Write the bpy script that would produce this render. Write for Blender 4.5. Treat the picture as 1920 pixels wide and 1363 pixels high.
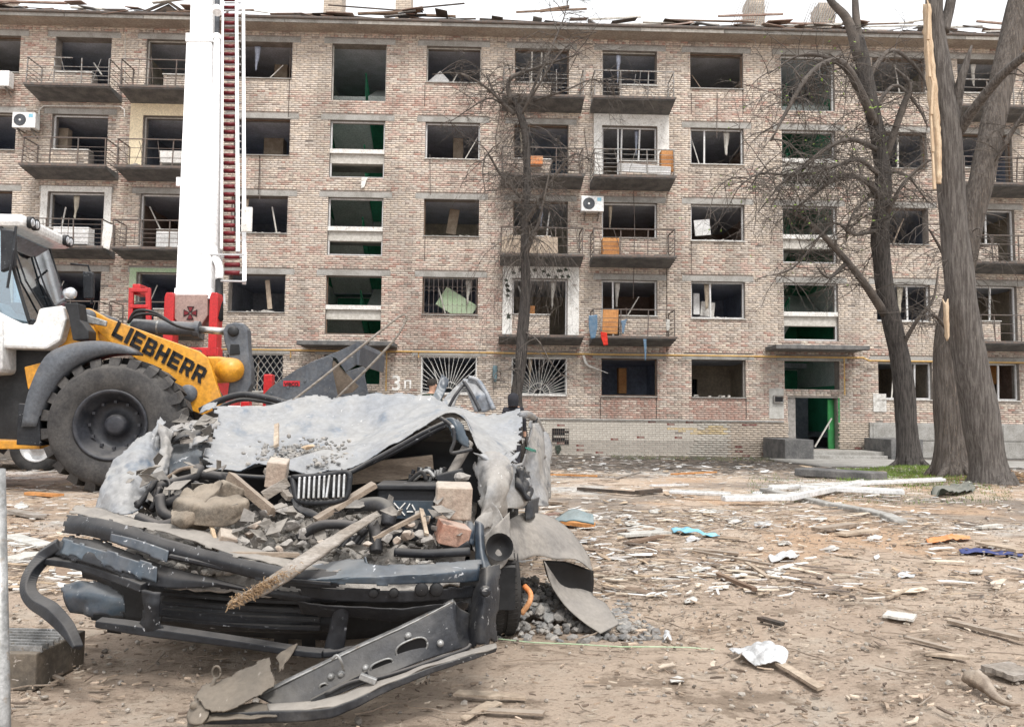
import bpy, bmesh, math, random
import numpy as np
from mathutils import Vector, Matrix, noise
R = math.radians
random.seed(7); RNG = np.random.default_rng(7)
for o in list(bpy.data.objects): bpy.data.objects.remove(o)
scene = bpy.context.scene; COL = scene.collection
# ------------------------------------------------------------------ camera
F, PITCH, YAW, ROLL = 1440.0, R(3.709), R(1.629), R(0.6325)
CAMZ = 1.0
_fw = Vector((math.sin(YAW)*math.cos(PITCH), math.cos(YAW)*math.cos(PITCH), math.sin(PITCH)))
_rt = Vector((math.cos(YAW), -math.sin(YAW), 0)); _up = _rt.cross(_fw)
RT = _rt*math.cos(ROLL)+_up*math.sin(ROLL); UP = -_rt*math.sin(ROLL)+_up*math.cos(ROLL); FW = _fw
cam = bpy.data.objects.new('camera', bpy.data.cameras.new('camera')); COL.objects.link(cam)
cam.data.sensor_width = 36; cam.data.lens = 36*F/1920; cam.data.clip_start = .05; cam.data.clip_end = 3000
cam.matrix_world = Matrix(((RT.x, UP.x, -FW.x, 0), (RT.y, UP.y, -FW.y, 0), (RT.z, UP.z, -FW.z, CAMZ), (0, 0, 0, 1)))
scene.camera = cam
# ------------------------------------------------------------------ light
world = bpy.data.worlds.new('World'); scene.world = world; world.use_nodes = True
SUN_EL, SUN_AZ = R(58), R(165)     # high hazy sun behind the camera, azimuth from +y towards +x
nt = world.node_tree; nt.nodes.clear()
sky = nt.nodes.new('ShaderNodeTexSky'); sky.sky_type = 'NISHITA'; sky.sun_disc = False
sky.sun_elevation = SUN_EL; sky.sun_rotation = SUN_AZ; sky.dust_density = 6; sky.air_density = 1.0; sky.ozone_density = 1.0
hs = nt.nodes.new('ShaderNodeHueSaturation'); hs.inputs['Saturation'].default_value = .28
bg = nt.nodes.new('ShaderNodeBackground'); bg.inputs['Strength'].default_value = .085
wo = nt.nodes.new('ShaderNodeOutputWorld')
ov = nt.nodes.new('ShaderNodeMix'); ov.data_type = 'RGBA'; ov.inputs[0].default_value = .72; ov.inputs[7].default_value = (10.4, 10.5, 10.7, 1)   # even bright cloud cover over the clear sky
nt.links.new(sky.outputs[0], hs.inputs['Color']); nt.links.new(hs.outputs[0], ov.inputs[6]); nt.links.new(ov.outputs[2], bg.inputs['Color']); nt.links.new(bg.outputs[0], wo.inputs[0])
sun = bpy.data.objects.new('sun', bpy.data.lights.new('sun', 'SUN')); COL.objects.link(sun)
sun.data.energy = 1.5; sun.data.angle = R(14); sun.data.color = (1, .965, .92)
_sd = Vector((math.sin(SUN_AZ)*math.cos(SUN_EL), math.cos(SUN_AZ)*math.cos(SUN_EL), math.sin(SUN_EL)))
sun.rotation_euler = _sd.to_track_quat('Z', 'Y').to_euler()
scene.view_settings.view_transform = 'Standard'; scene.view_settings.look = 'None'
scene.view_settings.gamma = 1; scene.view_settings.use_curve_mapping = False
scene.view_settings.exposure = 1.02
# ------------------------------------------------------------------ helpers
def ray(u, v): return FW + RT*((u-960)/F) + UP*((681.5-v)/F)
def px(u, v, Y):
    d = ray(u, v); t = Y/d.y
    return Vector((d.x*t, Y, CAMZ+d.z*t))
def sm(a, b, x):
    t = min(1, max(0, (x-a)/(b-a))); return t*t*(3-2*t)
def gz(x, y):
    z = -.42*sm(7, 25.5, y)
    z += .02*noise.noise(Vector((x*.7, y*.7, 0))) + .05*noise.noise(Vector((x*.18, y*.18, 3)))*sm(3, 8, y)
    z += .10*sm(8.4, 9.6, x)*sm(9, 11, y)*(1-sm(17, 19, y))          # bank round the trees
    z -= .035*math.exp(-((x-1.5-(y-2.2)*-.45)/.16)**2)*sm(1.2, 1.8, y)*(1-sm(3.5, 5, y))
    return z
def gp(u, v, dz=0):
    d = ray(u, v); Y = 1.2
    for _ in range(900):
        p = px(u, v, Y)
        if p.z <= gz(p.x, p.y)+dz: break
        Y += .005+Y*.003
    return p
def tag(o, label=None, cat=None, group=None, kind=None):
    if label: o['label'] = label
    if cat: o['category'] = cat
    if group: o['group'] = group
    if kind: o['kind'] = kind
    return o
def empty(name, loc=(0, 0, 0), label=None, cat=None, group=None):
    o = bpy.data.objects.new(name, None); COL.objects.link(o); o.location = loc; o.empty_display_size = .1
    return tag(o, label, cat, group)
def link(name, me, mat, parent=None, smooth=False):
    o = bpy.data.objects.new(name, me); COL.objects.link(o)
    if mat is not None:
        me.materials.clear(); me.materials.append(mat)
    if smooth: me.shade_smooth()
    if parent is not None:
        o.parent = parent
        bpy_mat = parent_world(parent); o.matrix_parent_inverse = bpy_mat.inverted()
    return o
def parent_world(p):
    m = Matrix.LocRotScale(p.location, p.rotation_euler, p.scale)
    if p.parent is not None: m = parent_world(p.parent) @ p.matrix_parent_inverse @ m
    return m
def bevel(o, w=.01, seg=2):
    m = o.modifiers.new('bevel', 'BEVEL'); m.width = w; m.segments = seg; m.limit_method = 'ANGLE'; return o
def solid(o, t=.004, off=0):
    m = o.modifiers.new('solid', 'SOLIDIFY'); m.thickness = t; m.offset = off; return o
class MB:
    def __init__(s): s.v = []; s.f = []; s.c = None
    def add(s, vs, fs):
        b = len(s.v); s.v += [tuple(p) for p in vs]; s.f += [tuple(b+i for i in f) for f in fs]; return s
    def box(s, c, size, rot=None, taper=1):
        hx, hy, hz = size[0]/2, size[1]/2, size[2]/2
        P = [Vector((x*hx*(taper if z > 0 else 1), y*hy*(taper if z > 0 else 1), z*hz)) for z in (-1, 1) for y in (-1, 1) for x in (-1, 1)]
        if rot is not None: P = [rot @ p for p in P]
        c = Vector(c); P = [p+c for p in P]
        return s.add(P, [(0, 2, 3, 1), (4, 5, 7, 6), (0, 1, 5, 4), (2, 6, 7, 3), (0, 4, 6, 2), (1, 3, 7, 5)])
    def box2(s, a, b):
        return s.box([(a[i]+b[i])/2 for i in range(3)], [abs(b[i]-a[i]) for i in range(3)])
    def bar(s, a, b, w, h=None, up=(0, 0, 1)):
        a = Vector(a); b = Vector(b); d = b-a; L = d.length
        if L < 1e-6: return s
        x = d/L; u = Vector(up)
        if abs(x.dot(u)) > .97: u = Vector((0, 1, 0))
        y = u.cross(x).normalized(); z = x.cross(y)
        return s.box((a+b)/2, (L, w, h or w), Matrix((x, y, z)).transposed())
    def tube(s, pts, rad, n=8, cap=True, wob=0, seed=0):
        pts = [Vector(p) for p in pts]; m = len(pts)
        if not hasattr(rad, '__len__'): rad = [rad]*m
        t0 = (pts[1]-pts[0]).normalized()
        nrm = t0.orthogonal().normalized(); vs = []; prev = t0
        for i, p in enumerate(pts):
            t = (pts[min(i+1, m-1)]-pts[max(i-1, 0)])
            t = t.normalized() if t.length > 1e-9 else prev
            nrm = (nrm-t*nrm.dot(t)); nrm = nrm.normalized() if nrm.length > 1e-6 else t.orthogonal().normalized()
            bn = t.cross(nrm); prev = t
            for k in range(n):
                a = 2*math.pi*k/n; dirv = nrm*math.cos(a)+bn*math.sin(a); r = rad[i]
                if wob: r *= 1+wob*noise.noise(Vector((dirv.x*2.2+seed, dirv.y*2.2, p.z*1.3)))+wob*.5*noise.noise(Vector((dirv.x*6+seed, dirv.y*6, p.z*2)))
                vs.append(p+dirv*r)
        fs = [(i*n+k, i*n+(k+1) % n, (i+1)*n+(k+1) % n, (i+1)*n+k) for i in range(m-1) for k in range(n)]
        if cap: fs += [tuple(range(n-1, -1, -1)), tuple((m-1)*n+k for k in range(n))]
        return s.add(vs, fs)
    def ribbon(s, pts, w, h, n=None, up=(0, -1, 0)):
        n = n or 30; P = catmull(pts, n); W = list(np.interp(np.linspace(0, 1, n), np.linspace(0, 1, len(w)), w)) if hasattr(w, '__len__') else [w]*n; vs = []
        for i, p in enumerate(P):
            t = (P[min(i+1, n-1)]-P[max(i-1, 0)]).normalized(); y = Vector(up); y = (y-t*y.dot(t)).normalized(); x = t.cross(y)
            for a, b in ((-1, -1), (-.55, 1), (.55, 1), (1, -1)): vs.append(p+x*(a*W[i]/2)+y*(b*h/2))
        fs = [(i*4+k, i*4+(k+1) % 4, i*4+4+(k+1) % 4, i*4+4+k) for i in range(n-1) for k in range(4)]+[(3, 2, 1, 0), (n*4-4, n*4-3, n*4-2, n*4-1)]
        return s.add(vs, fs)
    def prism(s, poly, vec):
        n = len(poly); vec = Vector(vec); P = [Vector(p) for p in poly]
        return s.add(P+[p+vec for p in P], [tuple(range(n-1, -1, -1)), tuple(range(n, 2*n))]+[(i, (i+1) % n, n+(i+1) % n, n+i) for i in range(n)])
    def lathe(s, prof, c, axis, n=32, closed=False):
        axis = Vector(axis).normalized(); e1 = axis.orthogonal().normalized(); e2 = axis.cross(e1); c = Vector(c); m = len(prof)
        vs = [c+axis*h+(e1*math.cos(2*math.pi*k/n)+e2*math.sin(2*math.pi*k/n))*r for (r, h) in prof for k in range(n)]
        fs = [(i*n+k, i*n+(k+1) % n, (i+1)*n+(k+1) % n, (i+1)*n+k) for i in range(m-1) for k in range(n)]
        if closed: fs += [((m-1)*n+k, (m-1)*n+(k+1) % n, (k+1) % n, k) for k in range(n)]
        return s.add(vs, fs)
    def mesh(s, name):
        me = bpy.data.meshes.new(name); me.from_pydata(s.v, [], s.f); me.update()
        if s.c is not None:
            a = me.color_attributes.new('Col', 'FLOAT_COLOR', 'POINT'); a.data.foreach_set('color', np.asarray(s.c, dtype=np.float32).ravel())
        return me
    def build(s, name, mat, parent=None, smooth=False, bev=0):
        o = link(name, s.mesh(name), mat, parent, smooth)
        if bev: bevel(o, bev)
        return o
def catmull(P, n):
    P = [Vector(p) for p in P]
    if len(P) < 3: return [P[0].lerp(P[-1], i/(n-1)) for i in range(n)]
    Q = [P[0]*2-P[1]]+P+[P[-1]*2-P[-2]]; out = []
    for i in range(n):
        t = i/(n-1)*(len(P)-1); k = min(int(t), len(P)-2); t -= k
        a, b, c, d = Q[k:k+4]
        out.append(.5*((2*b)+(c-a)*t+(2*a-5*b+4*c-d)*t*t+(3*b-a-3*c+d)*t**3))
    return out
_CR = {}
def crease(p, seed):
    if seed not in _CR:
        r = random.Random(seed); _CR[seed] = [(Vector((r.gauss(0, 1), r.gauss(0, 1), r.gauss(0, .6))).normalized(), r.uniform(.38, .95), r.random(), r.uniform(.5, 1)) for _ in range(5)]+[(Vector((r.gauss(0, 1), r.gauss(0, 1), r.gauss(0, .6))).normalized(), r.uniform(.12, .24), r.random(), .5) for _ in range(3)]
    s = 0; w0 = noise.noise(p*2.2+Vector((seed, 0, 0)))
    for k, (d, wl, ph, w) in enumerate(_CR[seed]):
        t = (p.dot(d)+.10*w0*(1 if k % 2 else -1))/wl+ph; s += w*(abs(t-math.floor(t)-.5)*2-.5)*wl*3*(.35+.65*max(0, min(1, .5+1.6*noise.noise(p*1.6+Vector((k*5.1, seed, 2))))))
    return s
def sheet(rows, nu=24, nv=16, amp=0, sc=6, seed=0, world=False, ridged=True, name='sheet', mat=None, parent=None, t=.004, smooth=True, fine=0, cr=0, rag=0):
    """crumpled sheet through a grid of (u,v,Y) control points"""
    W = [[Vector(p) if world else px(*p) for p in r] for r in rows]
    W = [catmull(r, nu) for r in W]
    cols = [catmull([r[i] for r in W], nv) for i in range(nu)]
    vs = []
    for i in range(nu):
        for j in range(nv):
            p = cols[i][j]
            if amp or cr:
                a = cols[min(i+1, nu-1)][j]-cols[max(i-1, 0)][j]; b = cols[i][min(j+1, nv-1)]-cols[i][max(j-1, 0)]
                nn = a.cross(b); nn = nn.normalized() if nn.length > 1e-9 else Vector((0, 0, 1))
                q = p*sc+Vector((seed*7.3, seed*3.1, seed))
                h = noise.noise(q)
                if ridged: h = .5*h+.6*(abs(noise.noise(q*1.7))*-2+.6)
                h += fine*noise.noise(q*4.1)
                p = p+nn*(h*amp+(cr*crease(p, seed+1) if cr else 0))
            vs.append(p)
    fs = [(i*nv+j, (i+1)*nv+j, (i+1)*nv+j+1, i*nv+j+1) for i in range(nu-1) for j in range(nv-1)]
    if rag and nu > 12 and nv > 5:
        keep = []
        for f, (i, j) in zip(fs, [(i, j) for i in range(nu-1) for j in range(nv-1)]):
            e = min(i, j*nu/nv, nu-2-i, (nv-2-j)*nu/nv)/nu; q = vs[f[0]]*26+Vector((seed, 0, 0))
            if e < .05*rag*(.5+1.6*noise.noise(q)+.9*noise.noise(q*.35)): continue
            keep.append(f)
        fs = keep
    m = MB(); m.add(vs, fs); o = m.build(name, mat, parent, smooth)
    if t: solid(o, t)
    return o
def rock(c, r, seed, name, mat, parent=None, sq=(1, 1, 1), sub=2, ang=.35, flat=True):
    bm = bmesh.new(); bmesh.ops.create_icosphere(bm, subdivisions=sub, radius=1)
    rr = random.Random(seed); dirs = [Vector((rr.uniform(-1, 1), rr.uniform(-1, 1), rr.uniform(-1, 1))).normalized() for _ in range(11)]; ds = [rr.uniform(.32, .68) for _ in dirs]
    rot = Matrix.Rotation(rr.uniform(0, 6.28), 3, 'Z')
    for v in bm.verts:
        p = v.co.copy()
        for d, k in zip(dirs, ds):
            e = p.dot(d)-k
            if e > 0: p -= d*e
        p *= 1+.12*noise.noise(p*2.3+Vector((seed, 0, 0)))+.05*noise.noise(p*6+Vector((seed, 0, 0)))
        v.co = rot @ Vector((p.x*sq[0], p.y*sq[1], p.z*sq[2]))*r
    me = bpy.data.meshes.new(name); bm.to_mesh(me); bm.free()
    o = link(name, me, mat, parent, not flat); o.location = Vector(c); return o
def text_mesh(txt, size, depth, name, mat, parent, origin, xdir, ydir, shear=0, bold=0, xs=1):
    cu = bpy.data.curves.new('t', 'FONT'); cu.body = txt; cu.size = size; cu.extrude = depth; cu.shear = shear; cu.offset = bold; cu.align_x = 'LEFT'
    ob = bpy.data.objects.new('t', cu); COL.objects.link(ob)
    dg = bpy.context.evaluated_depsgraph_get(); me = bpy.data.meshes.new_from_object(ob.evaluated_get(dg))
    bpy.data.objects.remove(ob); me.name = name
    x = Vector(xdir).normalized(); y = Vector(ydir); y = (y-x*y.dot(x)).normalized(); z = x.cross(y); o_ = Vector(origin)
    for v in me.vertices: v.co = o_+x*(v.co.x*xs)+y*v.co.y+z*v.co.z
    return link(name, me, mat, parent)
# ------------------------------------------------------------------ materials
def mat(name, base, var=None, vs=3.0, rough=.8, metal=0, bump=0, bs=30, dust=None, damt=.6, scr=None, sthr=.66, attr=False, stretch=None, third=None, spec=.3, vthr=(.35, .65), patch=0):
    m = bpy.data.materials.new(name); m.use_nodes = True; n = m.node_tree.nodes; L = m.node_tree.links
    b = n['Principled BSDF']; b.inputs['Roughness'].default_value = rough; b.inputs['Metallic'].default_value = metal
    b.inputs['Specular IOR Level'].default_value = spec
    tc = n.new('ShaderNodeTexCoord'); co = tc.outputs['Object']
    if stretch:
        mp = n.new('ShaderNodeMapping'); mp.inputs['Scale'].default_value = stretch; L.new(co, mp.inputs[0]); co = mp.outputs[0]
    def ns(scale, detail=6, rgh=.6, c=None, off=0):
        t = n.new('ShaderNodeTexNoise'); t.inputs['Scale'].default_value = scale; t.inputs['Detail'].default_value = detail; t.inputs['Roughness'].default_value = rgh
        c = c or co
        if off:
            ad = n.new('ShaderNodeVectorMath'); ad.inputs[1].default_value = (off, off*1.7, off*.6); L.new(c, ad.inputs[0]); c = ad.outputs[0]
        L.new(c, t.inputs['Vector']); return t.outputs['Fac']
    def mr(f, a, c, lo=0, hi=1):
        r = n.new('ShaderNodeMapRange'); r.inputs[1].default_value = a; r.inputs[2].default_value = c; r.inputs[3].default_value = lo; r.inputs[4].default_value = hi; r.interpolation_type = 'SMOOTHSTEP'
        L.new(f, r.inputs[0]); return r.outputs[0]
    def mix(f, a, c, mode='MIX'):
        x = n.new('ShaderNodeMix'); x.data_type = 'RGBA'; x.blend_type = mode
        if isinstance(f, (int, float)): x.inputs[0].default_value = f
        else: L.new(f, x.inputs[0])
        for i, q in ((6, a), (7, c)):
            if isinstance(q, tuple): x.inputs[i].default_value = (*q[:3], 1)
            else: L.new(q, x.inputs[i])
        return x.outputs[2]
    def mul(a, c):
        x = n.new('ShaderNodeMath'); x.operation = 'MULTIPLY'
        for i, q in ((0, a), (1, c)):
            if isinstance(q, (int, float)): x.inputs[i].default_value = q
            else: L.new(q, x.inputs[i])
        return x.outputs[0]
    if attr:
        at = n.new('ShaderNodeAttribute'); at.attribute_name = 'Col'; col = at.outputs['Color']
        if var: col = mix(mul(mr(ns(vs), *vthr), .6), col, var)
    else:
        col = base
        if var: col = mix(mr(ns(vs), *vthr), base, var)
    if third: col = mix(mr(ns(vs*2.7, off=5.3), .55, .7), col, third)
    fine = mr(ns(vs*9 if vs*9 < 300 else 300, 4, .7, off=2), .3, .7, .78, 1.18)
    g = n.new('ShaderNodeCombineColor'); [L.new(fine, g.inputs[i]) for i in range(3)]
    col = mix(1.0, col, g.outputs[0], 'MULTIPLY')
    rg = None
    if scr:
        for k, st in enumerate(((9, 70, 40), (60, 12, 45))):
            mp = n.new('ShaderNodeMapping'); mp.inputs['Scale'].default_value = st; mp.inputs['Rotation'].default_value = (.4+k, .7*k+.3, .5-k); L.new(tc.outputs['Object'], mp.inputs[0])
            f = mul(mr(ns(.9, 3, .6, mp.outputs[0]), sthr, sthr+.05), mr(ns(3, off=k+8), .45, .6))
            col = mix(f, col, scr)
    if dust:
        ge = n.new('ShaderNodeNewGeometry'); sp = n.new('ShaderNodeSeparateXYZ'); L.new(ge.outputs['Normal'], sp.inputs[0])
        f = mul(mr(sp.outputs[2], .3, .95), mul(mr(ns(5, off=9), .25, .6, .35, 1), damt))
        if patch:
            ad = n.new('ShaderNodeMath'); ad.operation = 'MAXIMUM'; L.new(f, ad.inputs[0]); L.new(mul(mr(ns(4, 8, .7, off=13), .45, .75), patch), ad.inputs[1]); f = ad.outputs[0]
        col = mix(f, col, dust)
        rgm = n.new('ShaderNodeMix'); L.new(f, rgm.inputs[0]); rgm.inputs[2].default_value = rough; rgm.inputs[3].default_value = .95; L.new(rgm.outputs[0], b.inputs['Roughness'])
        if metal:
            mm = n.new('ShaderNodeMix'); L.new(f, mm.inputs[0]); mm.inputs[2].default_value = metal; mm.inputs[3].default_value = 0; L.new(mm.outputs[0], b.inputs['Metallic'])
    if isinstance(col, tuple): b.inputs['Base Color'].default_value = (*col, 1)
    else: L.new(col, b.inputs['Base Color'])
    if bump:
        bp = n.new('ShaderNodeBump'); bp.inputs['Strength'].default_value = min(1, bump); bp.inputs['Distance'].default_value = .05 if name.startswith('bark') else .02
        L.new(ns(bs, 8, .65), bp.inputs['Height']); L.new(bp.outputs[0], b.inputs['Normal'])
    return m
DUST = (.44, .40, .35)
M = {}
def mk(k, *a, **w): M[k] = mat(k, *a, **w)
mk('brick', (.5, .4, .33), attr=True, rough=.92, var=(.42, .37, .32), vs=7, bump=.35, bs=60)
mk('mortar', (.29, .26, .235), (.21, .185, .165), vs=2, rough=.95, bump=.3, bs=40)
mk('ceiling', (.50, .53, .60), (.40, .43, .48), vs=2, rough=.95)
mk('concrete', (.36, .35, .33), (.26, .25, .23), vs=3, rough=.9, bump=.3, bs=25)
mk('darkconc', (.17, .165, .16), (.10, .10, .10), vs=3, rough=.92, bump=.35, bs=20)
mk('soffit', (.40, .35, .30), (.32, .27, .23), vs=1.5, rough=.92, bump=.2, third=(.42, .33, .27))
mk('plaster', (.74, .73, .70), (.62, .61, .58), vs=4, rough=.9, third=(.42, .38, .34), bump=.2)
mk('cream', (.72, .62, .44), (.66, .56, .40), vs=3, rough=.9, bump=.1)
mk('greenwall', (.35, .48, .30), (.42, .5, .36), vs=3, rough=.85)
mk('pvc', (.64, .64, .64), (.52, .52, .51), vs=3, rough=.45)
mk('dirtypvc', (.62, .61, .58), (.4, .38, .35), vs=8, rough=.6)
mk('oldwhite', (.55, .53, .49), (.42, .4, .36), vs=8, rough=.8)
mk('rail', (.10, .095, .09), (.16, .12, .10), vs=12, rough=.75)
mk('railgrey', (.28, .28, .27), (.16, .13, .11), vs=10, rough=.7)
for k, c in dict(room_blue=(.40, .44, .54), room_grey=(.46, .48, .52), room_tan=(.54, .46, .36), room_brown=(.36, .26, .21), room_cream=(.6, .55, .45), room_dark=(.27, .29, .34)).items(): mk(k, c, tuple(x*.7 for x in c), vs=1.3, rough=.95)
mk('stairgreen', (.06, .36, .20), (.05, .29, .16), vs=2, rough=.6)
mk('stairwall', (.66, .70, .68), (.55, .6, .58), vs=2, rough=.9)
mk('doorgreen', (.04, .23, .07), (.04, .17, .06), vs=4, rough=.5)
mk('yellowpipe', (.55, .36, .13), (.45, .28, .12), vs=8, rough=.6)
mk('charwood', (.10, .075, .06), (.05, .045, .04), vs=6, rough=.95, bump=.4)
mk('redslate', (.24, .15, .12), (.34, .27, .23), vs=3, rough=.95, bump=.3)
mk('slate', (.36, .36, .35), (.26, .25, .25), vs=3, rough=.95, bump=.3)
mk('wood', (.31, .25, .195), (.2, .155, .12), vs=4, rough=.9, bump=.3, stretch=(1, 6, 6), dust=DUST, damt=.3)
mk('woodpale', (.44, .365, .285), (.32, .255, .195), vs=5, rough=.9, bump=.3)
mk('woodorange', (.55, .27, .10), (.45, .2, .07), vs=2, rough=.6)
mk('wooddark', (.13, .085, .06), (.2, .14, .1), vs=4, rough=.8)
mk('greywood', (.33, .30, .27), (.22, .19, .16), vs=6, rough=.95, bump=.5, stretch=(1, 1, 5))
mk('bark', (.165, .15, .138), (.08, .07, .064), vs=6, rough=.97, bump=1, bs=7, stretch=(5, 5, .42), third=(.2, .18, .16), vthr=(.35, .62))
mk('barkbrown', (.15, .132, .118), (.075, .064, .056), vs=6, rough=.97, bump=1, bs=7, stretch=(5, 5, .42), third=(.21, .165, .13), vthr=(.35, .62))
mk('barkdark', (.10, .09, .083), (.04, .036, .034), vs=6, rough=.97, bump=1, bs=7, stretch=(5, 5, .45), third=(.13, .117, .106))
mk('twig', (.085, .075, .068), (.13, .112, .098), vs=3, rough=.95)
mk('rawwood', (.60, .48, .34), (.46, .33, .22), vs=6, rough=.9, bump=.5, stretch=(5, 5, .5))
mk('paint_dust', (.045, .06, .08), (.07, .085, .10), vs=3, rough=.35, dust=(.56, .54, .52), damt=.95, patch=.75, scr=(.4, .4, .4), spec=.5)
mk('hood', (.185, .20, .225), (.26, .26, .26), vs=3.2, rough=.42, third=(.075, .11, .16), bump=.03, bs=40, dust=(.34, .33, .31), damt=.45, patch=.3, scr=(.5, .5, .5), spec=.5)
mk('fender', (.20, .21, .225), (.28, .265, .245), vs=3, rough=.42, third=(.075, .078, .085), dust=(.36, .33, .295), damt=.6, patch=.5, bump=.15, bs=30, scr=(.6, .6, .6))
mk('dustgrey', (.24, .22, .195), (.17, .16, .15), vs=4, rough=.8, dust=(.34, .31, .275), damt=.5, patch=.25, bump=.15)
mk('blackplastic', (.010, .011, .014), (.022, .024, .028), vs=5, rough=.5, dust=(.22, .205, .19), damt=.35, patch=.06, scr=(.32, .33, .35), sthr=.655, bump=.15, bs=30, spec=.28)
mk('bluepaint', (.022, .034, .052), (.045, .065, .085), vs=4, rough=.32, dust=(.30, .29, .275), damt=.5, patch=.22, scr=(.6, .62, .65), sthr=.65, spec=.5)
mk('darkmetal', (.022, .024, .029), (.045, .046, .05), vs=5, rough=.5, metal=.3, dust=(.26, .24, .21), damt=.5, patch=.2, scr=(.42, .42, .42), bump=.2, bs=25)
mk('tanmetal', (.15, .125, .098), (.085, .075, .064), vs=6, rough=.7, metal=.2, dust=(.23, .2, .165), damt=.4, patch=.25, bump=.2, scr=(.55, .5, .45))
mk('cloth_tan', (.19, .155, .12), (.095, .082, .068), vs=9, rough=.97, bump=.6, bs=30, dust=(.36, .31, .25), damt=.7)
mk('rubber', (.018, .018, .019), (.032, .031, .03), vs=5, rough=.85, dust=(.2, .18, .165), damt=.35, patch=.12)
mk('hose', (.012, .012, .014), (.025, .025, .026), vs=6, rough=.5, dust=(.22, .2, .185), damt=.5)
mk('chrome', (.55, .55, .55), (.4, .39, .37), vs=12, rough=.3, metal=.8, dust=DUST, damt=.6)
mk('tyre', (.036, .035, .036), (.065, .062, .06), vs=4, rough=.9, dust=(.17, .155, .14), damt=.45, patch=.32, bump=.25, bs=25)
mk('rim', (.02, .022, .028), (.04, .042, .05), vs=3, rough=.45, dust=(.2, .19, .18), damt=.5, patch=.15)
mk('yellow', (.62, .29, .022), (.56, .25, .02), vs=2, rough=.4, spec=.5, dust=DUST, damt=.25, patch=.08)
mk('loadgrey', (.10, .11, .125), (.075, .082, .095), vs=3, rough=.5, dust=DUST, damt=.3, patch=.12)
mk('bucketgrey', (.085, .095, .11), (.06, .066, .078), vs=3, rough=.55, dust=DUST, damt=.35, patch=.15, scr=(.3, .28, .26))
mk('bucketin', (.10, .078, .06), (.14, .11, .085), vs=4, rough=.85, dust=(.3, .24, .18), damt=.4, patch=.2)
mk('blackpaint', (.012, .013, .015), (.025, .026, .028), vs=3, rough=.5, dust=(.2, .19, .18), damt=.4)
mk('cabwhite', (.78, .78, .77), (.7, .7, .69), vs=2, rough=.35, spec=.5, dust=(.5, .47, .43), damt=.12, patch=.06)
mk('fireboom', (.80, .80, .80), (.74, .74, .74), vs=1.5, rough=.4, spec=.5)
mk('firered', (.50, .02, .022), (.42, .018, .02), vs=3, rough=.4, spec=.5)
mk('darkred', (.17, .018, .024), (.13, .014, .018), vs=5, rough=.5)
mk('alu', (.6, .6, .6), (.5, .5, .5), vs=9, rough=.45, metal=.4)
mk('boomplate', (.34, .24, .21), (.28, .2, .18), vs=4, rough=.6)
mk('black', (.01, .01, .011), None, rough=.6)
mk('redplate', (.45, .02, .03), None, rough=.5)
mk('whitepaint', (.78, .78, .76), (.6, .58, .54), vs=9, rough=.8)
mk('galv', (.36, .36, .355), (.2, .2, .195), vs=14, rough=.5, metal=.5, scr=(.7, .7, .7), third=(.25, .22, .19))
mk('skin', (.48, .30, .22), (.42, .25, .18), vs=9, rough=.6)
mk('hair', (.02, .016, .014), (.035, .03, .025), vs=20, rough=.8)
mk('clothdark', (.018, .019, .024), (.03, .03, .036), vs=6, rough=.95)
mk('clothblue', (.03, .045, .09), (.025, .035, .07), vs=6, rough=.95)
mk('clothgreen', (.05, .065, .05), (.04, .05, .04), vs=6, rough=.95)
mk('rubble', (.34, .32, .30), (.24, .225, .21), vs=9, rough=.97, bump=.5, bs=30, dust=(.42, .39, .35), damt=.5)
mk('brickrub', (.42, .36, .30), (.34, .27, .22), vs=7, rough=.97, bump=.4, bs=30, dust=(.46, .42, .37), damt=.5)
mk('redbrick', (.40, .18, .12), (.34, .22, .17), vs=7, rough=.97, bump=.4, bs=30, dust=DUST, damt=.6)
mk('gravel', (.2, .2, .19), attr=True, rough=.95, var=(.3, .28, .26), vs=20, bump=.3)
mk('chips', (.4, .35, .3), attr=True, rough=.95, bump=.2)
mk('plastic_blue', (.16, .42, .56), (.28, .55, .68), vs=9, rough=.4)
mk('plastic_navy', (.03, .045, .15), (.06, .075, .2), vs=5, rough=.5)
mk('plastic_orange', (.62, .2, .06), (.6, .32, .16), vs=6, rough=.55)
mk('red_cloth', (.6, .04, .02), (.5, .03, .02), vs=6, rough=.8)
mk('plastic_white', (.56, .57, .58), (.42, .42, .42), vs=10, rough=.4)
mk('greysheet', (.5, .49, .46), (.38, .37, .34), vs=6, rough=.8)
mk('tarp', (.045, .06, .05), (.06, .075, .065), vs=7, rough=.7, dust=DUST, damt=.35)
mk('tealmetal', (.16, .24, .27), (.12, .18, .2), vs=6, rough=.5, dust=DUST, damt=.3)
mk('grass', (.10, .17, .03), attr=True, rough=.9)
mk('bluewall', (.10, .2, .33), (.16, .26, .36), vs=3, rough=.8)
mk('jeans', (.09, .16, .24), (.14, .2, .27), vs=9, rough=.95)
mk('fluff', (.36, .25, .15), (.26, .18, .11), vs=14, rough=1)
mk('tealglass', (.02, .16, .12), None, rough=.3)
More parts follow.
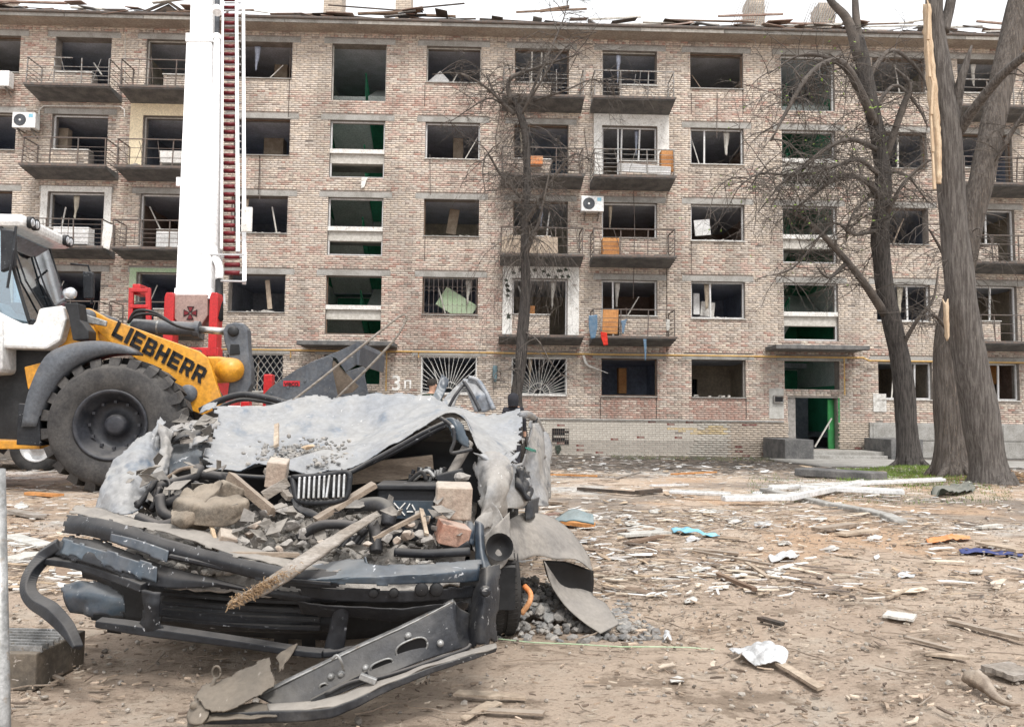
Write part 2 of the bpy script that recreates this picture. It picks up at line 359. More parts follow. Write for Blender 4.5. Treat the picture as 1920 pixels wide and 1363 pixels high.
def glassmat(name, col, alpha, rough=.05):
    m = bpy.data.materials.new(name); m.use_nodes = True; n = m.node_tree.nodes; L = m.node_tree.links
    for x in list(n):
        if x.type != 'OUTPUT_MATERIAL': n.remove(x)
    o = [x for x in n if x.type == 'OUTPUT_MATERIAL'][0]
    t = n.new('ShaderNodeBsdfTransparent'); t.inputs[0].default_value = (*col, 1); g = n.new('ShaderNodeBsdfGlossy'); g.inputs['Roughness'].default_value = rough; g.inputs[0].default_value = (.9, .95, 1, 1)
    lw = n.new('ShaderNodeFresnel'); lw.inputs[0].default_value = 1.5; mx = n.new('ShaderNodeMath'); mx.operation = 'ADD'; mx.inputs[1].default_value = alpha; L.new(lw.outputs[0], mx.inputs[0])
    s = n.new('ShaderNodeMixShader'); L.new(mx.outputs[0], s.inputs[0]); L.new(t.outputs[0], s.inputs[1]); L.new(g.outputs[0], s.inputs[2]); L.new(s.outputs[0], o.inputs[0]); return m
M['glass'] = glassmat('glass', (.6, .74, .8), .20)
M['lamp'] = mat('lamp', (.6, .62, .65), None, rough=.15, metal=.5)
# ================================================================== ground
def build_ground():
    xs = np.concatenate([np.linspace(-900, -60, 8), np.linspace(-45, -14, 12), np.linspace(-12, 12, 161), np.linspace(14, 45, 14), np.linspace(60, 900, 8)])
    ys = np.concatenate([np.linspace(-60, -2, 8), np.linspace(-1, 8, 120), np.linspace(8.1, 26, 110), np.linspace(27, 60, 6), np.linspace(90, 1500, 8)])
    vs = []; 
    for y in ys:
        for x in xs:
            z = gz(x, y)
            if 1 < y < 26 and abs(x) < 12: z += .018*noise.noise(Vector((x*2.6, y*2.6, 7)))+.010*noise.noise(Vector((x*8, y*8, 1)))
            vs.append((x, y, z))
    nx = len(xs); fs = [(j*nx+i, j*nx+i+1, (j+1)*nx+i+1, (j+1)*nx+i) for j in range(len(ys)-1) for i in range(nx-1)]
    m = MB(); m.add(vs, fs)
    mt = bpy.data.materials.new('sandy_soil'); mt.use_nodes = True; n = mt.node_tree.nodes; L = mt.node_tree.links; b = n['Principled BSDF']; b.inputs['Roughness'].default_value = .97; b.inputs['Specular IOR Level'].default_value = .15
    tc = n.new('ShaderNodeTexCoord'); sp = n.new('ShaderNodeSeparateXYZ'); L.new(tc.outputs['Object'], sp.inputs[0])
    def ns(sc, det=8, rg=.62, st=None, off=0):
        t = n.new('ShaderNodeTexNoise'); t.inputs['Scale'].default_value = sc; t.inputs['Detail'].default_value = det; t.inputs['Roughness'].default_value = rg
        mp = n.new('ShaderNodeMapping'); mp.inputs['Scale'].default_value = st or (1, 1, 1); mp.inputs['Location'].default_value = (off, off, off); mp.inputs['Rotation'].default_value = (0, 0, .35 if st else 0); L.new(tc.outputs['Object'], mp.inputs[0]); L.new(mp.outputs[0], t.inputs['Vector']); return t.outputs['Fac']
    def mr(f, a, c, lo=0, hi=1):
        r = n.new('ShaderNodeMapRange'); r.interpolation_type = 'SMOOTHSTEP'
        for i, q in ((1, a), (2, c), (3, lo), (4, hi)): r.inputs[i].default_value = q
        L.new(f, r.inputs[0]); return r.outputs[0]
    def mix(f, a, c, mode='MIX'):
        x = n.new('ShaderNodeMix'); x.data_type = 'RGBA'; x.blend_type = mode; L.new(f, x.inputs[0])
        for i, q in ((6, a), (7, c)):
            if isinstance(q, tuple): x.inputs[i].default_value = (*q, 1)
            else: L.new(q, x.inputs[i])
        return x.outputs[2]
    def mul(a, c):
        x = n.new('ShaderNodeMath'); x.operation = 'MULTIPLY'
        for i, q in ((0, a), (1, c)):
            if isinstance(q, (int, float)): x.inputs[i].default_value = q
            else: L.new(q, x.inputs[i])
        return x.outputs[0]
    col = mix(mr(ns(.8), .38, .62), (.535, .43, .34), (.45, .355, .28))
    col = mix(mr(ns(2.6, off=3), .5, .68), col, (.52, .44, .36))
    col = mix(mr(ns(3.2, 10, .7, off=8, st=(1, 1.3, 1)), .53, .62), col, (.30, .235, .18))
    col = mix(mul(mr(ns(.55, off=21), .5, .62), mr(sp.outputs[1], 3.5, 7)), col, (.52, .50, .47))     # spilled plaster dust
    col = mix(mul(mr(ns(.5, off=33), .52, .64), mr(sp.outputs[1], 3, 5)), col, (.50, .35, .24))        # reddish sand
    col = mix(mul(mr(ns(.45, off=57), .46, .6), mr(sp.outputs[1], 6, 9)), col, (.24, .205, .175))   # trampled grey mud
    col = mix(mul(mr(sp.outputs[1], 15.5, 19.5), mr(ns(.9, off=41), .3, .55, .65, 1)), col, (.115, .10, .088))  # dark soil along the house
    col = mix(mul(mr(ns(20, 5, .65, st=(1, 1.8, 1), off=5), .57, .64), .8), col, (.15, .11, .08))      # fine dark crumbs
    col = mix(mul(mr(ns(26, 5, .65, st=(1, 1.8, 1), off=15), .62, .68), .7), col, (.5, .44, .36))         # fine pale crumbs
    col = mix(mul(mr(ns(70, 3, .6, off=2), .58, .68), .5), col, (.2, .15, .11))
    L.new(col, b.inputs['Base Color'])
    bp = n.new('ShaderNodeBump'); bp.inputs['Strength'].default_value = .9; bp.inputs['Distance'].default_value = .03; L.new(ns(34, 12, .75), bp.inputs['Height'])
    bp2 = n.new('ShaderNodeBump'); bp2.inputs['Strength'].default_value = .6; bp2.inputs['Distance'].default_value = .05; L.new(ns(7, 10, .65, st=(1, 1.3, 1)), bp2.inputs['Height']); L.new(bp2.outputs[0], bp.inputs['Normal']); L.new(bp.outputs[0], b.inputs['Normal'])
    o = m.build('ground', mt, None, True); tag(o, kind='structure'); return o
build_ground()
# ================================================================== apartment building
D = 26.5; HST = 2.75; ZT0 = CAMZ+1.94; PL = .80      # facade plane, storey, first lintel, plinth top
def zt(k): return ZT0+HST*k
COLS = [(-21.5, -19.6, 'n'), (-18.45, -16.52, 'n'), (-15.3, -13.39, 'b'), (-12.17, -10.25, 'b'), (-9.04, -7.11, 'n'), (-5.71, -3.8, 's'), (-2.38, -.46, 'n'), (.74, 2.66, 'b'), (3.86, 5.81, 'b'), (7.01, 8.91, 'n'), (10.28, 12.22, 's'), (13.6, 15.52, 'n'), (16.72, 18.64, 'b'), (19.84, 21.76, 'b')]
XL, XR, ZTOP, ZB = -23.2, 23.4, 14.40, -.7
bld = empty('apartment_building', (0, D, -.4), 'war damaged five storey brick apartment block with blown out windows and broken balconies', 'building')
doorside = {2: 1, 3: 0, 7: 1, 8: 0, 12: 1, 13: 0}       # which side of a balcony opening the door is on (1 = right)
DW = .62                                              # door part width
OPEN = []     # (x0,x1,z0,z1)
for ci, (a, b, t) in enumerate(COLS):
    for k in range(5):
        top = zt(k)
        if t == 's':
            if k == 0: OPEN.append((a, b, 1.95, top)); OPEN.append((a+.1, b-.08, -.12 if ci == 10 else -.2, 1.68))
            else: OPEN.append((a, b, top-2.03, top))
        elif t == 'b' and k > 0:
            OPEN.append((a, b, top-1.27, top))
            d0, d1 = (b-DW, b) if doorside[ci] else (a, a+DW)
            OPEN.append((d0, d1, top-2.02, top-1.27))
        else: OPEN.append((a, b, top-1.3, top))
def cut(lo, hi, holes):
    segs = [(lo, hi)]
    for h0, h1 in holes:
        ns = []
        for s0, s1 in segs:
            if h1 <= s0 or h0 >= s1: ns.append((s0, s1)); continue
            if h0 > s0: ns.append((s0, h0))
            if h1 < s1: ns.append((h1, s1))
        segs = ns
    return segs
# solid wall behind the facing bricks: vertical strips between opening edges
m = MB(); xs = sorted({XL, XR} | {o[0] for o in OPEN} | {o[1] for o in OPEN})
for x0, x1 in zip(xs, xs[1:]):
    hs_ = [(o[2], o[3]) for o in OPEN if o[0] <= x0+1e-4 and o[1] >= x1-1e-4]
    for z0, z1 in cut(ZB, ZTOP, hs_): m.box2((x0, D+.012, z0), (x1, D+.40, z1))
m.build('wall', M['mortar'], bld)
# facing bricks
def brick_colour(x, z, rr, plinth):
    n1 = noise.noise(Vector((x*.22, z*.30, 2.0))); n2 = noise.noise(Vector((x*.9, z*.9, 9.0)))
    cream = np.array((.68, .585, .485)); pale = np.array((.65, .58, .51)); pink = np.array((.56, .405, .345)); red = np.array((.44, .25, .20)); dirty = np.array((.30, .25, .215))
    if plinth:
        c = np.array((.56, .53, .47)) if x < 8.3 else np.array((.50, .42, .34))
        if rr.random() < .035: c = np.array((.22, .07, .06))
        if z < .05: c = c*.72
        if 6.0 < x < 8.2 and .3 < z < .6 and rr.random() < .6: c = np.array((.60, .47, .26))
        return c*rr.uniform(.86, 1.08)
    kz = (z-ZT0-.12) % HST                                   # height above lintel line
    p = .20+.6*n1+.30*n2
    if .1 < kz < .85: p += .30
    if -5.9+1.9 < x < 1.2 and 3 < z < 10: p += .18
    if z < 3.6 and z > PL: p += .12
    if z < 1.62 and (3.86 < x < 5.81 or 7.0 < x < 8.91 or .74 < x < 2.66): p += .9
    if x > 9.2: p -= .12
    r = rr.random()
    if r < p*.55: c = red if rr.random() < .35+.6*max(0, p-.5) else pink
    elif r < p: c = pink*.6+cream*.4
    else: c = cream if rr.random() < .6 else pale
    if rr.random() < .05: c = dirty
    c = c*.84+np.array((.58, .475, .405))*.16
    st = noise.noise(Vector((x*1.3, z*.22, 31)))+.5*noise.noise(Vector((x*3, z*.6, 17)))
    soot = .30*max(0, min(1, st*2.2))+(.16 if kz < .12 or kz > 2.55 else 0)*rr.random()
    return c*rr.uniform(.90, 1.07)*(1-.10*max(0, n2))*(1-soot)
rr = random.Random(3); BR = []
CH, BH, BL, J = .0765, .0655, .262, .011
BOPEN = OPEN+[(a-.28, b+.28, zt(k), zt(k)+.2) for (a, b, t) in COLS for k in range(5) if not (t == 'b' and 0)]
row = 0; z = -.42
while z < ZTOP-.02:
    pl = z < PL-.03; yoff = -.06 if pl else 0
    if abs(z-PL) < CH*.9 and not pl: pass
    zc0, zc1 = z, z+BH
    holes = [(o[0], o[1]) for o in BOPEN if o[2] < zc1-.02 and o[3] > zc0+.02]
    holes = sorted(holes)
    seg = cut(XL, XR, holes)
    header = (row % 6 == 5) and not pl
    L_ = BL/2 if header else BL
    off = (row % 2)*BL/2+rr.uniform(-.015, .015)
    for s0, s1 in seg:
        i0 = math.floor((s0-XL-off)/L_); x = XL+off+i0*L_
        while x < s1:
            a = max(x, s0+.004); b = min(x+L_-J, s1-.004)
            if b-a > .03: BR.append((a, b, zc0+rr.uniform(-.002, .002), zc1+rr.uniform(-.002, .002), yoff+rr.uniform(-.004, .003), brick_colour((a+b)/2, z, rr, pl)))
            x += L_
    z += CH; row += 1
# drop a few bricks (damage)
BR = [b for b in BR if rr.random() > .003]
near = sorted(range(len(BR)), key=lambda i: (BR[i][0]-4.4)**2+((BR[i][2]-.4)*2.2)**2 if (BR[i][4] < -.04 and BR[i][1]-BR[i][0] > .2 and BR[i][2] > -.36) else 1e9)[:296]
nearset = set(near)
def brick_mesh(items, name):
    n = len(items); V = np.zeros((n, 8, 3), np.float32); C = np.ones((n, 8, 4), np.float32)
    A = np.array([(a, b, c, d, e) for (a, b, c, d, e, _) in items], np.float32); CC = np.array([q[5] for q in items], np.float32)
    y0 = D+A[:, 4]; y1 = np.full(n, D+.02, np.float32)
    for k, (xi, zi, f) in enumerate(((0, 2, 1), (1, 2, 1), (1, 3, 1), (0, 3, 1), (0, 2, 0), (1, 2, 0), (1, 3, 0), (0, 3, 0))):
        V[:, k, 0] = A[:, xi]; V[:, k, 2] = A[:, zi]; V[:, k, 1] = y0 if f else y1
    C[:, :, :3] = CC[:, None, :]
    q = np.array([(0, 1, 2, 3), (0, 4, 5, 1), (1, 5, 6, 2), (2, 6, 7, 3), (3, 7, 4, 0)])
    Fc = (np.arange(n)[:, None, None]*8+q[None]).reshape(-1)
    me = bpy.data.meshes.new(name); me.vertices.add(n*8); me.vertices.foreach_set('co', V.ravel()); me.loops.add(len(Fc)); me.loops.foreach_set('vertex_index', Fc.astype(np.int32))
    me.polygons.add(n*5); me.polygons.foreach_set('loop_start', np.arange(0, n*20, 4, dtype=np.int32)); me.update(calc_edges=True)
    at = me.color_attributes.new('Col', 'FLOAT_COLOR', 'POINT'); at.data.foreach_set('color', C.ravel()); me.materials.append(M['brick']); return me
bs_ = link('brick_courses', brick_mesh([b for i, b in enumerate(BR) if i not in nearset], 'brick_courses'), None, bld); bs_['kind'] = 'stuff'
cache = {}
for i in near:
    a, b, c, d, e, colr = BR[i]
    key = (round(colr[0]*14), round(colr[1]*14))
    if key not in cache: cache[key] = brick_mesh([(-.1255, .1255, -.0328, .0328, -D-.028, colr)], 'brick') if 0 else None
    if cache[key] is None:
        mm = MB(); mm.box((0, 0, 0), (.251, .08, .0655)); mm.c = [(*colr, 1)]*8; cache[key] = mm.mesh('brick'); cache[key].materials.append(M['brick'])
    o = bpy.data.objects.new('brick', cache[key]); COL.objects.link(o); o.parent = bld; o.matrix_parent_inverse = Matrix.Translation((0, -D, .4)); o.scale = ((b-a)/.251, 1, 1)
    o.location = ((a+b)/2, D+e+.04, (c+d)/2)
# plinth backing and capping course
MB().box2((XL, D-.045, -.7), (9.9, D+.012, PL-.03)).build('plinth', M['mortar'], bld)
MB().box2((XL, D-.10, PL-.005), (10.2, D+.01, PL+.05)).build('plinth_cap', M['concrete'], bld)
MB().box2((13.2, D-.14, -.7), (XR, D-.0, PL+.02)).build('concrete_plinth', M['concrete'], bld)
for x in np.arange(13.3, XR, 1.15):
    for zz in (-.38, .22): MB().box2((x, D-.165, zz), (x+1.12, D-.13, zz+.56)).build('plinth_block', M['concrete'], bld, bev=.01)
# interior
SHELL = ['room_blue', 'room_grey', 'room_tan', 'room_dark', 'room_brown', 'room_dark', 'room_cream', 'room_blue']
rnd = random.Random(5)
mids = [XL]+[(COLS[i][1]+COLS[i+1][0])/2 for i in range(len(COLS)-1)]+[XR]
for k in range(6):
    zs = zt(k)-2.53
    for xa, xb in ((XL, mids[5]), (mids[6], mids[10]), (mids[11], XR)): MB().box2((xa, D+.02, zs-.2), (xb, D+6.2, zs)).build('floor_slab', M['ceiling'], bld)
    for si in (5, 10): MB().box2((mids[si]+.001, D+.02 if k in (0, 5) else D+4.3, zs-.2 if k else -.4), (mids[si+1]-.001, D+6.2, zs if k else -.16)).build('stair_slab', M['ceiling'], bld)
MB().box2((XL, D+6.0, ZB), (XR, D+6.3, ZTOP)).build('rear_wall', M['room_grey'], bld)
for ci, (a, b, t) in enumerate(COLS):
    for k in range(5):
        fl = zt(k)-2.53; ce = zt(k)+.02 if t != 's' else zt(k)+.218; x0, x1 = mids[ci]+.06, mids[ci+1]-.06
        key = rnd.choice(SHELL)
        if (ci, k) in ((8, 2),): key = 'room_brown'
        if (ci, k) in ((7, 1), (9, 0)): key = 'room_tan'
        if (ci, k) in ((7, 3), (7, 4)): key = 'bluewall'
        mm = MB(); dep = rnd.uniform(3.6, 4.8)
        if t == 's':
            key = 'stairwall'; dep = 5.2
        mm.box2((x0-.05, D+.41, fl+.002), (x0, D+dep, ce)); mm.box2((x1, D+.41, fl+.002), (x1+.05, D+dep, ce)); 
        if t == 's' or rnd.random() < .5: mm.box2((x0, D+dep, fl+.002), (x1, D+dep+.08, ce))
        else:
            dx = rnd.uniform(x0+.4, x1-1.3); mm.box2((x0, D+dep, fl+.002), (dx, D+dep+.08, ce)); mm.box2((dx+.85, D+dep, fl+.002), (x1, D+dep+.08, ce)); mm.box2((dx, D+dep, fl+2.02), (dx+.85, D+dep+.08, ce))
        mm.build('interior_wall', M[key], bld)
        if t == 's':      # green dado, landing, flights
            g = MB(); g.box2((x0+.001, D+.42, fl+.01), (x0+.012, D+dep-.01, fl+1.75)); g.box2((x1-.012, D+.42, fl+.01), (x1-.001, D+dep-.01, fl+1.75)); g.box2((x0+.02, D+dep-.012, fl+.01), (x1-.02, D+dep-.001, fl+2.5)); g.build('green_dado', M['stairgreen'], bld)
            if k > 0:
                lz = zt(k)-1.15
                if k < 4:
                    MB().box2((x0+.02, D+.42, lz-.16), (x1-.02, D+1.75, lz)).build('stair_landing', M['concrete'], bld)
                    MB().box2((a, D+.03, lz-.02), (b, D+.30, lz+.13)).build('transom_beam', M['plaster'], bld)
                    MB().box2((a+.01, D+.12, lz-.36), (b-.01, D+.38, lz-.022)).build('apron_panel', M['oldwhite'], bld)
                s = 1 if ci == 10 else -1; xm = (a+b)/2
                fm = MB(); fx0, fx1 = (xm+.05, x1-.05)
                fm.prism([(fx0, D+1.78, lz-.16), (fx0, D+1.78, lz+.03), (fx0, D+4.3, lz+1.38), (fx0, D+4.3, lz+1.18)], (fx1-fx0, 0, 0)); fm.build('stair_flight', M['stairwall'], bld)
                fm = MB(); fx0, fx1 = (x0+.05, xm-.05)
                fm.prism([(fx0, D+1.78, lz-.14), (fx0, D+1.78, lz+.0), (fx0, D+4.3, lz-1.36), (fx0, D+4.3, lz-1.55)], (fx1-fx0, 0, 0)); fm.build('stair_flight', M['stairwall'], bld)
                rl = MB(); rl.bar((xm-.06, D+1.8, lz+.9), (xm-.06, D+4.2, lz-.45), .05, .07)
                for q in range(11):
                    y = D+1.85+q*.22; zz = lz-.02-q*.124; rl.bar((xm-.06, y, zz), (xm-.06, y, zz+.85), .022)
                rl.build('stair_railing', M['stairgreen'], bld)
# lintels
for ci, (a, b, t) in enumerate(COLS):
    for k in range(5):
        if (ci, k) in ((8, 3), (3, 3)): continue
        MB().box2((a-.27-rr.uniform(0, .06), D-.012, zt(k)+.002), (b+.27+rr.uniform(0, .06), D+.39, zt(k)+.185)).build('lintel', M['concrete'], bld, bev=.006)
# windows: each opening its frame remains
BARE = {(5, 4), (5, 3), (5, 2), (5, 1)}
MUL = {(9, 3): [.28], (8, 3): [.30, .37, .70], (8, 1): [.21], (9, 1): [.37], (7, 4): [.32, .50], (7, 1): [.27], (11, 1): [.6], (11, 0): [.4, .72], (12, 0): [.33, .66], (12, 1): [.55], (12, 2): [.5], (12, 3): [.5], (11, 3): [.5], (8, 4): [], (4, 1): [], (13, 1): [.5]}
WHITE = {(9, 3), (8, 3), (8, 2), (8, 1), (9, 1), (9, 2), (7, 1), (11, 0), (12, 0), (11, 1), (12, 1), (6, 3), (2, 3), (2, 2), (3, 2), (10, 2), (10, 1), (10, 3), (10, 4), (12, 2), (6, 0), (7, 0), (5, 3), (5, 2)}
for ci, (a, b, t) in enumerate(COLS):
    for k in range(5):
        if t == 's' and k == 0: continue
        top = zt(k); bot = top-(2.03 if t == 's' else 1.27 if (t == 'b' and k > 0) else 1.3)
        mt = M['pvc'] if (ci, k) in WHITE else (M['oldwhite'] if rnd.random() < .45 else M['wooddark'])
        y0, y1 = D+.13, D+.19; f = MB(); w = .055 if (ci, k) in WHITE else .035
        sides = [s for s in 'LRTB' if rnd.random() < .72 or (ci, k) in WHITE]
        if not sides: sides = ['T']
        da = doorside.get(ci); isb = t == 'b' and k > 0
        zl = top-2.02 if isb and da == 0 else bot; zr = top-2.02 if isb and da == 1 else bot
        wo_ = empty('window', ((a+b)/2, D+.16, bot)); wo_.parent = bld; wo_.matrix_parent_inverse = parent_world(bld).inverted()
        if 'L' in sides: MB().box2((a+.004, y0, zl+.004), (a+w, y1, top-.006)).build('frame_bar', mt, wo_)
        if 'R' in sides: MB().box2((b-w, y0, zr+.004), (b-.004, y1, top-.006)).build('frame_bar', mt, wo_)
        if 'T' in sides: MB().box2((a+w+.002, y0+.003, top-w), (b-w-.002, y1-.003, top-.004)).build('frame_bar', mt, wo_)
        if 'B' in sides and not isb: MB().box2((a+w+.002, y0+.003, bot+.004), (b-w-.002, y1-.003, bot+w)).build('frame_bar', mt, wo_)
        for fr in MUL.get((ci, k), []):
            x = a+(b-a)*fr; tilt = rnd.uniform(-.06, .03)
            MB().bar((x+tilt, D+.16, bot+.03 if not (isb and ((da == 0 and fr < .4) or (da == 1 and fr > .6))) else top-2.0), (x, D+.16, top-.06), .055, .05).build('mullion', mt if (ci, k) in WHITE else M['oldwhite'], wo_)
        if t != 's' and not isb:
            MB().box2((a-.02, D-.05, bot-.035), (b+.02, D+.12, bot-.003)).build('sill', M['concrete'] if (ci, k) not in WHITE else M['dirtypvc'], wo_)
        elif isb:
            s0, s1 = (a+.0, b-DW) if da else (a+DW, b)
            MB().box2((s0-.02, D-.04, bot-.002), (s1+.02, D+.3, bot+.035)).build('sill', M['dirtypvc'], wo_)
        if rnd.random() < .5 and t != 's':
            x = rnd.uniform(a+.2, b-.3); MB().bar((x, D+.2, bot+.03), (x+rnd.uniform(-.5, .5), D+.35, bot+rnd.uniform(.5, 1.2)), .045, .03).build('broken_sash', M[rnd.choice(['oldwhite', 'wood', 'dirtypvc'])], wo_)
        if rnd.random() < .35 and t != 's':
            x = rnd.uniform(a+.1, b-.4); w2 = rnd.uniform(.12, .3)
            sheet([[(x, D+.28, top-.04), (x+w2*.5, D+.24, top-.05), (x+w2, D+.28, top-.04)], [(x+.03, D+.3, top-.5), (x+w2*.5, D+.25, top-.5), (x+w2*.8, D+.3, top-.45)], [(x+.05, D+.27, top-rnd.uniform(.7, 1.1)), (x+w2*.5, D+.25, top-.9), (x+w2*.5, D+.3, top-.7)]], world=True, name='torn_curtain', mat=M[rnd.choice(['room_cream', 'oldwhite', 'room_tan', 'room_blue'])], parent=wo_, nu=8, nv=10, amp=.03, sc=6, seed=ci*7+k)
        # leftover shards and junk on the sills
        if t == 'n' and rnd.random() < .7:
            jm = MB()
            for q in range(rnd.randint(3, 7)):
                x = rnd.uniform(a+.1, b-.25); jm.box((x, D+.22, bot+.03), (rnd.uniform(.06, .3), .1, rnd.uniform(.02, .09)), Matrix.Rotation(rnd.uniform(-.4, .4), 3, 'Y'))
            jm.build('sill_debris', M['oldwhite'], wo_)
# soot coloured vertical expansion joints and cables on the wall
for (u0, v0, v1) in ((487, 292, 365), (545, 80, 220), (797, 155, 200), (902, 160, 205), (797, 440, 490), (1296, 175, 215), (1393, 170, 212), (1296, 450, 515), (1250, 480, 660), (1399, 745, 785), (1126, 745, 785), (1231, 745, 785)):
    p0 = px(u0, v0, D-.006); p1 = px(u0, v1, D-.006); MB().bar(p0, (p0.x, D-.006, p1.z), .022, .012).build('wall_joint', M['charwood'], bld)
for pts in ([(1188, 360), (1190, 440), (1187, 560)], [(488, 300), (487, 375)], [(1345, 175), (1344, 260)], [(806, 290), (807, 365)], [(235, 60), (234, 160)], [(1095, 240), (1092, 330), (940, 300), (938, 200)]):
    MB().tube(catmull([px(u, v, D-.03) for u, v in pts], 12), .012, 5).build('cable', M['oldwhite'] if pts[0][0] == 235 else M['rail'], bld)
MB().tube([px(u, v, D-.04) for u, v in ((72, 240), (74, 206), (82, 199), (225, 200), (233, 206), (234, 220))], .022, 6).build('white_conduit', M['plaster'], bld)
# ---------------- balconies
def balcony(ci, k, style, mrail='rail', junk=None, part=1):
    a, b, _ = COLS[ci]; cx = (a+b)/2; w = 2.82; z1 = zt(k)-2.08; z0 = z1-.11; yo = D-.92
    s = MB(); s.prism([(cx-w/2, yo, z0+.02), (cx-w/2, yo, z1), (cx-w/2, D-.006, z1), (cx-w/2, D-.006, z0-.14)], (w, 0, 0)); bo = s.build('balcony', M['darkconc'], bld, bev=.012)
    MB().box2((cx-w/2-.03, yo-.035, z1-.05), (cx+w/2+.03, yo+.02, z1+.03)).build('drip_edge', M['rail'], bo)
    MB().box2((cx-w/2+.15, yo+.13, z0-.012), (cx+w/2-.15, D-.35, z0-.004)).build('soffit_patch', M['soffit'], bo) if 0 else None
    rl = M[mrail]; H = .93; xa, xb = cx-w/2+.04, cx+w/2-.04; rg = random.Random(ci*10+k)
    def jit(s=.012): return rg.uniform(-s, s)
    for x in np.linspace(xa, xb, 4): MB().bar((x, yo+.03, z1), (x+jit(.03), yo+.03+jit(.04), z1+H), .032).build('post', rl, bo)
    for x in (xa, xb): MB().bar((x, D-.03, z1+.02), (x, D-.03, z1+H), .03).build('post', rl, bo)
    hb = MB(); lv = {'h': [.18, .33, .48, .63], 'hh': [.15, .3, .45, .6, .75], 'few': [.3, .62], 'wood': [.3, .6]}[style]
    for h in lv+[H]:
        t = .034 if h == H else .016
        if part < 1 and h == H: hb.bar((xa, yo+.03, z1+H), (xa+(xb-xa)*part, yo+.03, z1+H), .03)
        else: hb.bar((xa-.02, yo+.03, z1+h+jit()), (xb+.02, yo+.03, z1+h+jit()), t)
        for x in (xa, xb): hb.bar((x, yo+.03, z1+h), (x+jit(.04), D-.02, z1+h+jit(.02)), t)
    for q in range(int(2+rg.random()*3)):
        x = rg.uniform(xa, xb); hb.bar((x, yo+.03, z1+.1), (x+jit(.25), yo+.03+jit(.2), z1+H+jit(.1)), .014)
    hb.build('railing', rl, bo)
    if style == 'wood':
        x = xa
        while x < xa+1.9:
            ww = rg.uniform(.16, .3); MB().box((x+ww/2, yo-.01, z1+.32+jit(.03)), (ww-.012, .016, .58), Matrix.Rotation(jit(.04), 3, 'Y')).build('board', M['woodpale'], bo); x += ww
    dm = MB()
    for q in range(9):
        dm.box((rg.uniform(xa+.2, xb-.2), rg.uniform(yo+.15, D-.3), z1+.04), (rg.uniform(.1, .5), rg.uniform(.06, .25), rg.uniform(.03, .1)), Matrix.Rotation(rg.uniform(-.4, .4), 3, 'Z') @ Matrix.Rotation(rg.uniform(-.2, .2), 3, 'Y'))
    dm.build('debris', M['oldwhite'] if rg.random() < .5 else M['rubble'], bo)
    return bo, cx, yo, z1
BAL = {}
for ci, k, st, mr_, pt in ((2, 4, 'h', 'railgrey', .55), (3, 4, 'few', 'rail', 1), (2, 3, 'h', 'rail', 1), (3, 3, 'few', 'rail', 1), (2, 2, 'hh', 'rail', 1), (3, 2, 'h', 'rail', 1), (2, 1, 'h', 'rail', 1), (3, 1, 'h', 'rail', 1),
                           (7, 4, 'hh', 'railgrey', .4), (8, 4, 'h', 'railgrey', 1), (7, 3, 'h', 'rail', 1), (8, 3, 'hh', 'railgrey', 1), (7, 2, 'wood', 'rail', 1), (8, 2, 'h', 'rail', 1), (8, 1, 'h', 'rail', 1),
                           (12, 4, 'h', 'railgrey', 1), (13, 4, 'h', 'rail', 1), (12, 3, 'hh', 'rail', 1), (13, 3, 'h', 'rail', 1), (12, 2, 'few', 'rail', 1), (13, 2, 'h', 'rail', 1), (12, 1, 'few', 'rail', 1), (13, 1, 'h', 'rail', 1)):
    BAL[(ci, k)] = balcony(ci, k, st, mr_, None, pt)
s = MB(); cx = (COLS[7][0]+COLS[7][1])/2; z1 = zt(1)-2.08
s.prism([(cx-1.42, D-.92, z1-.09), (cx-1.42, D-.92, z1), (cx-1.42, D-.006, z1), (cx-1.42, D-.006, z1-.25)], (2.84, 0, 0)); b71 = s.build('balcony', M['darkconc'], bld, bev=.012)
MB().box2((cx-1.45, D-.955, z1-.05), (cx+1.45, D-.9, z1+.03)).build('drip_edge', M['rail'], b71)
# plaster surrounds
def surround(name, ci, k, l, r, t, bdown, mt, side_only=False):
    a, b, _ = COLS[ci]; top = zt(k); y0, y1 = D-.03, D-.006; mm = MB()
    mm.box2((a-l, y0, top-bdown), (a-.01, y1, top+t)); mm.box2((b+.01, y0, top-bdown), (b+r, y1, top+t)); mm.box2((a-.01, y0, top+.012), (b+.01, y1, top+t))
    return mm.build(name, mt, bld)
surround('plaster_surround', 8, 3, .30, .42, .52, 2.05, M['plaster'])
surround('plaster_surround', 2, 2, .24, .25, .2, 2.05, M['plaster'])
surround('plaster_surround', 3, 3, .45, .35, .50, 2.05, M['cream'])
surround('plaster_surround', 7, 1, .34, .40, .42, 2.03, M['plaster'])
surround('plaster_surround', 3, 1, .24, .2, .15, 2.03, M['greenwall'])
MB().box2((COLS[12][0]+.3, D-.03, zt(3)-2.0), (COLS[12][1]+1.2, D-.006, zt(3)+.2)).build('plaster_surround', M['cream'], bld) if 0 else None
# painted ivy leaves on the white surround
iv = MB(); rg = random.Random(4)
for q in range(22):
    u = rg.uniform(955, 1075); v = rg.uniform(504, 522) if q < 14 else rg.uniform(522, 600); u = u if q < 14 else 948+rg.random()*6
    c = px(u, v, D-.034); n5 = [Vector((c.x+math.cos(t*6.283/9)*(.085 if t % 2 == 0 else .045), D-.034, c.z+math.sin(t*6.283/9)*(.085 if t % 2 == 0 else .045))) for t in range(9)]; iv.add(n5, [tuple(range(9))])
iv.build('painted_ivy', M['clothgreen'], bld)
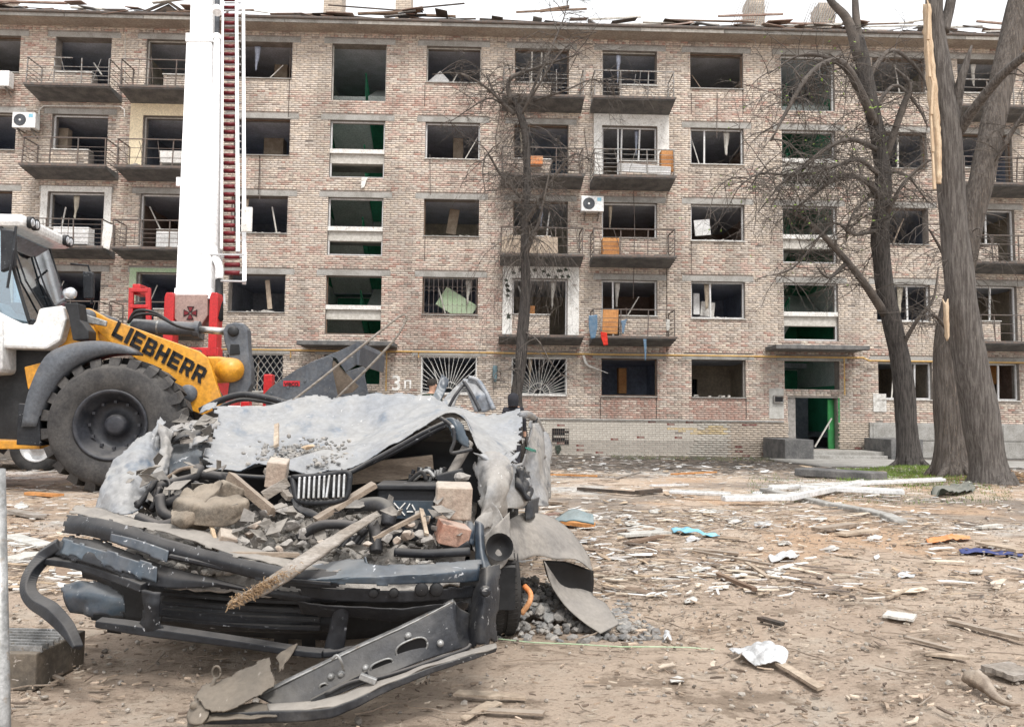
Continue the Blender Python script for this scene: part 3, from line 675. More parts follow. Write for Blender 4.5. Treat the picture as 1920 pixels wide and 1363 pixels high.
# ---------------- grilles
def sunburst(ci, k):
    a, b, _ = COLS[ci]; top = zt(k); bot = top-1.3; y = D+.03; g = MB(); c = Vector(((a+b)/2, y, bot+.03))
    for e in (((a, bot), (b, bot)), ((a, top), (b, top)), ((a, bot), (a, top)), ((b, bot), (b, top))):
        g.bar((e[0][0]*.985+c.x*.015, y, e[0][1]*.97+.03*(bot+.65)), (e[1][0]*.985+c.x*.015, y, e[1][1]*.97+.03*(bot+.65)), .03)
    for q in range(23):
        an = math.pi*(q+.5)/23; dx, dz = math.cos(an), math.sin(an); t = min((b-a)/2/abs(dx) if abs(dx) > 1e-6 else 9, 1.27/dz); t0 = .18 if q % 2 else .38
        g.bar(c+Vector((dx*t0, 0, dz*t0)), c+Vector((dx*t, 0, dz*t)), .014)
    for r_ in (.18, .38):
        pts = [c+Vector((math.cos(math.pi*i/14)*r_, 0, math.sin(math.pi*i/14)*r_)) for i in range(15)]; g.tube(pts, .009, 5)
    return g.build('window_grille', M['plaster'], bld)
sunburst(6, 0); sunburst(7, 0)
a, b, _ = COLS[6]; g = MB(); top = zt(1); bot = top-1.3
for q in range(12):
    x = a+.06+q*(b-a-.12)/11; g.bar((x, D+.02, bot+.02), (x, D+.02, top-.03), .014)
for q in range(11):
    x = a+.06+(q+.5)*(b-a-.12)/11; r_ = (b-a-.12)/22
    for zz, sg in ((top-.42, 1), (bot+.4, -1), (bot+.75, 1)): g.tube([(x+math.cos(math.pi*i/8)*r_, D+.02, zz+sg*math.sin(math.pi*i/8)*r_*1.2) for i in range(9)], .006, 4)
for zz in (bot+.03, top-.04): g.bar((a+.02, D+.02, zz), (b-.02, D+.02, zz), .02)
g.build('window_grille', M['rail'], bld)
for (ci, k, zlo, zhi, n, mt) in ((4, 0, 0, 1.3, 9, 'oldwhite'), (10, 3, 1.23, 2.0, 9, 'oldwhite')):
    a, b, _ = COLS[ci]; top = zt(k); g = MB(); y = D+.03
    for q in range(-n, n*2):
        for sg in (1, -1):
            x = a+q*(b-a)/n; p0 = Vector((x, y, top-zhi)); p1 = Vector((x+sg*(zhi-zlo)*.7, y, top-zlo)); dx = p1.x-p0.x
            lo = max(0, min(1, ((a if dx > 0 else b)-p0.x)/dx)); hi = max(0, min(1, ((b if dx > 0 else a)-p0.x)/dx))
            if hi-lo > .05: g.bar(p0.lerp(p1, lo), p0.lerp(p1, hi), .012)
    for e in (zlo+.02, zhi-.02): g.bar((a, y, top-e), (b, y, top-e), .03)
    g.build('window_grille', M[mt], bld)
# vent grating in the plinth
p0 = px(1035, 803, D); p1 = px(1066, 833, D); g = MB(); MB().box2((p0.x, D-.062, p1.z), (p1.x, D-.055, p0.z)).build('vent_opening', M['black'], bld)
for q in range(9): x = p0.x+(p1.x-p0.x)*q/8; g.bar((x, D-.075, p1.z), (x, D-.075, p0.z), .012)
for q in range(6): zz = p0.z+(p1.z-p0.z)*q/5; g.bar((p0.x, D-.075, zz), (p1.x, D-.075, zz), .012)
g.build('vent_grating', M['rail'], bld)
# ---------------- gas pipe
pz = px(960, 662, D-.18).z; gp_ = MB(); gp_.tube([(XL, D-.16, pz), (13.0, D-.16, pz), (13.2, D-.16, pz-.1), (XR, D-.16, pz-.1)], .032, 8); gpo = gp_.build('gas_pipe', M['yellowpipe'], bld, True)
for x in np.arange(-22, 13, 3.1): MB().bar((x, D, pz), (x, D-.16, pz), .03).build('pipe_bracket', M['rail'], gpo)
for (u, v0, v1) in ((545, 662, 668), (725, 664, 730), (785, 662, 668), (1583, 690, 738)):
    p = px(u, v0, D-.12); q = px(u, v1, D-.12); MB().tube([(p.x, D-.12, pz), (p.x, D-.12, q.z-.05)], .024, 7).build('pipe_drop', M['yellowpipe'], gpo)
# ---------------- entrance canopies, porch, door
for ci in (5, 10):
    a, b, _ = COLS[ci]; cx = (a+b)/2-.05; z0 = px(680, 648, D-1.0).z if ci == 5 else px(1530, 655, D-1.0).z
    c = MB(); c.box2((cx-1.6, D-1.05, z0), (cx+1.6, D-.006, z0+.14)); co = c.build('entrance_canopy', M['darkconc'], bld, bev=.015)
    rb = MB(); rg = random.Random(ci)
    for q in range(26): rb.box((cx+rg.uniform(-1.45, 1.45), D-rg.uniform(.2, .95), z0+.15), (rg.uniform(.1, .6), rg.uniform(.08, .25), rg.uniform(.02, .09)), Matrix.Rotation(rg.uniform(-1, 1), 3, 'Z') @ Matrix.Rotation(rg.uniform(-.12, .12), 3, 'Y'))
    rb.build('canopy_debris', M['rubble'], co)
    MB().box2((a, D+.03, 1.66), (b, D+.36, 1.95)).build('door_lintel', M['oldwhite'], bld)
    MB().box2((a-.0, D+.1, 1.69), (b+.0, D+.36, 1.96)) if 0 else None
    dw = MB(); x0 = a+.1; dw.box2((x0, D+.08, -.12), (x0+.30, D+.3, 1.66)); dw.build('broken_masonry', M['rubble'], bld)
    # door leaf, green, standing open
    dl = MB(); dl.box((b-.22, D+.22, .72), (.34, .05, 1.75), Matrix.Rotation(.5, 3, 'Z')); do = dl.build('entrance_door', M['doorgreen'], bld, bev=.006)
    MB().box((b-.38, D+.06, .65), (.03, .06, .18)).build('door_handle', M['railgrey'], do)
    MB().bar((b-.9, D+.02, -.05), (b-.28, D+.05, .95), .05, .04).build('leaning_bar', M['oldwhite'], bld)
    MB().bar((b-.035, D+.02, -.1), (b-.035, D+.02, 1.66), .06, .05).build('door_frame', M['doorgreen'], bld)
    lobby = MB(); lobby.box2((a-.3, D+3.4, -.15), (b+.3, D+3.46, 1.9)); lobby.build('lobby_wall', M['room_dark'], bld)
# red brick piece in front of mail box, grey painted patch
p0 = px(1442, 728, D-.01); p1 = px(1470, 785, D-.01); MB().box2((p0.x, D-.012, p1.z), (p1.x, D-.006, p0.z)).build('grey_paint_patch', M['greysheet'], bld)
p0 = px(1449, 741, D); p1 = px(1468, 756, D); MB().box2((p0.x, D-.10, p1.z), (p1.x, D-.013, p0.z)).build('letter_box', M['railgrey'], bld, bev=.008); MB().box2((p0.x+.04, D-.104, p1.z+.05), (p1.x-.04, D-.101, p0.z-.05)).build('letter_box_slot', M['black'], bld)
# porch
porch = empty('porch', (11.4, D-1.2, -.42)); porch.parent = bld; porch.matrix_parent_inverse = Matrix.Translation((0, -D, .4))
MB().box2((9.95, D-1.55, -.6), (13.15, D-.07, -.13)).build('porch_slab', M['concrete'], porch, bev=.01)
for i in range(3): MB().box2((10.4-.02*i, D-1.56-.32*(i+1), -.6), (12.9, D-1.56-.32*i, -.24-.10*i+.0)).build('step', M['concrete'], porch, bev=.01)
MB().box2((9.45, D-2.1, -.7), (10.38, D-.12, .26)).build('side_wall', M['darkconc'], porch, bev=.015)
MB().box2((12.95, D-2.0, -.7), (14.0, D-.2, .30)).build('side_wall', M['darkconc'], porch, bev=.015)
# number painted by the left entrance
text_mesh('3', .72, .002, 'entrance_number', M['whitepaint'], bld, px(733, 731, D-.012), (1, 0, 0), (0, 0, 1), bold=.012)
text_mesh('п', .52, .002, 'entrance_letter', M['whitepaint'], bld, px(756, 728, D-.012), (1, 0, 0), (0, 0, 1), bold=.006)
# notice board
p0 = px(1637, 738, D-.02); p1 = px(1662, 772, D-.02); MB().box2((p0.x, D-.03, p1.z), (p1.x, D-.008, p0.z)).build('notice_board', M['dirtypvc'], bld)
# ---------------- eaves and roof
e = MB(); e.prism([(XL, D-.62, 14.34), (XL, D-.62, 14.47), (XL, D+.4, 14.47), (XL, D+.4, 14.40), (XL, D-.005, 14.35)], (XR-XL, 0, 0)); ea = e.build('eaves', M['soffit'], bld)
x = XL
rg = random.Random(9)
while x < XR:
    w = rg.uniform(1.8, 3.2); MB().box2((x, D-.66, 14.345), (min(XR, x+w)-.02, D-.625, 14.475+rg.uniform(-.01, .01))).build('fascia_board', M['concrete'] if rg.random() < .7 else M['oldwhite'], ea); x += w
MB().tube([(XL, D-.70, 14.50), (XR, D-.70, 14.50)], .05, 6).build('gutter', M['rail'], ea)
MB().box2((XL, D-.6, 14.475), (XR, D+6.3, 14.55)).build('attic_slab', M['rubble'], bld)
roof = empty('broken_roof', (0, D, 14.8)); roof.parent = bld; roof.matrix_parent_inverse = Matrix.Translation((0, -D, .4))
for x in np.arange(XL+.3, XR, .8):
    if rg.random() < .25: continue
    L_ = rg.uniform(.6, 2.0); y0 = D-.5; MB().bar((x, y0, 14.60), (x+rg.uniform(-.3, .3), y0+L_, 14.60+L_*rg.uniform(.35, .62)), .06, .12).build('rafter', M['charwood'], roof)
for q in range(120):
    x = rg.uniform(XL, XR-2); y = D-rg.uniform(-.8, .5); z0 = 14.62+rg.uniform(0, .5); L_ = rg.uniform(.8, 3.4)
    MB().bar((x, y, z0), (x+L_, y+rg.uniform(-.2, .2), z0+rg.uniform(-.12, .2)), rg.uniform(.03, .12), rg.uniform(.03, .07)).build('batten', M[rg.choice(['charwood', 'wooddark', 'redslate', 'oldwhite'])], roof)
for q in range(260):
    x = rg.uniform(XL, XR-.5); y = D-rg.uniform(-.5, .55); L_ = rg.uniform(.3, 1.1)
    if -5.2 < x < 9 and rg.random() < .55: continue
    MB().box((x, y, 14.64+rg.uniform(0, .34)), (L_, rg.uniform(.3, .7), .025), Matrix.Rotation(rg.uniform(.1, .65), 3, 'X') @ Matrix.Rotation(rg.uniform(-.2, .2), 3, 'Y')).build('roof_slate', M[rg.choice(['redslate', 'redslate', 'slate', 'charwood'])], roof)
# small charred gable
g0 = px(262, 28, D-.3); g1 = px(352, 28, D-.3); gm = px(316, 8, D-.3)
MB().prism([(g0.x, D-.3, 14.56), (g1.x, D-.3, 14.56), (gm.x, D-.3, gm.z)], (0, .9, 0)).build('dormer', M['charwood'], roof)
MB().bar((g0.x-.1, D-.33, 14.62), (gm.x, D-.33, gm.z+.06), .04, .09).build('dormer_board', M['charwood'], roof); MB().bar((gm.x, D-.33, gm.z+.06), (g1.x+.1, D-.33, 14.62), .04, .09).build('dormer_board', M['charwood'], roof)
def chimney(u0, u1, Y, ztop, lean=0, lattice=False):
    x0 = px(u0, 30, Y).x; x1 = px(u1, 30, Y).x; its = []; r2 = random.Random(int(u0)); rows = int((ztop-14.6)/CH); mm = MB(); cc = []
    dpt = .8
    core = MB(); core.box2((x0+.01, Y+.01, 14.56), (x1-.01, Y+dpt-.01, ztop-.02)); co = core.build('chimney', M['mortar'], roof)
    for r_ in range(rows):
        zz = 14.62+r_*CH; off = (r_ % 2)*BL/2; x = x0-off
        while x < x1:
            a = max(x, x0); b = min(x+BL-J, x1)
            if b-a > .03: mm.box2((a, Y-.006, zz), (b, Y+.05, zz+BH)); c = np.array((.58, .49, .40))*r2.uniform(.8, 1.1); cc += [(*c, 1)]*8
            x += BL
        y = Y+.06-off*.5
        while y < Y+dpt:
            a = max(y, Y+.055); b = min(y+BL-J, Y+dpt)
            if b-a > .03:
                for xx in (x0-.006, x1-.044): mm.box2((xx, a, zz), (xx+.05, b, zz+BH)); c = np.array((.55, .46, .38))*r2.uniform(.8, 1.1); cc += [(*c, 1)]*8
            y += BL
    mm.c = cc; b_ = mm.build('brick_facing', M['brick'], co); b_['kind'] = 'stuff'
    MB().box2((x0-.03, Y-.04, 14.56), (x1+.03, Y+dpt+.03, 15.35)).build('flashing', M['greysheet'], co)
    if lattice:
        for q in range(13):
            MB().bar((x0-1.1+q*.11, Y-.12, 15.0), (x0-.35+q*.09, Y-.12, 16.9), .05, .02).build('fallen_slate', M['slate'], co)
chimney(606, 640, 28.6, 17.6); chimney(741, 770, 28.6, 17.3); chimney(1405, 1434, 28.4, 17.2, lattice=True); chimney(1536, 1566, 28.4, 17.0, lattice=True); chimney(-18, 8, 28.4, 16.6)
# ================================================================== wheel loader
TH = R(6); LH = Vector((math.cos(TH), math.sin(TH), 0)); LN = Vector((math.sin(TH), -math.cos(TH), 0))   # heading, side towards the camera
LP0 = px(207, 797, 9.55)                                                                                  # outer face of the front wheel
def lp(u, v, off=0):
    d = ray(u, v); o = Vector((0, 0, CAMZ)); P = LP0-LN*off; t = (P-o).dot(LN)/d.dot(LN); return o+d*t
def plate(pix, off, th, name, mt, parent, bev=.012):
    m = MB(); m.prism([lp(u, v, off) for u, v in pix], -LN*th); return m.build(name, M[mt], parent, bev=bev)
gl = gz(LP0.x, LP0.y)
WR = LP0.z-gl+.02
loader = empty('wheel_loader', (LP0.x, LP0.y+1, gl), 'yellow and white wheel loader with black lettering on its lift arm and raised grey bucket', 'loader')
def big_wheel(c, parent, R_=WR, w=.62, steer=0.0):
    ax = Matrix.Rotation(steer, 3, 'Z') @ LN
    wh = MB(); k = R_/.875
    prof = [(.44*k, -.02), (.50*k, .02), (.60*k, .035), (.72*k, .02), (.76*k, -.02), (.79*k, -.08), (.80*k, -w/2), (.79*k, -w+.08), (.75*k, -w+.01), (.6*k, -w-.02), (.44*k, -w+.05)]
    t = wh.lathe(prof, c, ax, 56).build('tyre', M['tyre'], None, True)
    e1 = Vector((0, 0, 1)); e1 = (e1-ax*e1.dot(ax)).normalized(); e2 = ax.cross(e1)
    lg = MB(); N = 22
    for i in range(N):
        for side in (0, 1):
            a0 = 2*math.pi*(i+.5*side)/N
            def P(r, h, a): return c+ax*h+(e1*math.cos(a)+e2*math.sin(a))*r
            da = .078; sk = .075 if side == 0 else -.075*0+.075
            h0, h1, h2 = ((-.0, -.07, -w*.52) if side == 0 else (-w, -w+.07, -w*.48))
            r0, r1, r2 = .70*k, .868*k, .878*k
            q = [P(r0, h0+(.012 if side == 0 else -.012), a0-da), P(r0, h0+(.012 if side == 0 else -.012), a0+da), P(r1, h1, a0-da*1.05), P(r1, h1, a0+da*1.05), P(r2, h2, a0-da*.8+sk), P(r2, h2, a0+da*.8+sk),
                 P(.78*k, h2, a0-da*.9+sk), P(.78*k, h2, a0+da*.9+sk), P(.74*k, h1-.04*(1 if side == 0 else -1), a0-da), P(.74*k, h1-.04*(1 if side == 0 else -1), a0+da)]
            lg.add(q, [(0, 1, 3, 2), (2, 3, 5, 4), (4, 5, 7, 6), (0, 2, 8), (1, 9, 3), (2, 4, 6, 8), (3, 9, 7, 5), (0, 8, 9, 1)])
    t.parent = parent; t.name = 'tyre'
    wheel = lg.build('tread_lugs', M['tyre'], None)
    rm = MB().lathe([(.44*k, -.03), (.455*k, .01), (.43*k, .015), (.40*k, -.02), (.385*k, -.10), (.33*k, -.15), (.325*k, -.20), (.28*k, -.25), (.14*k, -.25), (.135*k, -.16), (.09*k, -.14), (.001, -.14)], c, ax, 48).build('rim', M['rim'], None, True)
    e = empty('wheel', c); e.parent = parent; e.matrix_parent_inverse = parent_world(parent).inverted()
    for o in (t, wheel, rm): o.parent = e; o.matrix_parent_inverse = parent_world(e).inverted()
    wheel['kind'] = 'stuff'
    bl = MB()
    for i in range(12):
        a = 2*math.pi*i/12; p = c+ax*-.15+(e1*math.cos(a)+e2*math.sin(a))*.30*k; bl.box(p, (.035, .035, .035))
    b_ = bl.build('wheel_bolts', M['rim'], e); b_['kind'] = 'stuff'
    return e
big_wheel(LP0, loader)
big_wheel(LP0-LN*2.05+LN*.0, loader)
rear = LP0-LH*3.1; rear.z = gz(rear.x, rear.y)+WR-.02
big_wheel(rear, loader); big_wheel(rear-LN*2.05, loader)
# fender: arched band
c0 = LP0-LN*.02; fm = MB(); A = np.linspace(R(-8), R(148), 24); vs = []
pts_o = [(246, 659), (230, 648), (205, 641), (173, 639), (133, 644), (97, 658), (77, 679), (60, 715), (48, 752), (40, 800)]
pts_i = [(246, 663), (228, 662), (205, 662), (178, 667), (150, 678), (122, 697), (103, 720), (88, 745), (75, 770), (66, 800)]
po = catmull([lp(u, v, .02) for u, v in pts_o], 28); pi_ = catmull([lp(u, v, .02) for u, v in pts_i], 28)
for a, b in zip(po, pi_): vs += [a, a-LN*.45, b-LN*.43, b]
fs = []
for i in range(27):
    for k in range(4): fs.append((i*4+k, i*4+(k+1) % 4, i*4+4+(k+1) % 4, i*4+4+k))
fs += [(3, 2, 1, 0), (108, 109, 110, 111)]
fm.add(vs, fs); fm.build('fender', M['loadgrey'], loader, True)
plate([(34, 756), (73, 760), (76, 836), (30, 834)], .05, .5, 'mudflap', 'blackplastic', loader)
# chassis and black belly
plate([(-130, 650), (112, 652), (100, 700), (70, 760), (60, 835), (-130, 840)], .75, 1.0, 'chassis', 'blackpaint', loader)
plate([(-130, 820), (75, 828), (75, 842), (-130, 842)], .5, .9, 'belly_plate', 'yellow', loader)
plate([(45, 688), (76, 680), (78, 690), (68, 700), (66, 728), (52, 730)], .6, .2, 'step_bracket', 'yellow', loader)
plate([(-400, 560), (-20, 560), (0, 600), (0, 700), (-400, 720)], .35, 1.4, 'engine_hood', 'cabwhite', loader, .06)
# cab lower body
cw = MB(); CO, CWD = .45, 1.35       # offset of the cab's near side, its width
def cabpt(u, v, far=0): return lp(u, v, CO)-LN*(CWD*far)
plate([(-70, 570), (-5, 582), (40, 606), (64, 606), (72, 578), (118, 572), (124, 598), (112, 640), (86, 655), (-70, 650)], CO, CWD, 'cab_body', 'cabwhite', loader, .035)
# cab frame, glass
gf = MB()
fb, ft = lp(55, 604, CO), lp(2, 425, CO)
fb2, ft2 = fb-LN*CWD*.98, ft-LN*CWD*.98+Vector((0, 0, 0))
def cabq(name, pts, mt, th=.02):
    n_ = (pts[1]-pts[0]).cross(pts[2]-pts[0]).normalized(); m = MB(); m.prism(pts, n_*th); return m.build(name, M[mt], loader)
rb_, rt_ = lp(-75, 575, CO), lp(-75, 425, CO)
wsg = cabq('windscreen', [fb+LH*.02, fb2+LH*.02, ft2, ft], 'glass', .006)
cabq('side_window', [rb_-LN*.02, fb-LN*.02, ft-LN*.02, rt_-LN*.02], 'glass', .006)
cabq('side_window', [rb_-LN*(CWD-.02), fb2, ft2, rt_-LN*(CWD-.02)], 'glass', .006)
for a, b in ((fb, ft), (fb2, ft2), (rb_, rt_), (rb_-LN*CWD, rt_-LN*CWD)):
    MB().bar(a, b, .038, .038).build('cab_pillar', M['blackpaint'], loader, bev=.01)
MB().bar(fb+LH*.02, fb2+LH*.02, .06, .06).build('cab_pillar', M['blackpaint'], loader)
MB().bar(rb_-LN*.04+Vector((0, 0, .3)), rt_-LN*(CWD-.04), .02).build('cab_rear', M['blackpaint'], loader) if 0 else None
rm_ = MB(); rp = [rt_-LH*.2, ft+LH*.25, ft2+LH*.25, rt_-LN*CWD-LH*.2]; cen = sum(rp, Vector())/4
rm_.prism([p+(p-cen).normalized()*.06 for p in rp], (0, 0, .17)); rm_.build('cab_roof', M['cabwhite'], loader, bev=.06)
for f in (.08, .17, .86, .94):
    p = ft.lerp(ft2, f)+LH*.31+Vector((0, 0, .09)); MB().lathe([(.001, .02), (.05, .02), (.062, 0), (.06, -.06)], p, LH, 20).build('work_light', M['lamp'], loader, True)
    MB().lathe([(.058, .018), (.075, .02), (.078, -.03), (.062, -.06)], p, LH, 20).build('lamp_ring', M['blackpaint'], loader, True)
# inside the cab
seat = rb_.lerp(fb, .35)-LN*CWD*.5
MB().box(seat+Vector((0, 0, .12)), (.5, .5, .14)).build('seat', M['clothdark'], loader, bev=.04); MB().box(seat+Vector((-.25, 0, .45)), (.14, .5, .62), Matrix.Rotation(-.15, 3, 'Y')).build('seat_back', M['clothdark'], loader, bev=.05)
sw = fb.lerp(fb2, .5)-LH*.28+Vector((0, 0, .30)); axs = (LH*-.6+Vector((0, 0, .8))).normalized(); e1 = axs.orthogonal().normalized(); e2 = axs.cross(e1)
MB().tube([sw+(e1*math.cos(i*.2618)+e2*math.sin(i*.2618))*.19 for i in range(25)], .017, 7).build('steering_wheel', M['blackplastic'], loader, True)
MB().bar(sw, sw-axs*.4+LH*.05, .06).build('steering_column', M['blackplastic'], loader)
for k_, (f0, f1) in enumerate(((.35, .1), (.62, .5))): MB().tube([fb.lerp(fb2, f0)+LH*.06+Vector((0, 0, .05)), fb.lerp(ft, .45).lerp(fb2.lerp(ft2, .45), f1)+LH*.05, fb.lerp(ft, .8).lerp(fb2.lerp(ft2, .8), f1)+LH*.03], .012, 5).build('wiper', M['blackplastic'], loader)
# mirrors
for pts, bx in (([(30, 425, .3), (25, 470, .22), (14, 540, .2)], [(0, 428), (26, 432), (26, 500), (0, 510)]), ([(132, 495, 1.9), (165, 498, 1.95), (172, 520, 1.95), (172, 570, 1.95)], [(154, 508), (174, 510), (174, 560), (156, 560)])):
    MB().tube([lp(*q) for q in pts], .016, 6).build('mirror_arm', M['blackplastic'], loader); plate(bx, pts[0][2]-.05, .09, 'mirror', 'blackplastic', loader, .02)
p = lp(134, 550, .35); MB().lathe([(.001, .03), (.05, .03), (.075, 0), (.07, -.08), (.03, -.12), (.001, -.12)], p, LH*.8+LN*.6, 20).build('headlamp', M['lamp'], loader, True)
plate([(119, 568), (146, 568), (150, 600), (166, 620), (166, 636), (136, 638), (128, 592)], .30, .25, 'lamp_bracket', 'blackpaint', loader)
# front frame and lift arms
plate([(104, 652), (132, 572), (150, 580), (160, 596), (176, 612), (180, 640), (160, 645)], .62, .8, 'front_frame', 'yellow', loader, .02)
armp = [(146, 590), (150, 578), (168, 578), (200, 596), (372, 658), (388, 670), (396, 690), (416, 752), (412, 762), (380, 778), (360, 770), (352, 735), (300, 702), (205, 640)]
arm = plate(armp, .72, .09, 'lift_arm', 'yellow', loader, .01)
plate(armp, 1.62, .09, 'lift_arm', 'yellow', loader, .01)
o0 = lp(209, 629, .72)+LN*.012; o1 = lp(381, 722, .72)+LN*.012
tdir = (o1-o0).normalized(); tup = Vector((0, 0, 1)); tup = (tup-tdir*tup.dot(tdir)).normalized()
GL = {'L': [(0, 0, .3, 1), (0, 0, 1, .27)], 'I': [(0, 0, 1, 1)], 'E': [(0, 0, .3, 1), (0, 0, 1, .24), (0, .38, .9, .62), (0, .76, 1, 1)], 'H': [(0, 0, .3, 1), (.7, 0, 1, 1), (0, .37, 1, .63)],
      'B': [(0, 0, .3, 1), (0, 0, .88, .22), (0, .40, .88, .60), (0, .78, .85, 1), (.7, .08, 1, .45), (.66, .55, .95, .92)], 'R': [(0, 0, .3, 1), (0, .34, .85, .56), (0, .78, .85, 1), (.7, .42, 1, .92), 'leg']}
wd = {'I': .34}; LHt = .215; tot = sum(wd.get(ch, 1)*.80+.16 for ch in 'LIEBHERR'); un = (o1-o0).length/tot; xx = 0
for ch in 'LIEBHERR':
    lm_ = MB(); w = wd.get(ch, 1)*.80*un
    def q2(a, b_): return o0+tdir*(xx+a*w-(b_)*LHt*.10)+tup*(b_*LHt)
    for r4 in GL[ch]:
        if r4 == 'leg': lm_.prism([q2(.42, .38), q2(.74, .38), q2(1.02, 0), q2(.68, 0)], LN*.004)
        else: lm_.prism([q2(r4[0], r4[1]), q2(r4[2], r4[1]), q2(r4[2], r4[3]), q2(r4[0], r4[3])], LN*.004)
    lm_.build('letter', M['black'], arm); xx += w+.16*un
MB().lathe([(.001, .05), (.085, .05), (.095, 0), (.095, -.9)], lp(163, 593, .66), LN, 24).build('pivot_pin', M['loadgrey'], loader, True)
plate([(150, 596), (158, 588), (200, 602), (198, 612), (165, 606)], .60, .05, 'pivot_link', 'galv', loader)
MB().lathe([(.001, .03), (.11, .03), (.12, 0), (.12, -.5)], lp(352, 738, .70), LN, 24).build('pivot_pin', M['loadgrey'], loader, True)
# tilt cylinder
ca, cb, cc = lp(248, 611, 1.15), lp(372, 618, 1.15), lp(428, 622, 1.15)
cyl = MB().tube([ca, cb], .098, 20).build('tilt_cylinder', M['loadgrey'], loader, True); bevel(cyl, .01)
MB().tube([cb-(cb-ca)*.06, cb+(cb-ca)*.02], .118, 20).build('cylinder_gland', M['loadgrey'], cyl); MB().tube([ca+(cb-ca)*.38, ca+(cb-ca)*.41], .104, 20).build('cylinder_band', M['galv'], cyl)
MB().tube([cb, cc], .05, 16).build('piston_rod', M['chrome'], cyl, True)
for dz in (0, .06): MB().tube(catmull([lp(240, 606, 1.0), lp(255, 592, .98)+Vector((0, 0, dz)), lp(290, 590, .95)+Vector((0, 0, dz*.5)), lp(330, 610, .95), lp(365, 618, 1.0)], 18), .02, 7).build('hydraulic_hose', M['hose'], loader, True)
# grey bell crank and yellow knuckle
crank = plate([(418, 620), (424, 608), (440, 604), (456, 606), (464, 618), (466, 660), (471, 690), (471, 720), (462, 742), (440, 748), (426, 740), (432, 700), (428, 664), (420, 640)], 1.0, .26, 'tilt_lever', 'loadgrey', loader, .02)
MB().lathe([(.001, .03), (.06, .03), (.075, .0), (.075, -.3)], lp(437, 621, .98), LN, 20).build('lever_pin', M['blackpaint'], crank, True)
plate([(432, 645), (448, 645), (450, 664), (430, 666)], .985, .02, 'lever_recess', 'blackpaint', crank, .01)
MB().lathe([(.001, .22), (.10, .20), (.16, .12), (.175, 0), (.175, -.3)], lp(430, 694, 1.0), (LN*.75+LH*.65), 24).build('knuckle', M['yellow'], loader, True)
plate([(385, 668), (410, 668), (438, 672), (440, 708), (400, 716), (396, 690)], .95, .5, 'cross_tube', 'yellow', loader, .03)
# bucket
TB = R(-2); BH_ = Vector((math.cos(TB), math.sin(TB), 0)); BN = Vector((math.sin(TB), -math.cos(TB), 0))
BP = lp(560, 735, .9)
def bp(u, v, off=0):
    d = ray(u, v); o = Vector((0, 0, CAMZ)); P = BP-BN*off; t = (P-o).dot(BN)/d.dot(BN); return o+d*t
bucket = empty('bucket', BP); bucket.parent = loader; bucket.matrix_parent_inverse = parent_world(loader).inverted()
sidep = [(492, 742), (506, 728), (530, 710), (556, 693), (585, 678), (617, 668), (624, 672), (622, 690), (634, 748), (610, 762), (500, 764)]
for off in (0, 2.3):
    m = MB(); m.prism([bp(u, v, 0)-BN*off for u, v in sidep], -BN*.03); sp_ = m.build('side_plate', M['bucketgrey'], bucket, bev=.006)
    if off == 0:
        m = MB(); m.prism([bp(u, v, -.006) for u, v in ((531, 714), (562, 714), (562, 724), (531, 724))], -BN*.008); m.build('name_plate', M['redplate'], sp_)
        tm = text_mesh('VIBCO', .066, .002, 'name_lettering', M['black'], sp_, bp(533, 723.2, -.012), BH_, (0, 0, 1), bold=.001, xs=1.0)
prof = [(640, 752), (610, 762), (560, 764), (505, 758), (494, 742), (508, 728), (531, 711), (556, 695)]
a_ = [bp(u, v, .03) for u, v in prof]; m = MB(); vs = []
for p in a_: vs += [p, p-BN*2.27]
m.add(vs, [(2*i, 2*i+1, 2*i+3, 2*i+2) for i in range(len(a_)-1)]); so = m.build('bucket_shell', M['bucketin'], bucket); solid(so, .03)
tipa = [(556, 695), (585, 678), (640, 656), (668, 643), (674, 650), (671, 682), (648, 698), (630, 672), (618, 669)]
m = MB(); m.prism([bp(u, v, .25) for u, v in tipa], -BN*.04); m.build('spill_guard', M['bucketgrey'], bucket, bev=.006)
m = MB(); m.prism([bp(u, v, .28) for u, v in [(592, 688), (626, 676), (672, 724), (660, 736), (612, 744)]], -BN*.03); m.build('inner_plate', M['bucketin'], bucket)
m = MB(); m.prism([bp(u, v, .1) for u, v in [(668, 642), (672, 640), (676, 650), (673, 684), (669, 684)]], -BN*2.0); m.build('cutting_edge', M['bucketgrey'], bucket)
for q in range(4): p = bp(508+q*32, 738-q*12, -.0); MB().lathe([(.001, .012), (.018, .012), (.02, 0)], p, BN, 8).build('plate_bolt', M['bucketgrey'], bucket)
# cable loop hanging over the bucket
loop = [bp(540, 758, -.15), bp(600, 712, -.2), bp(680, 648, -.3), bp(735, 604, -.35), bp(752, 592, -.36), bp(761, 592, -.36), bp(760, 603, -.34), bp(740, 636, -.3), bp(690, 690, -.2), bp(640, 738, -.05), bp(628, 750, 0)]
ho = MB().tube(catmull(loop, 60), .017, 7).build('steel_cable', M['greywood'], None, True); tag(ho, 'stiff rusty cable bent into a narrow loop above the grey bucket', 'cable')
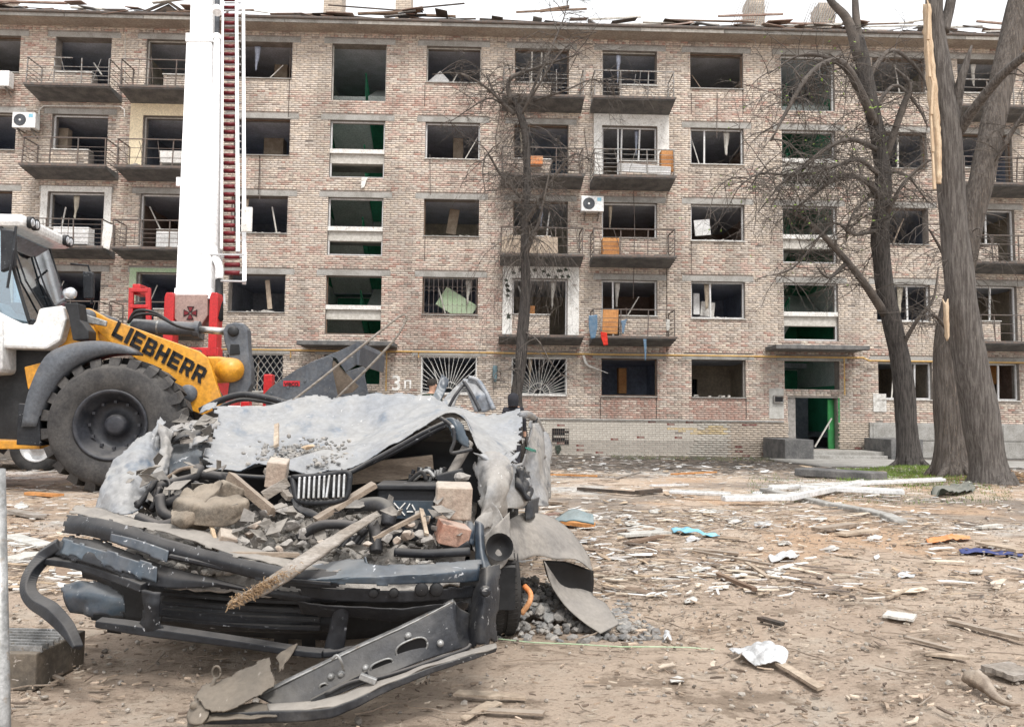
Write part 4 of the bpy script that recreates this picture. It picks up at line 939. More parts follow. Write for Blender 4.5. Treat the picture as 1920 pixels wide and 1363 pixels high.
# ================================================================== fire engine with ladder boom
ft_ = empty('fire_engine', px(300, 830, 15.2), 'red fire engine with tall white telescopic boom and red runged ladder', 'fire engine')
g15 = gz(-8, 15)
def wp(u, v, Y): return px(u, v, Y)
x0 = px(40, 700, 15).x; x1 = px(400, 700, 15).x; x2 = px(520, 700, 15).x
MB().box2((x0-4, 14.3, g15+.55), (x2, 16.6, g15+.95)).build('chassis', M['blackpaint'], ft_, bev=.02)
MB().box2((x0-.6, 14.25, g15+.95), (x1, 16.7, px(300, 700, 15).z)).build('body', M['firered'], ft_, bev=.03)
MB().box2((x1+.02, 14.4, g15+.95), (x2-.1, 16.5, g15+1.25)).build('rear_deck', M['alu'], ft_, bev=.02)
MB().box2((x0-4.2, 14.2, g15+.7), (x0-2.0, 16.7, g15+2.9)).build('driver_cab', M['firered'], ft_, bev=.12)
MB().box2((x0-4.0, 14.18, g15+1.7), (x0-2.5, 14.2, g15+2.5)).build('cab_window', M['glass'], ft_)
def truck_wheel(x, y, r=.5):
    e = empty('wheel', (x, y, g15+r)); e.parent = ft_; e.matrix_parent_inverse = parent_world(ft_).inverted(); c = Vector((x, y, g15+r-.02)); ax = Vector((0, -1, 0))
    MB().lathe([(.29, -.02), (.36, .02), (.44, .02), (.49, -.03), (.5, -.15), (.49, -.27), (.44, -.3), (.29, -.26)], c, ax, 32).build('tyre', M['rubber'], e, True); MB().lathe([(.295, -.01), (.27, 0), (.25, -.08), (.12, -.1), (.11, .02), (.001, .03)], c, ax, 32).build('rim', M['alu'], e, True)
for x in (px(62, 868, 14.2).x, x0-3.2, x1-.6):
    truck_wheel(x, 14.25); truck_wheel(x, 16.6)
for (u, v0, v1) in ((505, 702, 800), (462, 752, 800)):
    p = px(u, v0, 14.5); MB().box((p.x, 14.5, (p.z+g15+.1)/2), (.16, .2, p.z-g15-.1)).build('outrigger', M['firered'], ft_, bev=.02)
MB().box((px(505, 800, 14.5).x, 14.5, g15+.06), (.5, .5, .12)).build('outrigger_foot', M['galv'], ft_)
# turntable and brackets
ta = px(358, 640, 15.4); MB().lathe([(.001, .35), (.62, .35), (.7, 0)], (ta.x, 15.4, px(300, 690, 15).z), (0, 0, 1), 32).build('turntable', M['blackpaint'], ft_, True)
for (u0, u1, Y) in ((308, 322, 14.9), (393, 405, 14.9)):
    a = px(u0, 548, Y); b = px(u1, 668, Y); m = MB(); m.prism([(a.x+.03, Y, a.z), (b.x-.02, Y, a.z), (b.x, Y, a.z-.1), (b.x, Y, b.z), (a.x, Y, b.z), (a.x, Y, a.z-.1)], (0, .3, 0)); m.build('boom_bracket', M['firered'], ft_, bev=.02)
a = px(306, 650, 14.88); b = px(407, 668, 14.88); MB().box2((a.x, 14.92, b.z), (b.x, 15.2, a.z)).build('bracket_base', M['firered'], ft_, bev=.02)
pp = [px(326, 552, 14.95), px(389, 552, 14.95), px(389, 592, 14.95), px(377, 610, 14.95), px(336, 608, 14.95), px(327, 598, 14.95)]
m = MB(); m.prism(pp, (0, .5, 0)); bpO = m.build('boom_foot_plate', M['boomplate'], ft_, bev=.02)
cc = px(357, 587, 14.94)
for q in range(4):     # cross pattee emblem
    a = q*math.pi/2; m = MB(); d = Vector((math.cos(a), 0, math.sin(a))); n_ = Vector((-math.sin(a), 0, math.cos(a)))
    m.prism([cc+d*.02+n_*.015, cc+d*.13+n_*.07, cc+d*.13-n_*.07, cc+d*.02-n_*.015], (0, -.006, 0)); m.build('emblem_arm', M['black'], bpO)
    m = MB(); m.prism([cc+d*.035+n_*.012+Vector((0, -.007, 0)), cc+d*.115+n_*.045+Vector((0, -.007, 0)), cc+d*.115-n_*.045+Vector((0, -.007, 0)), cc+d*.035-n_*.012+Vector((0, -.007, 0))], (0, -.003, 0)); m.build('emblem_fill', M['darkred'], bpO)
def boomsec(name, q0, q1, dep, mt='fireboom', bev=.03):
    # q = (uL,uR,v,Y) lower and upper ends
    m = MB(); vs = []
    for (ul, ur, v, Y) in (q0, q1):
        l, r = px(ul, v, Y), px(ur, v, Y); vs += [l, r, r+Vector((0, dep, .0)), l+Vector((0, dep, 0))]
    m.add(vs, [(3, 2, 1, 0), (4, 5, 6, 7), (0, 1, 5, 4), (1, 2, 6, 5), (2, 3, 7, 6), (3, 0, 4, 7)]); return m.build(name, M[mt], ft_, bev=bev)
boomsec('boom', (328, 394, 556, 15.0), (349, 397, 70, 19.6), .75)
boomsec('boom_collar', (326, 396, 560, 14.96), (327, 395.5, 540, 15.12), .83, bev=.01)
boomsec('boom_collar', (347.5, 399, 78, 19.45), (348, 399.5, 62, 19.65), .85, bev=.01)
boomsec('boom_extension', (355, 398, 72, 19.9), (362, 399, -260, 24), .6)
MB().box(px(337, 342, 17), (.12, .1, .2)).build('boom_box', M['fireboom'], ft_); 
MB().tube([px(411, 600, 15.0), px(411, 520, 15.4)], .075, 12).build('hose_sleeve', M['black'], ft_, True)
MB().tube(catmull([px(411, 525, 15.35), px(411, 500, 15.5), px(402, 480, 15.7), px(401, 460, 15.9)], 12), .078, 12).build('water_pipe', M['fireboom'], ft_, True)
MB().tube([px(401, 465, 15.85), px(407, 75, 19.6)], .085, 12).build('water_pipe', M['fireboom'], ft_, True); MB().tube([px(407, 78, 19.6), px(409, -200, 23)], .065, 12).build('water_pipe', M['loadgrey'], ft_, True)
for v in (75, 22): MB().tube([px(407, v+2, 19.6), px(407, v-6, 19.7)], .115, 12).build('pipe_clamp', M['fireboom'], ft_)
# ladder
def lad(u0, u1, v): # depth grows upward like the boom
    return 15.3+(556-v)/(556-70)*4.6
rails = [((458, 530), (456, -60)), ((446, 475), (443, -60)), ((415, 470), (418, -60))]
for (a, b) in rails: MB().bar(px(a[0], a[1], lad(0, 0, a[1])), px(b[0], b[1], lad(0, 0, b[1])), .075 if a[0] > 420 else .05, .12).build('ladder_rail', M['fireboom'], ft_)
v = 512.0
while v > -60:
    Y = lad(0, 0, v); l, r = px(415, v, Y), px(445 if v < 470 else 456, v, Y); lr = (r-l)
    MB().tube([l+lr*.16, l+lr*.84], .048, 7).build('rung', M['darkred'], ft_, True)
    MB().tube([l, r], .018, 6).build('rung_core', M['alu'], ft_) if int(v) % 2 == 0 else None
    if v < 470: MB().tube([l+Vector((0, .28, .06)), r+Vector((0, .28, .06))], .020, 6).build('rung', M['alu'], ft_)
    v -= 14.6 if v < 470 else 15
p = px(463, 412, 15.9); MB().box(p, (.22, .05, .52)).build('ladder_sign', M['plaster'], ft_, bev=.01)
MB().tube([px(414, 527, 15.2), px(458, 528, 15.2)], .02, 6).build('rung', M['alu'], ft_); MB().bar(px(372, 477, 15.6), px(458, 478, 15.6), .05, .03).build('pipe_bracket', M['alu'], ft_)
# red rescue cage frame beside the boom
fr = empty('cage', px(262, 600, 14.8)); fr.parent = ft_; fr.matrix_parent_inverse = parent_world(ft_).inverted()
for a, b in (((245, 605), (247, 540)), ((279, 605), (278, 540)), ((247, 545), (278, 545)), ((245, 575), (279, 575))): MB().bar(px(*a, 14.7), px(*b, 14.7), .09, .07).build('cage_bar', M['firered'], fr, bev=.012)
MB().box2(tuple(px(247, 552, 14.75)), tuple(px(278, 538, 15.1))).build('cage_top', M['firered'], fr, bev=.02)
p = px(262, 590, 14.8); MB().box(p, (.2, .2, .42)).build('control_box', M['black'], fr, bev=.03)

# grime seams on the boom
for v in (150, 240, 330, 420): MB().bar(px(339+(556-v)*.02, v, 14.97+(556-v)/486*4.6), px(394.5+(556-v)*.004, v, 14.97+(556-v)/486*4.6), .012, .006).build('boom_seam', M['alu'], ft_)
# ================================================================== wrecked car
car = empty('wrecked_car', (-.6, 4.0, gz(-.6, 4)), 'crushed dark blue car with crumpled pale dusty bonnet and torn off front bumper', 'car')
def S(name, rows, mt, **k):
    k.setdefault('rag', .8 if name not in ('bonnet', 'engine_bay_floor', 'crushed_roof', 'bulkhead') else (.35 if name == 'bonnet' else 0))
    return sheet(rows, name=name, mat=M[mt], parent=car, **k)
def T(name, pts, r, mt, n=24, seg=8, parent=None, flat=None):
    return MB().tube(catmull([px(*p) for p in pts], n), r if not hasattr(r, '__len__') else list(np.interp(np.linspace(0, 1, n), np.linspace(0, 1, len(r)), r)), seg).build(name, M[mt], parent or car, True)
# bonnet
hoodrows = [[(402, 771, 3.9), (515, 774, 4.0), (640, 763, 4.0), (720, 753, 4.0), (820, 753, 3.95), (900, 762, 3.9), (978, 768, 3.8)],
    [(392, 808, 3.6), (515, 815, 3.55), (640, 800, 3.65), (735, 775, 3.65), (840, 768, 3.65), (900, 786, 3.55), (982, 800, 3.55)],
    [(380, 852, 3.3), (505, 862, 3.3), (625, 852, 3.35), (735, 808, 3.4), (843, 777, 3.42), (895, 822, 3.35), (978, 845, 3.35)],
    [(384, 884, 3.15), (500, 893, 3.1), (635, 889, 3.2), (740, 837, 3.25), (846, 785, 3.3), (884, 846, 3.25), (955, 886, 3.2)]]
hood = S('bonnet', hoodrows, 'hood', nu=160, nv=100, amp=.003, sc=5.0, seed=2, fine=.2, cr=.05)
T('bonnet_edge', [(384, 886, 3.13), (500, 895, 3.08), (635, 891, 3.18), (700, 862, 3.2), (800, 808, 3.22), (846, 787, 3.26)], .009, 'darkmetal', parent=hood)
T('bonnet_seam', [(640, 893, 3.22), (740, 846, 3.26), (840, 795, 3.3)], .012, 'blackplastic', parent=hood); 
S('bonnet_fold', [[(828, 782, 3.22), (850, 780, 3.2), (872, 800, 3.22)], [(838, 800, 3.2), (858, 805, 3.18), (880, 830, 3.2)], [(848, 820, 3.2), (866, 838, 3.18), (882, 842, 3.2)]], 'bluepaint', nu=16, nv=14, amp=.006, sc=9)
T('bonnet_rim', [(826, 783, 3.2), (848, 800, 3.18), (852, 826, 3.17), (846, 848, 3.17), (868, 846, 3.17), (884, 842, 3.2)], .008, 'darkmetal', parent=hood)
S('bonnet_lip', [[(880, 842, 3.24), (920, 868, 3.22), (957, 884, 3.2)], [(900, 850, 3.22), (930, 868, 3.2), (962, 872, 3.2)], [(930, 845, 3.3), (955, 850, 3.28), (975, 848, 3.3)]], 'hood', nu=20, nv=10, amp=.012, sc=8, seed=4)
# left wing
S('left_wing', [[(255, 822, 3.5), (280, 800, 3.5), (300, 797, 3.52), (316, 812, 3.55)], [(222, 872, 3.3), (250, 866, 3.25), (285, 865, 3.3), (312, 868, 3.4)], [(195, 918, 3.2), (230, 918, 3.1), (265, 920, 3.15), (290, 925, 3.25)], [(176, 957, 3.15), (210, 966, 3.02), (245, 968, 3.02), (278, 945, 3.15)]], 'hood', nu=56, nv=64, amp=.010, sc=9, seed=7, fine=.5, cr=.035, rag=.4)
S('left_wing_fold', [[(296, 792, 3.48), (310, 800, 3.46), (322, 806, 3.5)], [(300, 840, 3.4), (312, 845, 3.38), (322, 848, 3.42)], [(285, 895, 3.25), (300, 898, 3.24), (312, 890, 3.3)]], 'fender', nu=12, nv=30, amp=.015, sc=14, seed=3)
S('inner_wing', [[(312, 835, 3.55), (340, 825, 3.6), (385, 830, 3.5)], [(312, 885, 3.45), (345, 880, 3.4), (380, 880, 3.35)], [(310, 920, 3.3), (345, 912, 3.25), (375, 905, 3.3)]], 'bluepaint', nu=20, nv=20, amp=.02, sc=8, seed=11)
for q, (u, v, Y, w) in enumerate(((330, 800, 3.65, 60), (345, 812, 3.6, 70), (360, 795, 3.75, 70), (305, 812, 3.6, 40), (372, 822, 3.45, 40))):
    S('torn_strip', [[(u-w*.5, v+12, Y), (u, v-4, Y-.05), (u+w*.5, v-8, Y)], [(u-w*.5, v+22, Y-.1), (u, v+8, Y-.15), (u+w*.5, v+4, Y-.1)]], ('fender', 'darkmetal')[q % 2], nu=18, nv=8, amp=.025, sc=12, seed=q+20)
S('torn_strip', [[(268, 828, 3.45), (290, 800, 3.5), (300, 775, 3.55)], [(285, 830, 3.45), (302, 805, 3.5), (310, 790, 3.52)]], 'hood', nu=14, nv=8, amp=.015, sc=14, seed=31)
# right wing and flank
S('right_wing', [[(893, 885, 3.28), (925, 870, 3.3), (955, 868, 3.4), (980, 862, 3.65)], [(880, 920, 3.1), (915, 905, 3.08), (950, 905, 3.2), (984, 900, 3.6)], [(893, 970, 3.0), (925, 960, 2.98), (955, 950, 3.1), (985, 945, 3.55)], [(912, 1025, 2.9), (935, 1010, 2.92), (955, 985, 3.1), (972, 965, 3.4)]], 'fender', nu=50, nv=46, amp=.004, sc=7, seed=5, fine=.2, cr=.08)
S('wing_front', [[(905, 1010, 2.9), (930, 985, 2.88), (955, 960, 2.95)], [(912, 1050, 2.86), (935, 1030, 2.84), (957, 1010, 2.9)], [(920, 1080, 2.84), (940, 1065, 2.82), (952, 1050, 2.88)]], 'dustgrey', nu=18, nv=18, amp=.008, sc=9, seed=8, rag=0)
MB().lathe([(.001, -.02), (.03, -.018), (.04, 0), (.05, .004)], px(937, 1025, 2.82), (-.1, -1, .1), 20).build('fog_lamp_hole', M['black'], car, True)
flank = S('door', [[(976, 792, 3.95), (998, 800, 4.6), (1014, 812, 5.2), (1024, 830, 5.7)], [(984, 850, 3.85), (1006, 850, 4.6), (1022, 850, 5.2), (1031, 858, 5.7)], [(985, 905, 3.75), (1003, 905, 4.4), (1016, 900, 5.0), (1024, 895, 5.7)], [(980, 960, 3.6), (998, 945, 4.3), (1010, 930, 5.0), (1018, 922, 5.7)]], 'fender', nu=50, nv=40, amp=.01, sc=4, seed=6, cr=.08)
T('door_handle', [(1002, 859, 4.55), (1012, 857, 4.75), (1020, 856, 5.0)], .016, 'dustgrey', parent=flank)
T('window_frame', [(978, 778, 4.0), (992, 778, 4.4), (1008, 792, 4.9), (1020, 818, 5.5)], .022, 'fender', parent=flank); T('window_frame', [(1000, 800, 4.6), (1003, 785, 4.65)], .018, 'blackplastic', parent=flank)
S('torn_panel', [[(964, 868, 3.5), (980, 872, 3.55), (996, 880, 3.8)], [(966, 905, 3.5), (985, 915, 3.5), (998, 920, 3.7)], [(985, 930, 3.5), (992, 940, 3.5), (990, 948, 3.6)]], 'darkmetal', nu=18, nv=18, amp=.04, sc=9, seed=13)
S('teal_shard', [[(985, 838, 3.9), (996, 840, 4.0), (1006, 845, 4.1)], [(988, 842, 3.88), (998, 846, 3.98), (1004, 848, 4.08)]], 'tealglass', nu=8, nv=4, amp=.01, sc=20)
S('sill_box', [[(985, 935, 3.7), (1000, 935, 3.8), (1012, 932, 4.0)], [(985, 975, 3.65), (1000, 972, 3.7), (1008, 965, 4.0)]], 'darkmetal', nu=8, nv=8, amp=.01, sc=9)
# body shell behind the bonnet, crushed roof, floor and rear
Lx, Rx = -1.55, .22
MB().box2((Lx+.1, 3.35, .16), (Rx-.1, 7.1, .34)).build('floor_pan', M['blackpaint'], car)
S('crushed_roof', [[(-1.5, 4.0, .86), (-.6, 4.0, .93), (.1, 4.0, .9)], [(-1.5, 4.9, .80), (-.7, 4.9, .84), (.22, 4.9, .82)], [(-1.5, 5.9, .74), (-.6, 5.9, .78), (.26, 5.9, .80)], [(-1.45, 7.0, .66), (-.6, 7.2, .70), (.24, 7.0, .68)]], 'fender', world=True, nu=40, nv=60, amp=.05, sc=2.4, seed=15)
S('left_flank', [[(-1.55, 3.5, .75), (-1.62, 5, .78), (-1.55, 7.0, .66)], [(-1.6, 3.5, .45), (-1.68, 5, .45), (-1.6, 7.1, .45)], [(-1.5, 3.6, .2), (-1.6, 5, .2), (-1.5, 7.1, .25)]], 'fender', world=True, nu=50, nv=16, amp=.03, sc=3, seed=16)
S('rear_panel', [[(-1.5, 7.1, .66), (-.6, 7.25, .7), (.24, 7.1, .68)], [(-1.55, 7.2, .3), (-.6, 7.35, .3), (.26, 7.2, .3)]], 'fender', world=True, nu=24, nv=12, amp=.03, sc=3, seed=17)
S('bulkhead', [[(-1.45, 3.55, .78), (-.6, 3.6, .86), (.1, 3.55, .86)], [(-1.45, 3.5, .3), (-.6, 3.5, .3), (.1, 3.5, .3)]], 'blackpaint', world=True, nu=10, nv=6, amp=.02, sc=3)
S('engine_bay_floor', [[(-1.45, 3.5, .55), (-.6, 3.5, .60), (-.05, 3.5, .58)], [(-1.4, 3.1, .47), (-.6, 3.1, .48), (-.08, 3.1, .48)], [(-1.4, 2.85, .40), (-.6, 2.72, .36), (-.1, 2.8, .38)]], 'rubble', world=True, nu=60, nv=30, amp=.03, sc=9, seed=18, t=.01, fine=.5)
def tyre(c, ax, r, w, parent):
    e = empty('wheel', c); e.parent = parent; e.matrix_parent_inverse = parent_world(parent).inverted()
    t = MB().lathe([(r*.64, -w*.45), (r*.8, -w*.52), (r*.93, -w*.5), (r, -w*.36), (r*1.005, 0), (r, w*.36), (r*.93, w*.5), (r*.8, w*.52), (r*.64, w*.45)], c, ax, 44).build('tyre', M['rubber'], e, True)
    gm = MB(); axv = Vector(ax).normalized(); e1 = axv.orthogonal().normalized(); e2 = axv.cross(e1)
    for i in range(60):
        a = 2*math.pi*i/60; d = e1*math.cos(a)+e2*math.sin(a); tn = axv.cross(d)
        for h in (-.3, 0, .3): gm.box(Vector(c)+d*(r*1.004)+axv*(h*w), (w*.22, .022, .012), Matrix((axv, tn, d)).transposed())
    g_ = gm.build('tread_blocks', M['rubber'], e); g_['kind'] = 'stuff'
    MB().lathe([(r*.64, w*.42), (r*.6, w*.4), (r*.55, w*.2), (r*.2, w*.15), (.001, w*.2)], c, ax, 32).build('rim', M['alu'], e, True)
    return e
tyre(px(918, 1085, 3.62), (.985, .17, .05), .25, .20, car)
tyre((-1.42, 4.0, .27), (-1, 0, 0), .29, .2, car); tyre((.12, 6.3, .28), (1, .05, 0), .30, .2, car); tyre((-1.48, 6.3, .28), (-1, 0, 0), .30, .2, car)
# ---------------- bumper: separate thing hanging in front of the car
bum = empty('front_bumper', (-.8, 2.75, gz(-.8, 2.75))); bum.parent = car; bum.matrix_parent_inverse = parent_world(car).inverted()
def B(name, rows, mt, **k):
    k.setdefault('rag', .22)
    return sheet(rows, name=name, mat=M[mt], parent=bum, **k)
be = [(122, 962, 3.05), (200, 974, 2.9), (300, 1003, 2.8), (400, 1027, 2.71), (480, 1046, 2.65), (560, 1062, 2.62), (640, 1068, 2.6)]
bk = [(140, 944, 3.2), (215, 956, 3.05), (310, 982, 2.93), (405, 1006, 2.84), (485, 1024, 2.78), (560, 1038, 2.75), (640, 1045, 2.74)]
m1 = [(112, 1000, 3.0), (195, 1012, 2.87), (300, 1048, 2.77), (400, 1072, 2.68), (480, 1092, 2.63), (560, 1104, 2.6), (640, 1106, 2.58)]
m1b = [(114, 1004, 3.02), (197, 1016, 2.9), (300, 1052, 2.8), (400, 1076, 2.72), (480, 1096, 2.67), (560, 1108, 2.64), (640, 1110, 2.62)]
m2 = [(92, 1040, 2.97), (185, 1066, 2.83), (290, 1104, 2.74), (400, 1106, 2.69), (480, 1120, 2.66), (560, 1130, 2.64), (640, 1134, 2.63)]
B('bumper_ledge', [bk, be], 'dustgrey', nu=90, nv=10, amp=.006, sc=9, seed=1, fine=.4, cr=.012)
B('bumper_upper', [be, [( (a[0]+b[0])/2-1, (a[1]+b[1])/2, (a[2]+b[2])/2-.02) for a, b in zip(be, m1)], m1], 'blackplastic', nu=100, nv=14, amp=.003, sc=7, seed=2, cr=.008)
B('bumper_middle', [m1b, [((a[0]+b[0])/2-1, (a[1]+b[1])/2, (a[2]+b[2])/2-.015) for a, b in zip(m1b, m2)], m2], 'blackplastic', nu=100, nv=14, amp=.003, sc=7, seed=3, cr=.01)
for (u, v, r, Y) in ((175, 987, .017, 2.915), (192, 992, .02, 2.895), (232, 1010, .011, 2.85), (700, 1112, .013, 2.585), (738, 1112, .013, 2.585), (790, 1106, .018, 2.58), (818, 1106, .018, 2.6)):
    c = px(u, v, Y); MB().lathe([(.001, 0), (r, 0), (r*1.25, -.004), (r*1.3, -.01)], c, (0.05, -1, .1), 18).build('bolt_hole', M['black'] if u > 200 else M['dustgrey'], bum, True)
# strip pads on the upper face
B('mounting_pad', [[(205, 996, 2.84), (260, 1008, 2.79), (322, 1030, 2.735)], [(202, 1016, 2.83), (258, 1036, 2.775), (318, 1056, 2.725)]], 'bluepaint', nu=24, nv=8, amp=.004, sc=9, seed=9)
B('mounting_pad', [[(118, 1008, 2.96), (200, 1030, 2.83), (300, 1060, 2.735)], [(108, 1036, 2.93), (195, 1062, 2.81), (298, 1098, 2.72)]], 'bluepaint', nu=40, nv=10, amp=.005, sc=9, seed=10)
# blue beam in the right half
rb0 = [(545, 1072, 2.66), (580, 1056, 2.68), (640, 1046, 2.7), (680, 1040, 2.71), (700, 1052, 2.66), (800, 1052, 2.68), (905, 1046, 2.78)]
rb1 = [(540, 1084, 2.6), (590, 1080, 2.58), (640, 1076, 2.57), (690, 1072, 2.57), (740, 1072, 2.58), (820, 1070, 2.6), (908, 1064, 2.72)]
rb2 = [(545, 1090, 2.6), (590, 1094, 2.57), (640, 1096, 2.56), (690, 1098, 2.56), (740, 1099, 2.57), (820, 1098, 2.6), (905, 1092, 2.72)]
B('bumper_beam', [rb0, rb1, rb2], 'bluepaint', nu=80, nv=22, amp=.003, sc=8, seed=5, cr=.008)
B('bumper_lower', [[(545, 1096, 2.62), (640, 1102, 2.6), (740, 1104, 2.6), (820, 1102, 2.62), (900, 1096, 2.74)], [(560, 1122, 2.63), (640, 1130, 2.61), (740, 1132, 2.61), (820, 1128, 2.63), (890, 1122, 2.74)]], 'blackplastic', nu=50, nv=10, amp=.004, sc=9, seed=6)
B('bumper_skirt', [[(550, 1128, 2.63), (640, 1134, 2.6), (740, 1136, 2.6), (820, 1132, 2.62), (880, 1126, 2.74)], [(560, 1150, 2.68), (640, 1158, 2.64), (740, 1166, 2.66), (820, 1158, 2.68), (872, 1150, 2.76)]], 'blackplastic', nu=60, nv=14, amp=.004, sc=7, seed=7, cr=.012)
# fog lamp loop on the left and lower bar
def BT(name, pts, r, mt='blackplastic', n=30, seg=8): return MB().tube(catmull([px(*p) for p in pts], n), list(np.interp(np.linspace(0, 1, n), np.linspace(0, 1, len(r)), r)) if hasattr(r, '__len__') else r, seg).build(name, M[mt], bum, True)
MB().ribbon([px(*p) for p in [(112, 1022, 2.96), (80, 1044, 2.95), (56, 1075, 2.9), (50, 1105, 2.85), (62, 1128, 2.8), (92, 1148, 2.74), (122, 1178, 2.68), (146, 1214, 2.63)]], [.06, .062, .055, .055, .06, .07, .055, .02], .035, 40).build('lamp_loop', M['blackplastic'], bum, bev=.004)
MB().ribbon([px(*p) for p in [(80, 1050, 2.97), (150, 1060, 2.9), (230, 1086, 2.8), (272, 1102, 2.75)]], [.04, .044, .048, .05], .04, 24).build('lamp_loop', M['blackplastic'], bum, bev=.004)
B('strut', [[(262, 1100, 2.73), (285, 1104, 2.7), (306, 1106, 2.71)], [(268, 1130, 2.73), (284, 1135, 2.69), (302, 1135, 2.7)], [(268, 1160, 2.74), (284, 1164, 2.7), (302, 1164, 2.71)], [(255, 1182, 2.76), (280, 1188, 2.72), (312, 1184, 2.72)]], 'blackplastic', nu=14, nv=20, amp=.006, sc=14, seed=12, t=.012)
MB().ribbon([px(*p) for p in [(184, 1168, 2.8), (235, 1176, 2.76), (290, 1184, 2.72), (380, 1196, 2.69), (480, 1210, 2.66), (560, 1222, 2.63), (606, 1226, 2.61)]], [.04, .05, .05, .045, .04, .036, .034], .03, 40).build('lower_bar', M['blackplastic'], bum, bev=.004)
MB().ribbon([px(*p) for p in [(606, 1226, 2.61), (640, 1222, 2.62), (740, 1206, 2.66), (860, 1176, 2.74)]], [.034, .03, .028, .026], .02, 24).build('lower_bar', M['blackplastic'], bum, bev=.004)
B('strut', [[(628, 1134, 2.63), (640, 1136, 2.61), (656, 1138, 2.62)], [(622, 1168, 2.64), (636, 1172, 2.62), (650, 1172, 2.63)], [(608, 1218, 2.64), (624, 1224, 2.62), (644, 1220, 2.63)]], 'blackplastic', nu=10, nv=16, amp=.005, sc=14, seed=14, t=.012)
BT('air_duct', [(300, 1142, 2.92), (380, 1152, 2.88), (470, 1158, 2.84), (560, 1160, 2.82), (640, 1160, 2.84)], [.05, .055, .05, .05, .045])
S('light_block_sheet', [[(120, 1040, 3.2), (400, 1090, 3.0), (650, 1100, 2.95), (900, 1090, 3.0)], [(150, 1180, 3.1), (400, 1205, 3.0), (650, 1215, 2.95), (880, 1180, 2.95)]], 'blackpaint', nu=30, nv=8, amp=.01, sc=5)  # dark sheet added behind the bumper to block light through the openings
S('lamp_pod', [[(112, 1090, 2.95), (165, 1085, 2.9), (235, 1108, 2.85)], [(115, 1125, 2.9), (175, 1118, 2.84), (240, 1128, 2.82)], [(130, 1150, 2.9), (185, 1160, 2.85), (245, 1158, 2.85)]], 'bluepaint', nu=24, nv=16, amp=.02, sc=7, seed=19)
for q in range(4):
    v = 1112+q*16; MB().ribbon([px(*p) for p in [(305, v, 2.86), (400, v+8, 2.82), (480, v+14, 2.78), (600, v+18, 2.74)]], .018, .012, 20).build('grille_bar', M['blackplastic'], bum)
for (u0, v0, u1, v1, Y) in ((318, 1042, 470, 1078, 2.695), (480, 1084, 620, 1094, 2.6)): MB().ribbon([px(u0, v0, Y+.04), px((u0+u1)/2, (v0+v1)/2-1, Y-.005), px(u1, v1, Y-.03)], .014, .01, 12).build('bumper_rib', M['blackplastic'], bum)
# right hand front panel
S('front_post', [[(884, 1066, 2.78), (912, 1058, 2.72), (946, 1048, 2.8)], [(880, 1100, 2.74), (912, 1098, 2.67), (945, 1080, 2.77)], [(874, 1150, 2.72), (906, 1148, 2.64), (938, 1140, 2.74)], [(870, 1212, 2.7), (902, 1216, 2.64), (932, 1206, 2.72)]], 'darkmetal', nu=36, nv=50, amp=.003, sc=7, seed=22, cr=.01)
S('front_horn', [[(890, 975, 2.93), (900, 978, 2.9), (908, 985, 2.92)], [(890, 1020, 2.86), (902, 1025, 2.82), (912, 1035, 2.84)], [(892, 1062, 2.8), (908, 1066, 2.76), (922, 1062, 2.8)]], 'bluepaint', nu=12, nv=20, amp=.008, sc=9, seed=23)
S('horn_bracket', [[(858, 990, 2.95), (878, 978, 2.93), (896, 985, 2.95)], [(862, 1010, 2.9), (880, 1005, 2.88), (895, 1010, 2.9)], [(855, 1022, 2.9), (878, 1022, 2.87), (892, 1030, 2.88)]], 'bluepaint', nu=14, nv=12, amp=.012, sc=12, seed=24)
T('cross_tube', [(800, 1042, 2.9), (840, 1032, 2.86), (880, 1018, 2.86)], .02, 'blackplastic')
MB().lathe([(.001, .008), (.012, .008), (.02, 0)], px(910, 1108, 2.64), (0, -1, 0), 10).build('panel_nut', M['darkmetal'], car)
# ---------------- engine bay contents that belong to the car
T('coolant_hose', [(345, 935, 3.0), (300, 945, 3.02), (298, 915, 3.08), (330, 905, 3.1), (365, 895, 3.1), (372, 880, 3.12), (368, 880, 3.2), (330, 888, 3.25)], .022, 'hose', n=40)
T('coolant_hose', [(372, 890, 3.12), (400, 892, 3.1), (425, 900, 3.1), (420, 915, 3.1)], .02, 'hose'); T('coolant_hose', [(300, 930, 3.0), (305, 960, 2.96), (330, 975, 2.94), (300, 985, 2.92), (260, 970, 2.98)], .02, 'hose')
T('wiring', [(300, 905, 3.2), (340, 880, 3.2), (372, 878, 3.15), (375, 890, 3.1)], .008, 'wood'); 
for q in range(9): r_ = random.Random(q); u = r_.uniform(255, 400); T('wiring', [(u, r_.uniform(890, 960), 3.1), (u+r_.uniform(-30, 40), r_.uniform(900, 960), 3.05), (u+r_.uniform(-40, 60), r_.uniform(930, 985), 3.0)], r_.uniform(.004, .012), 'hose', n=14, seg=6)
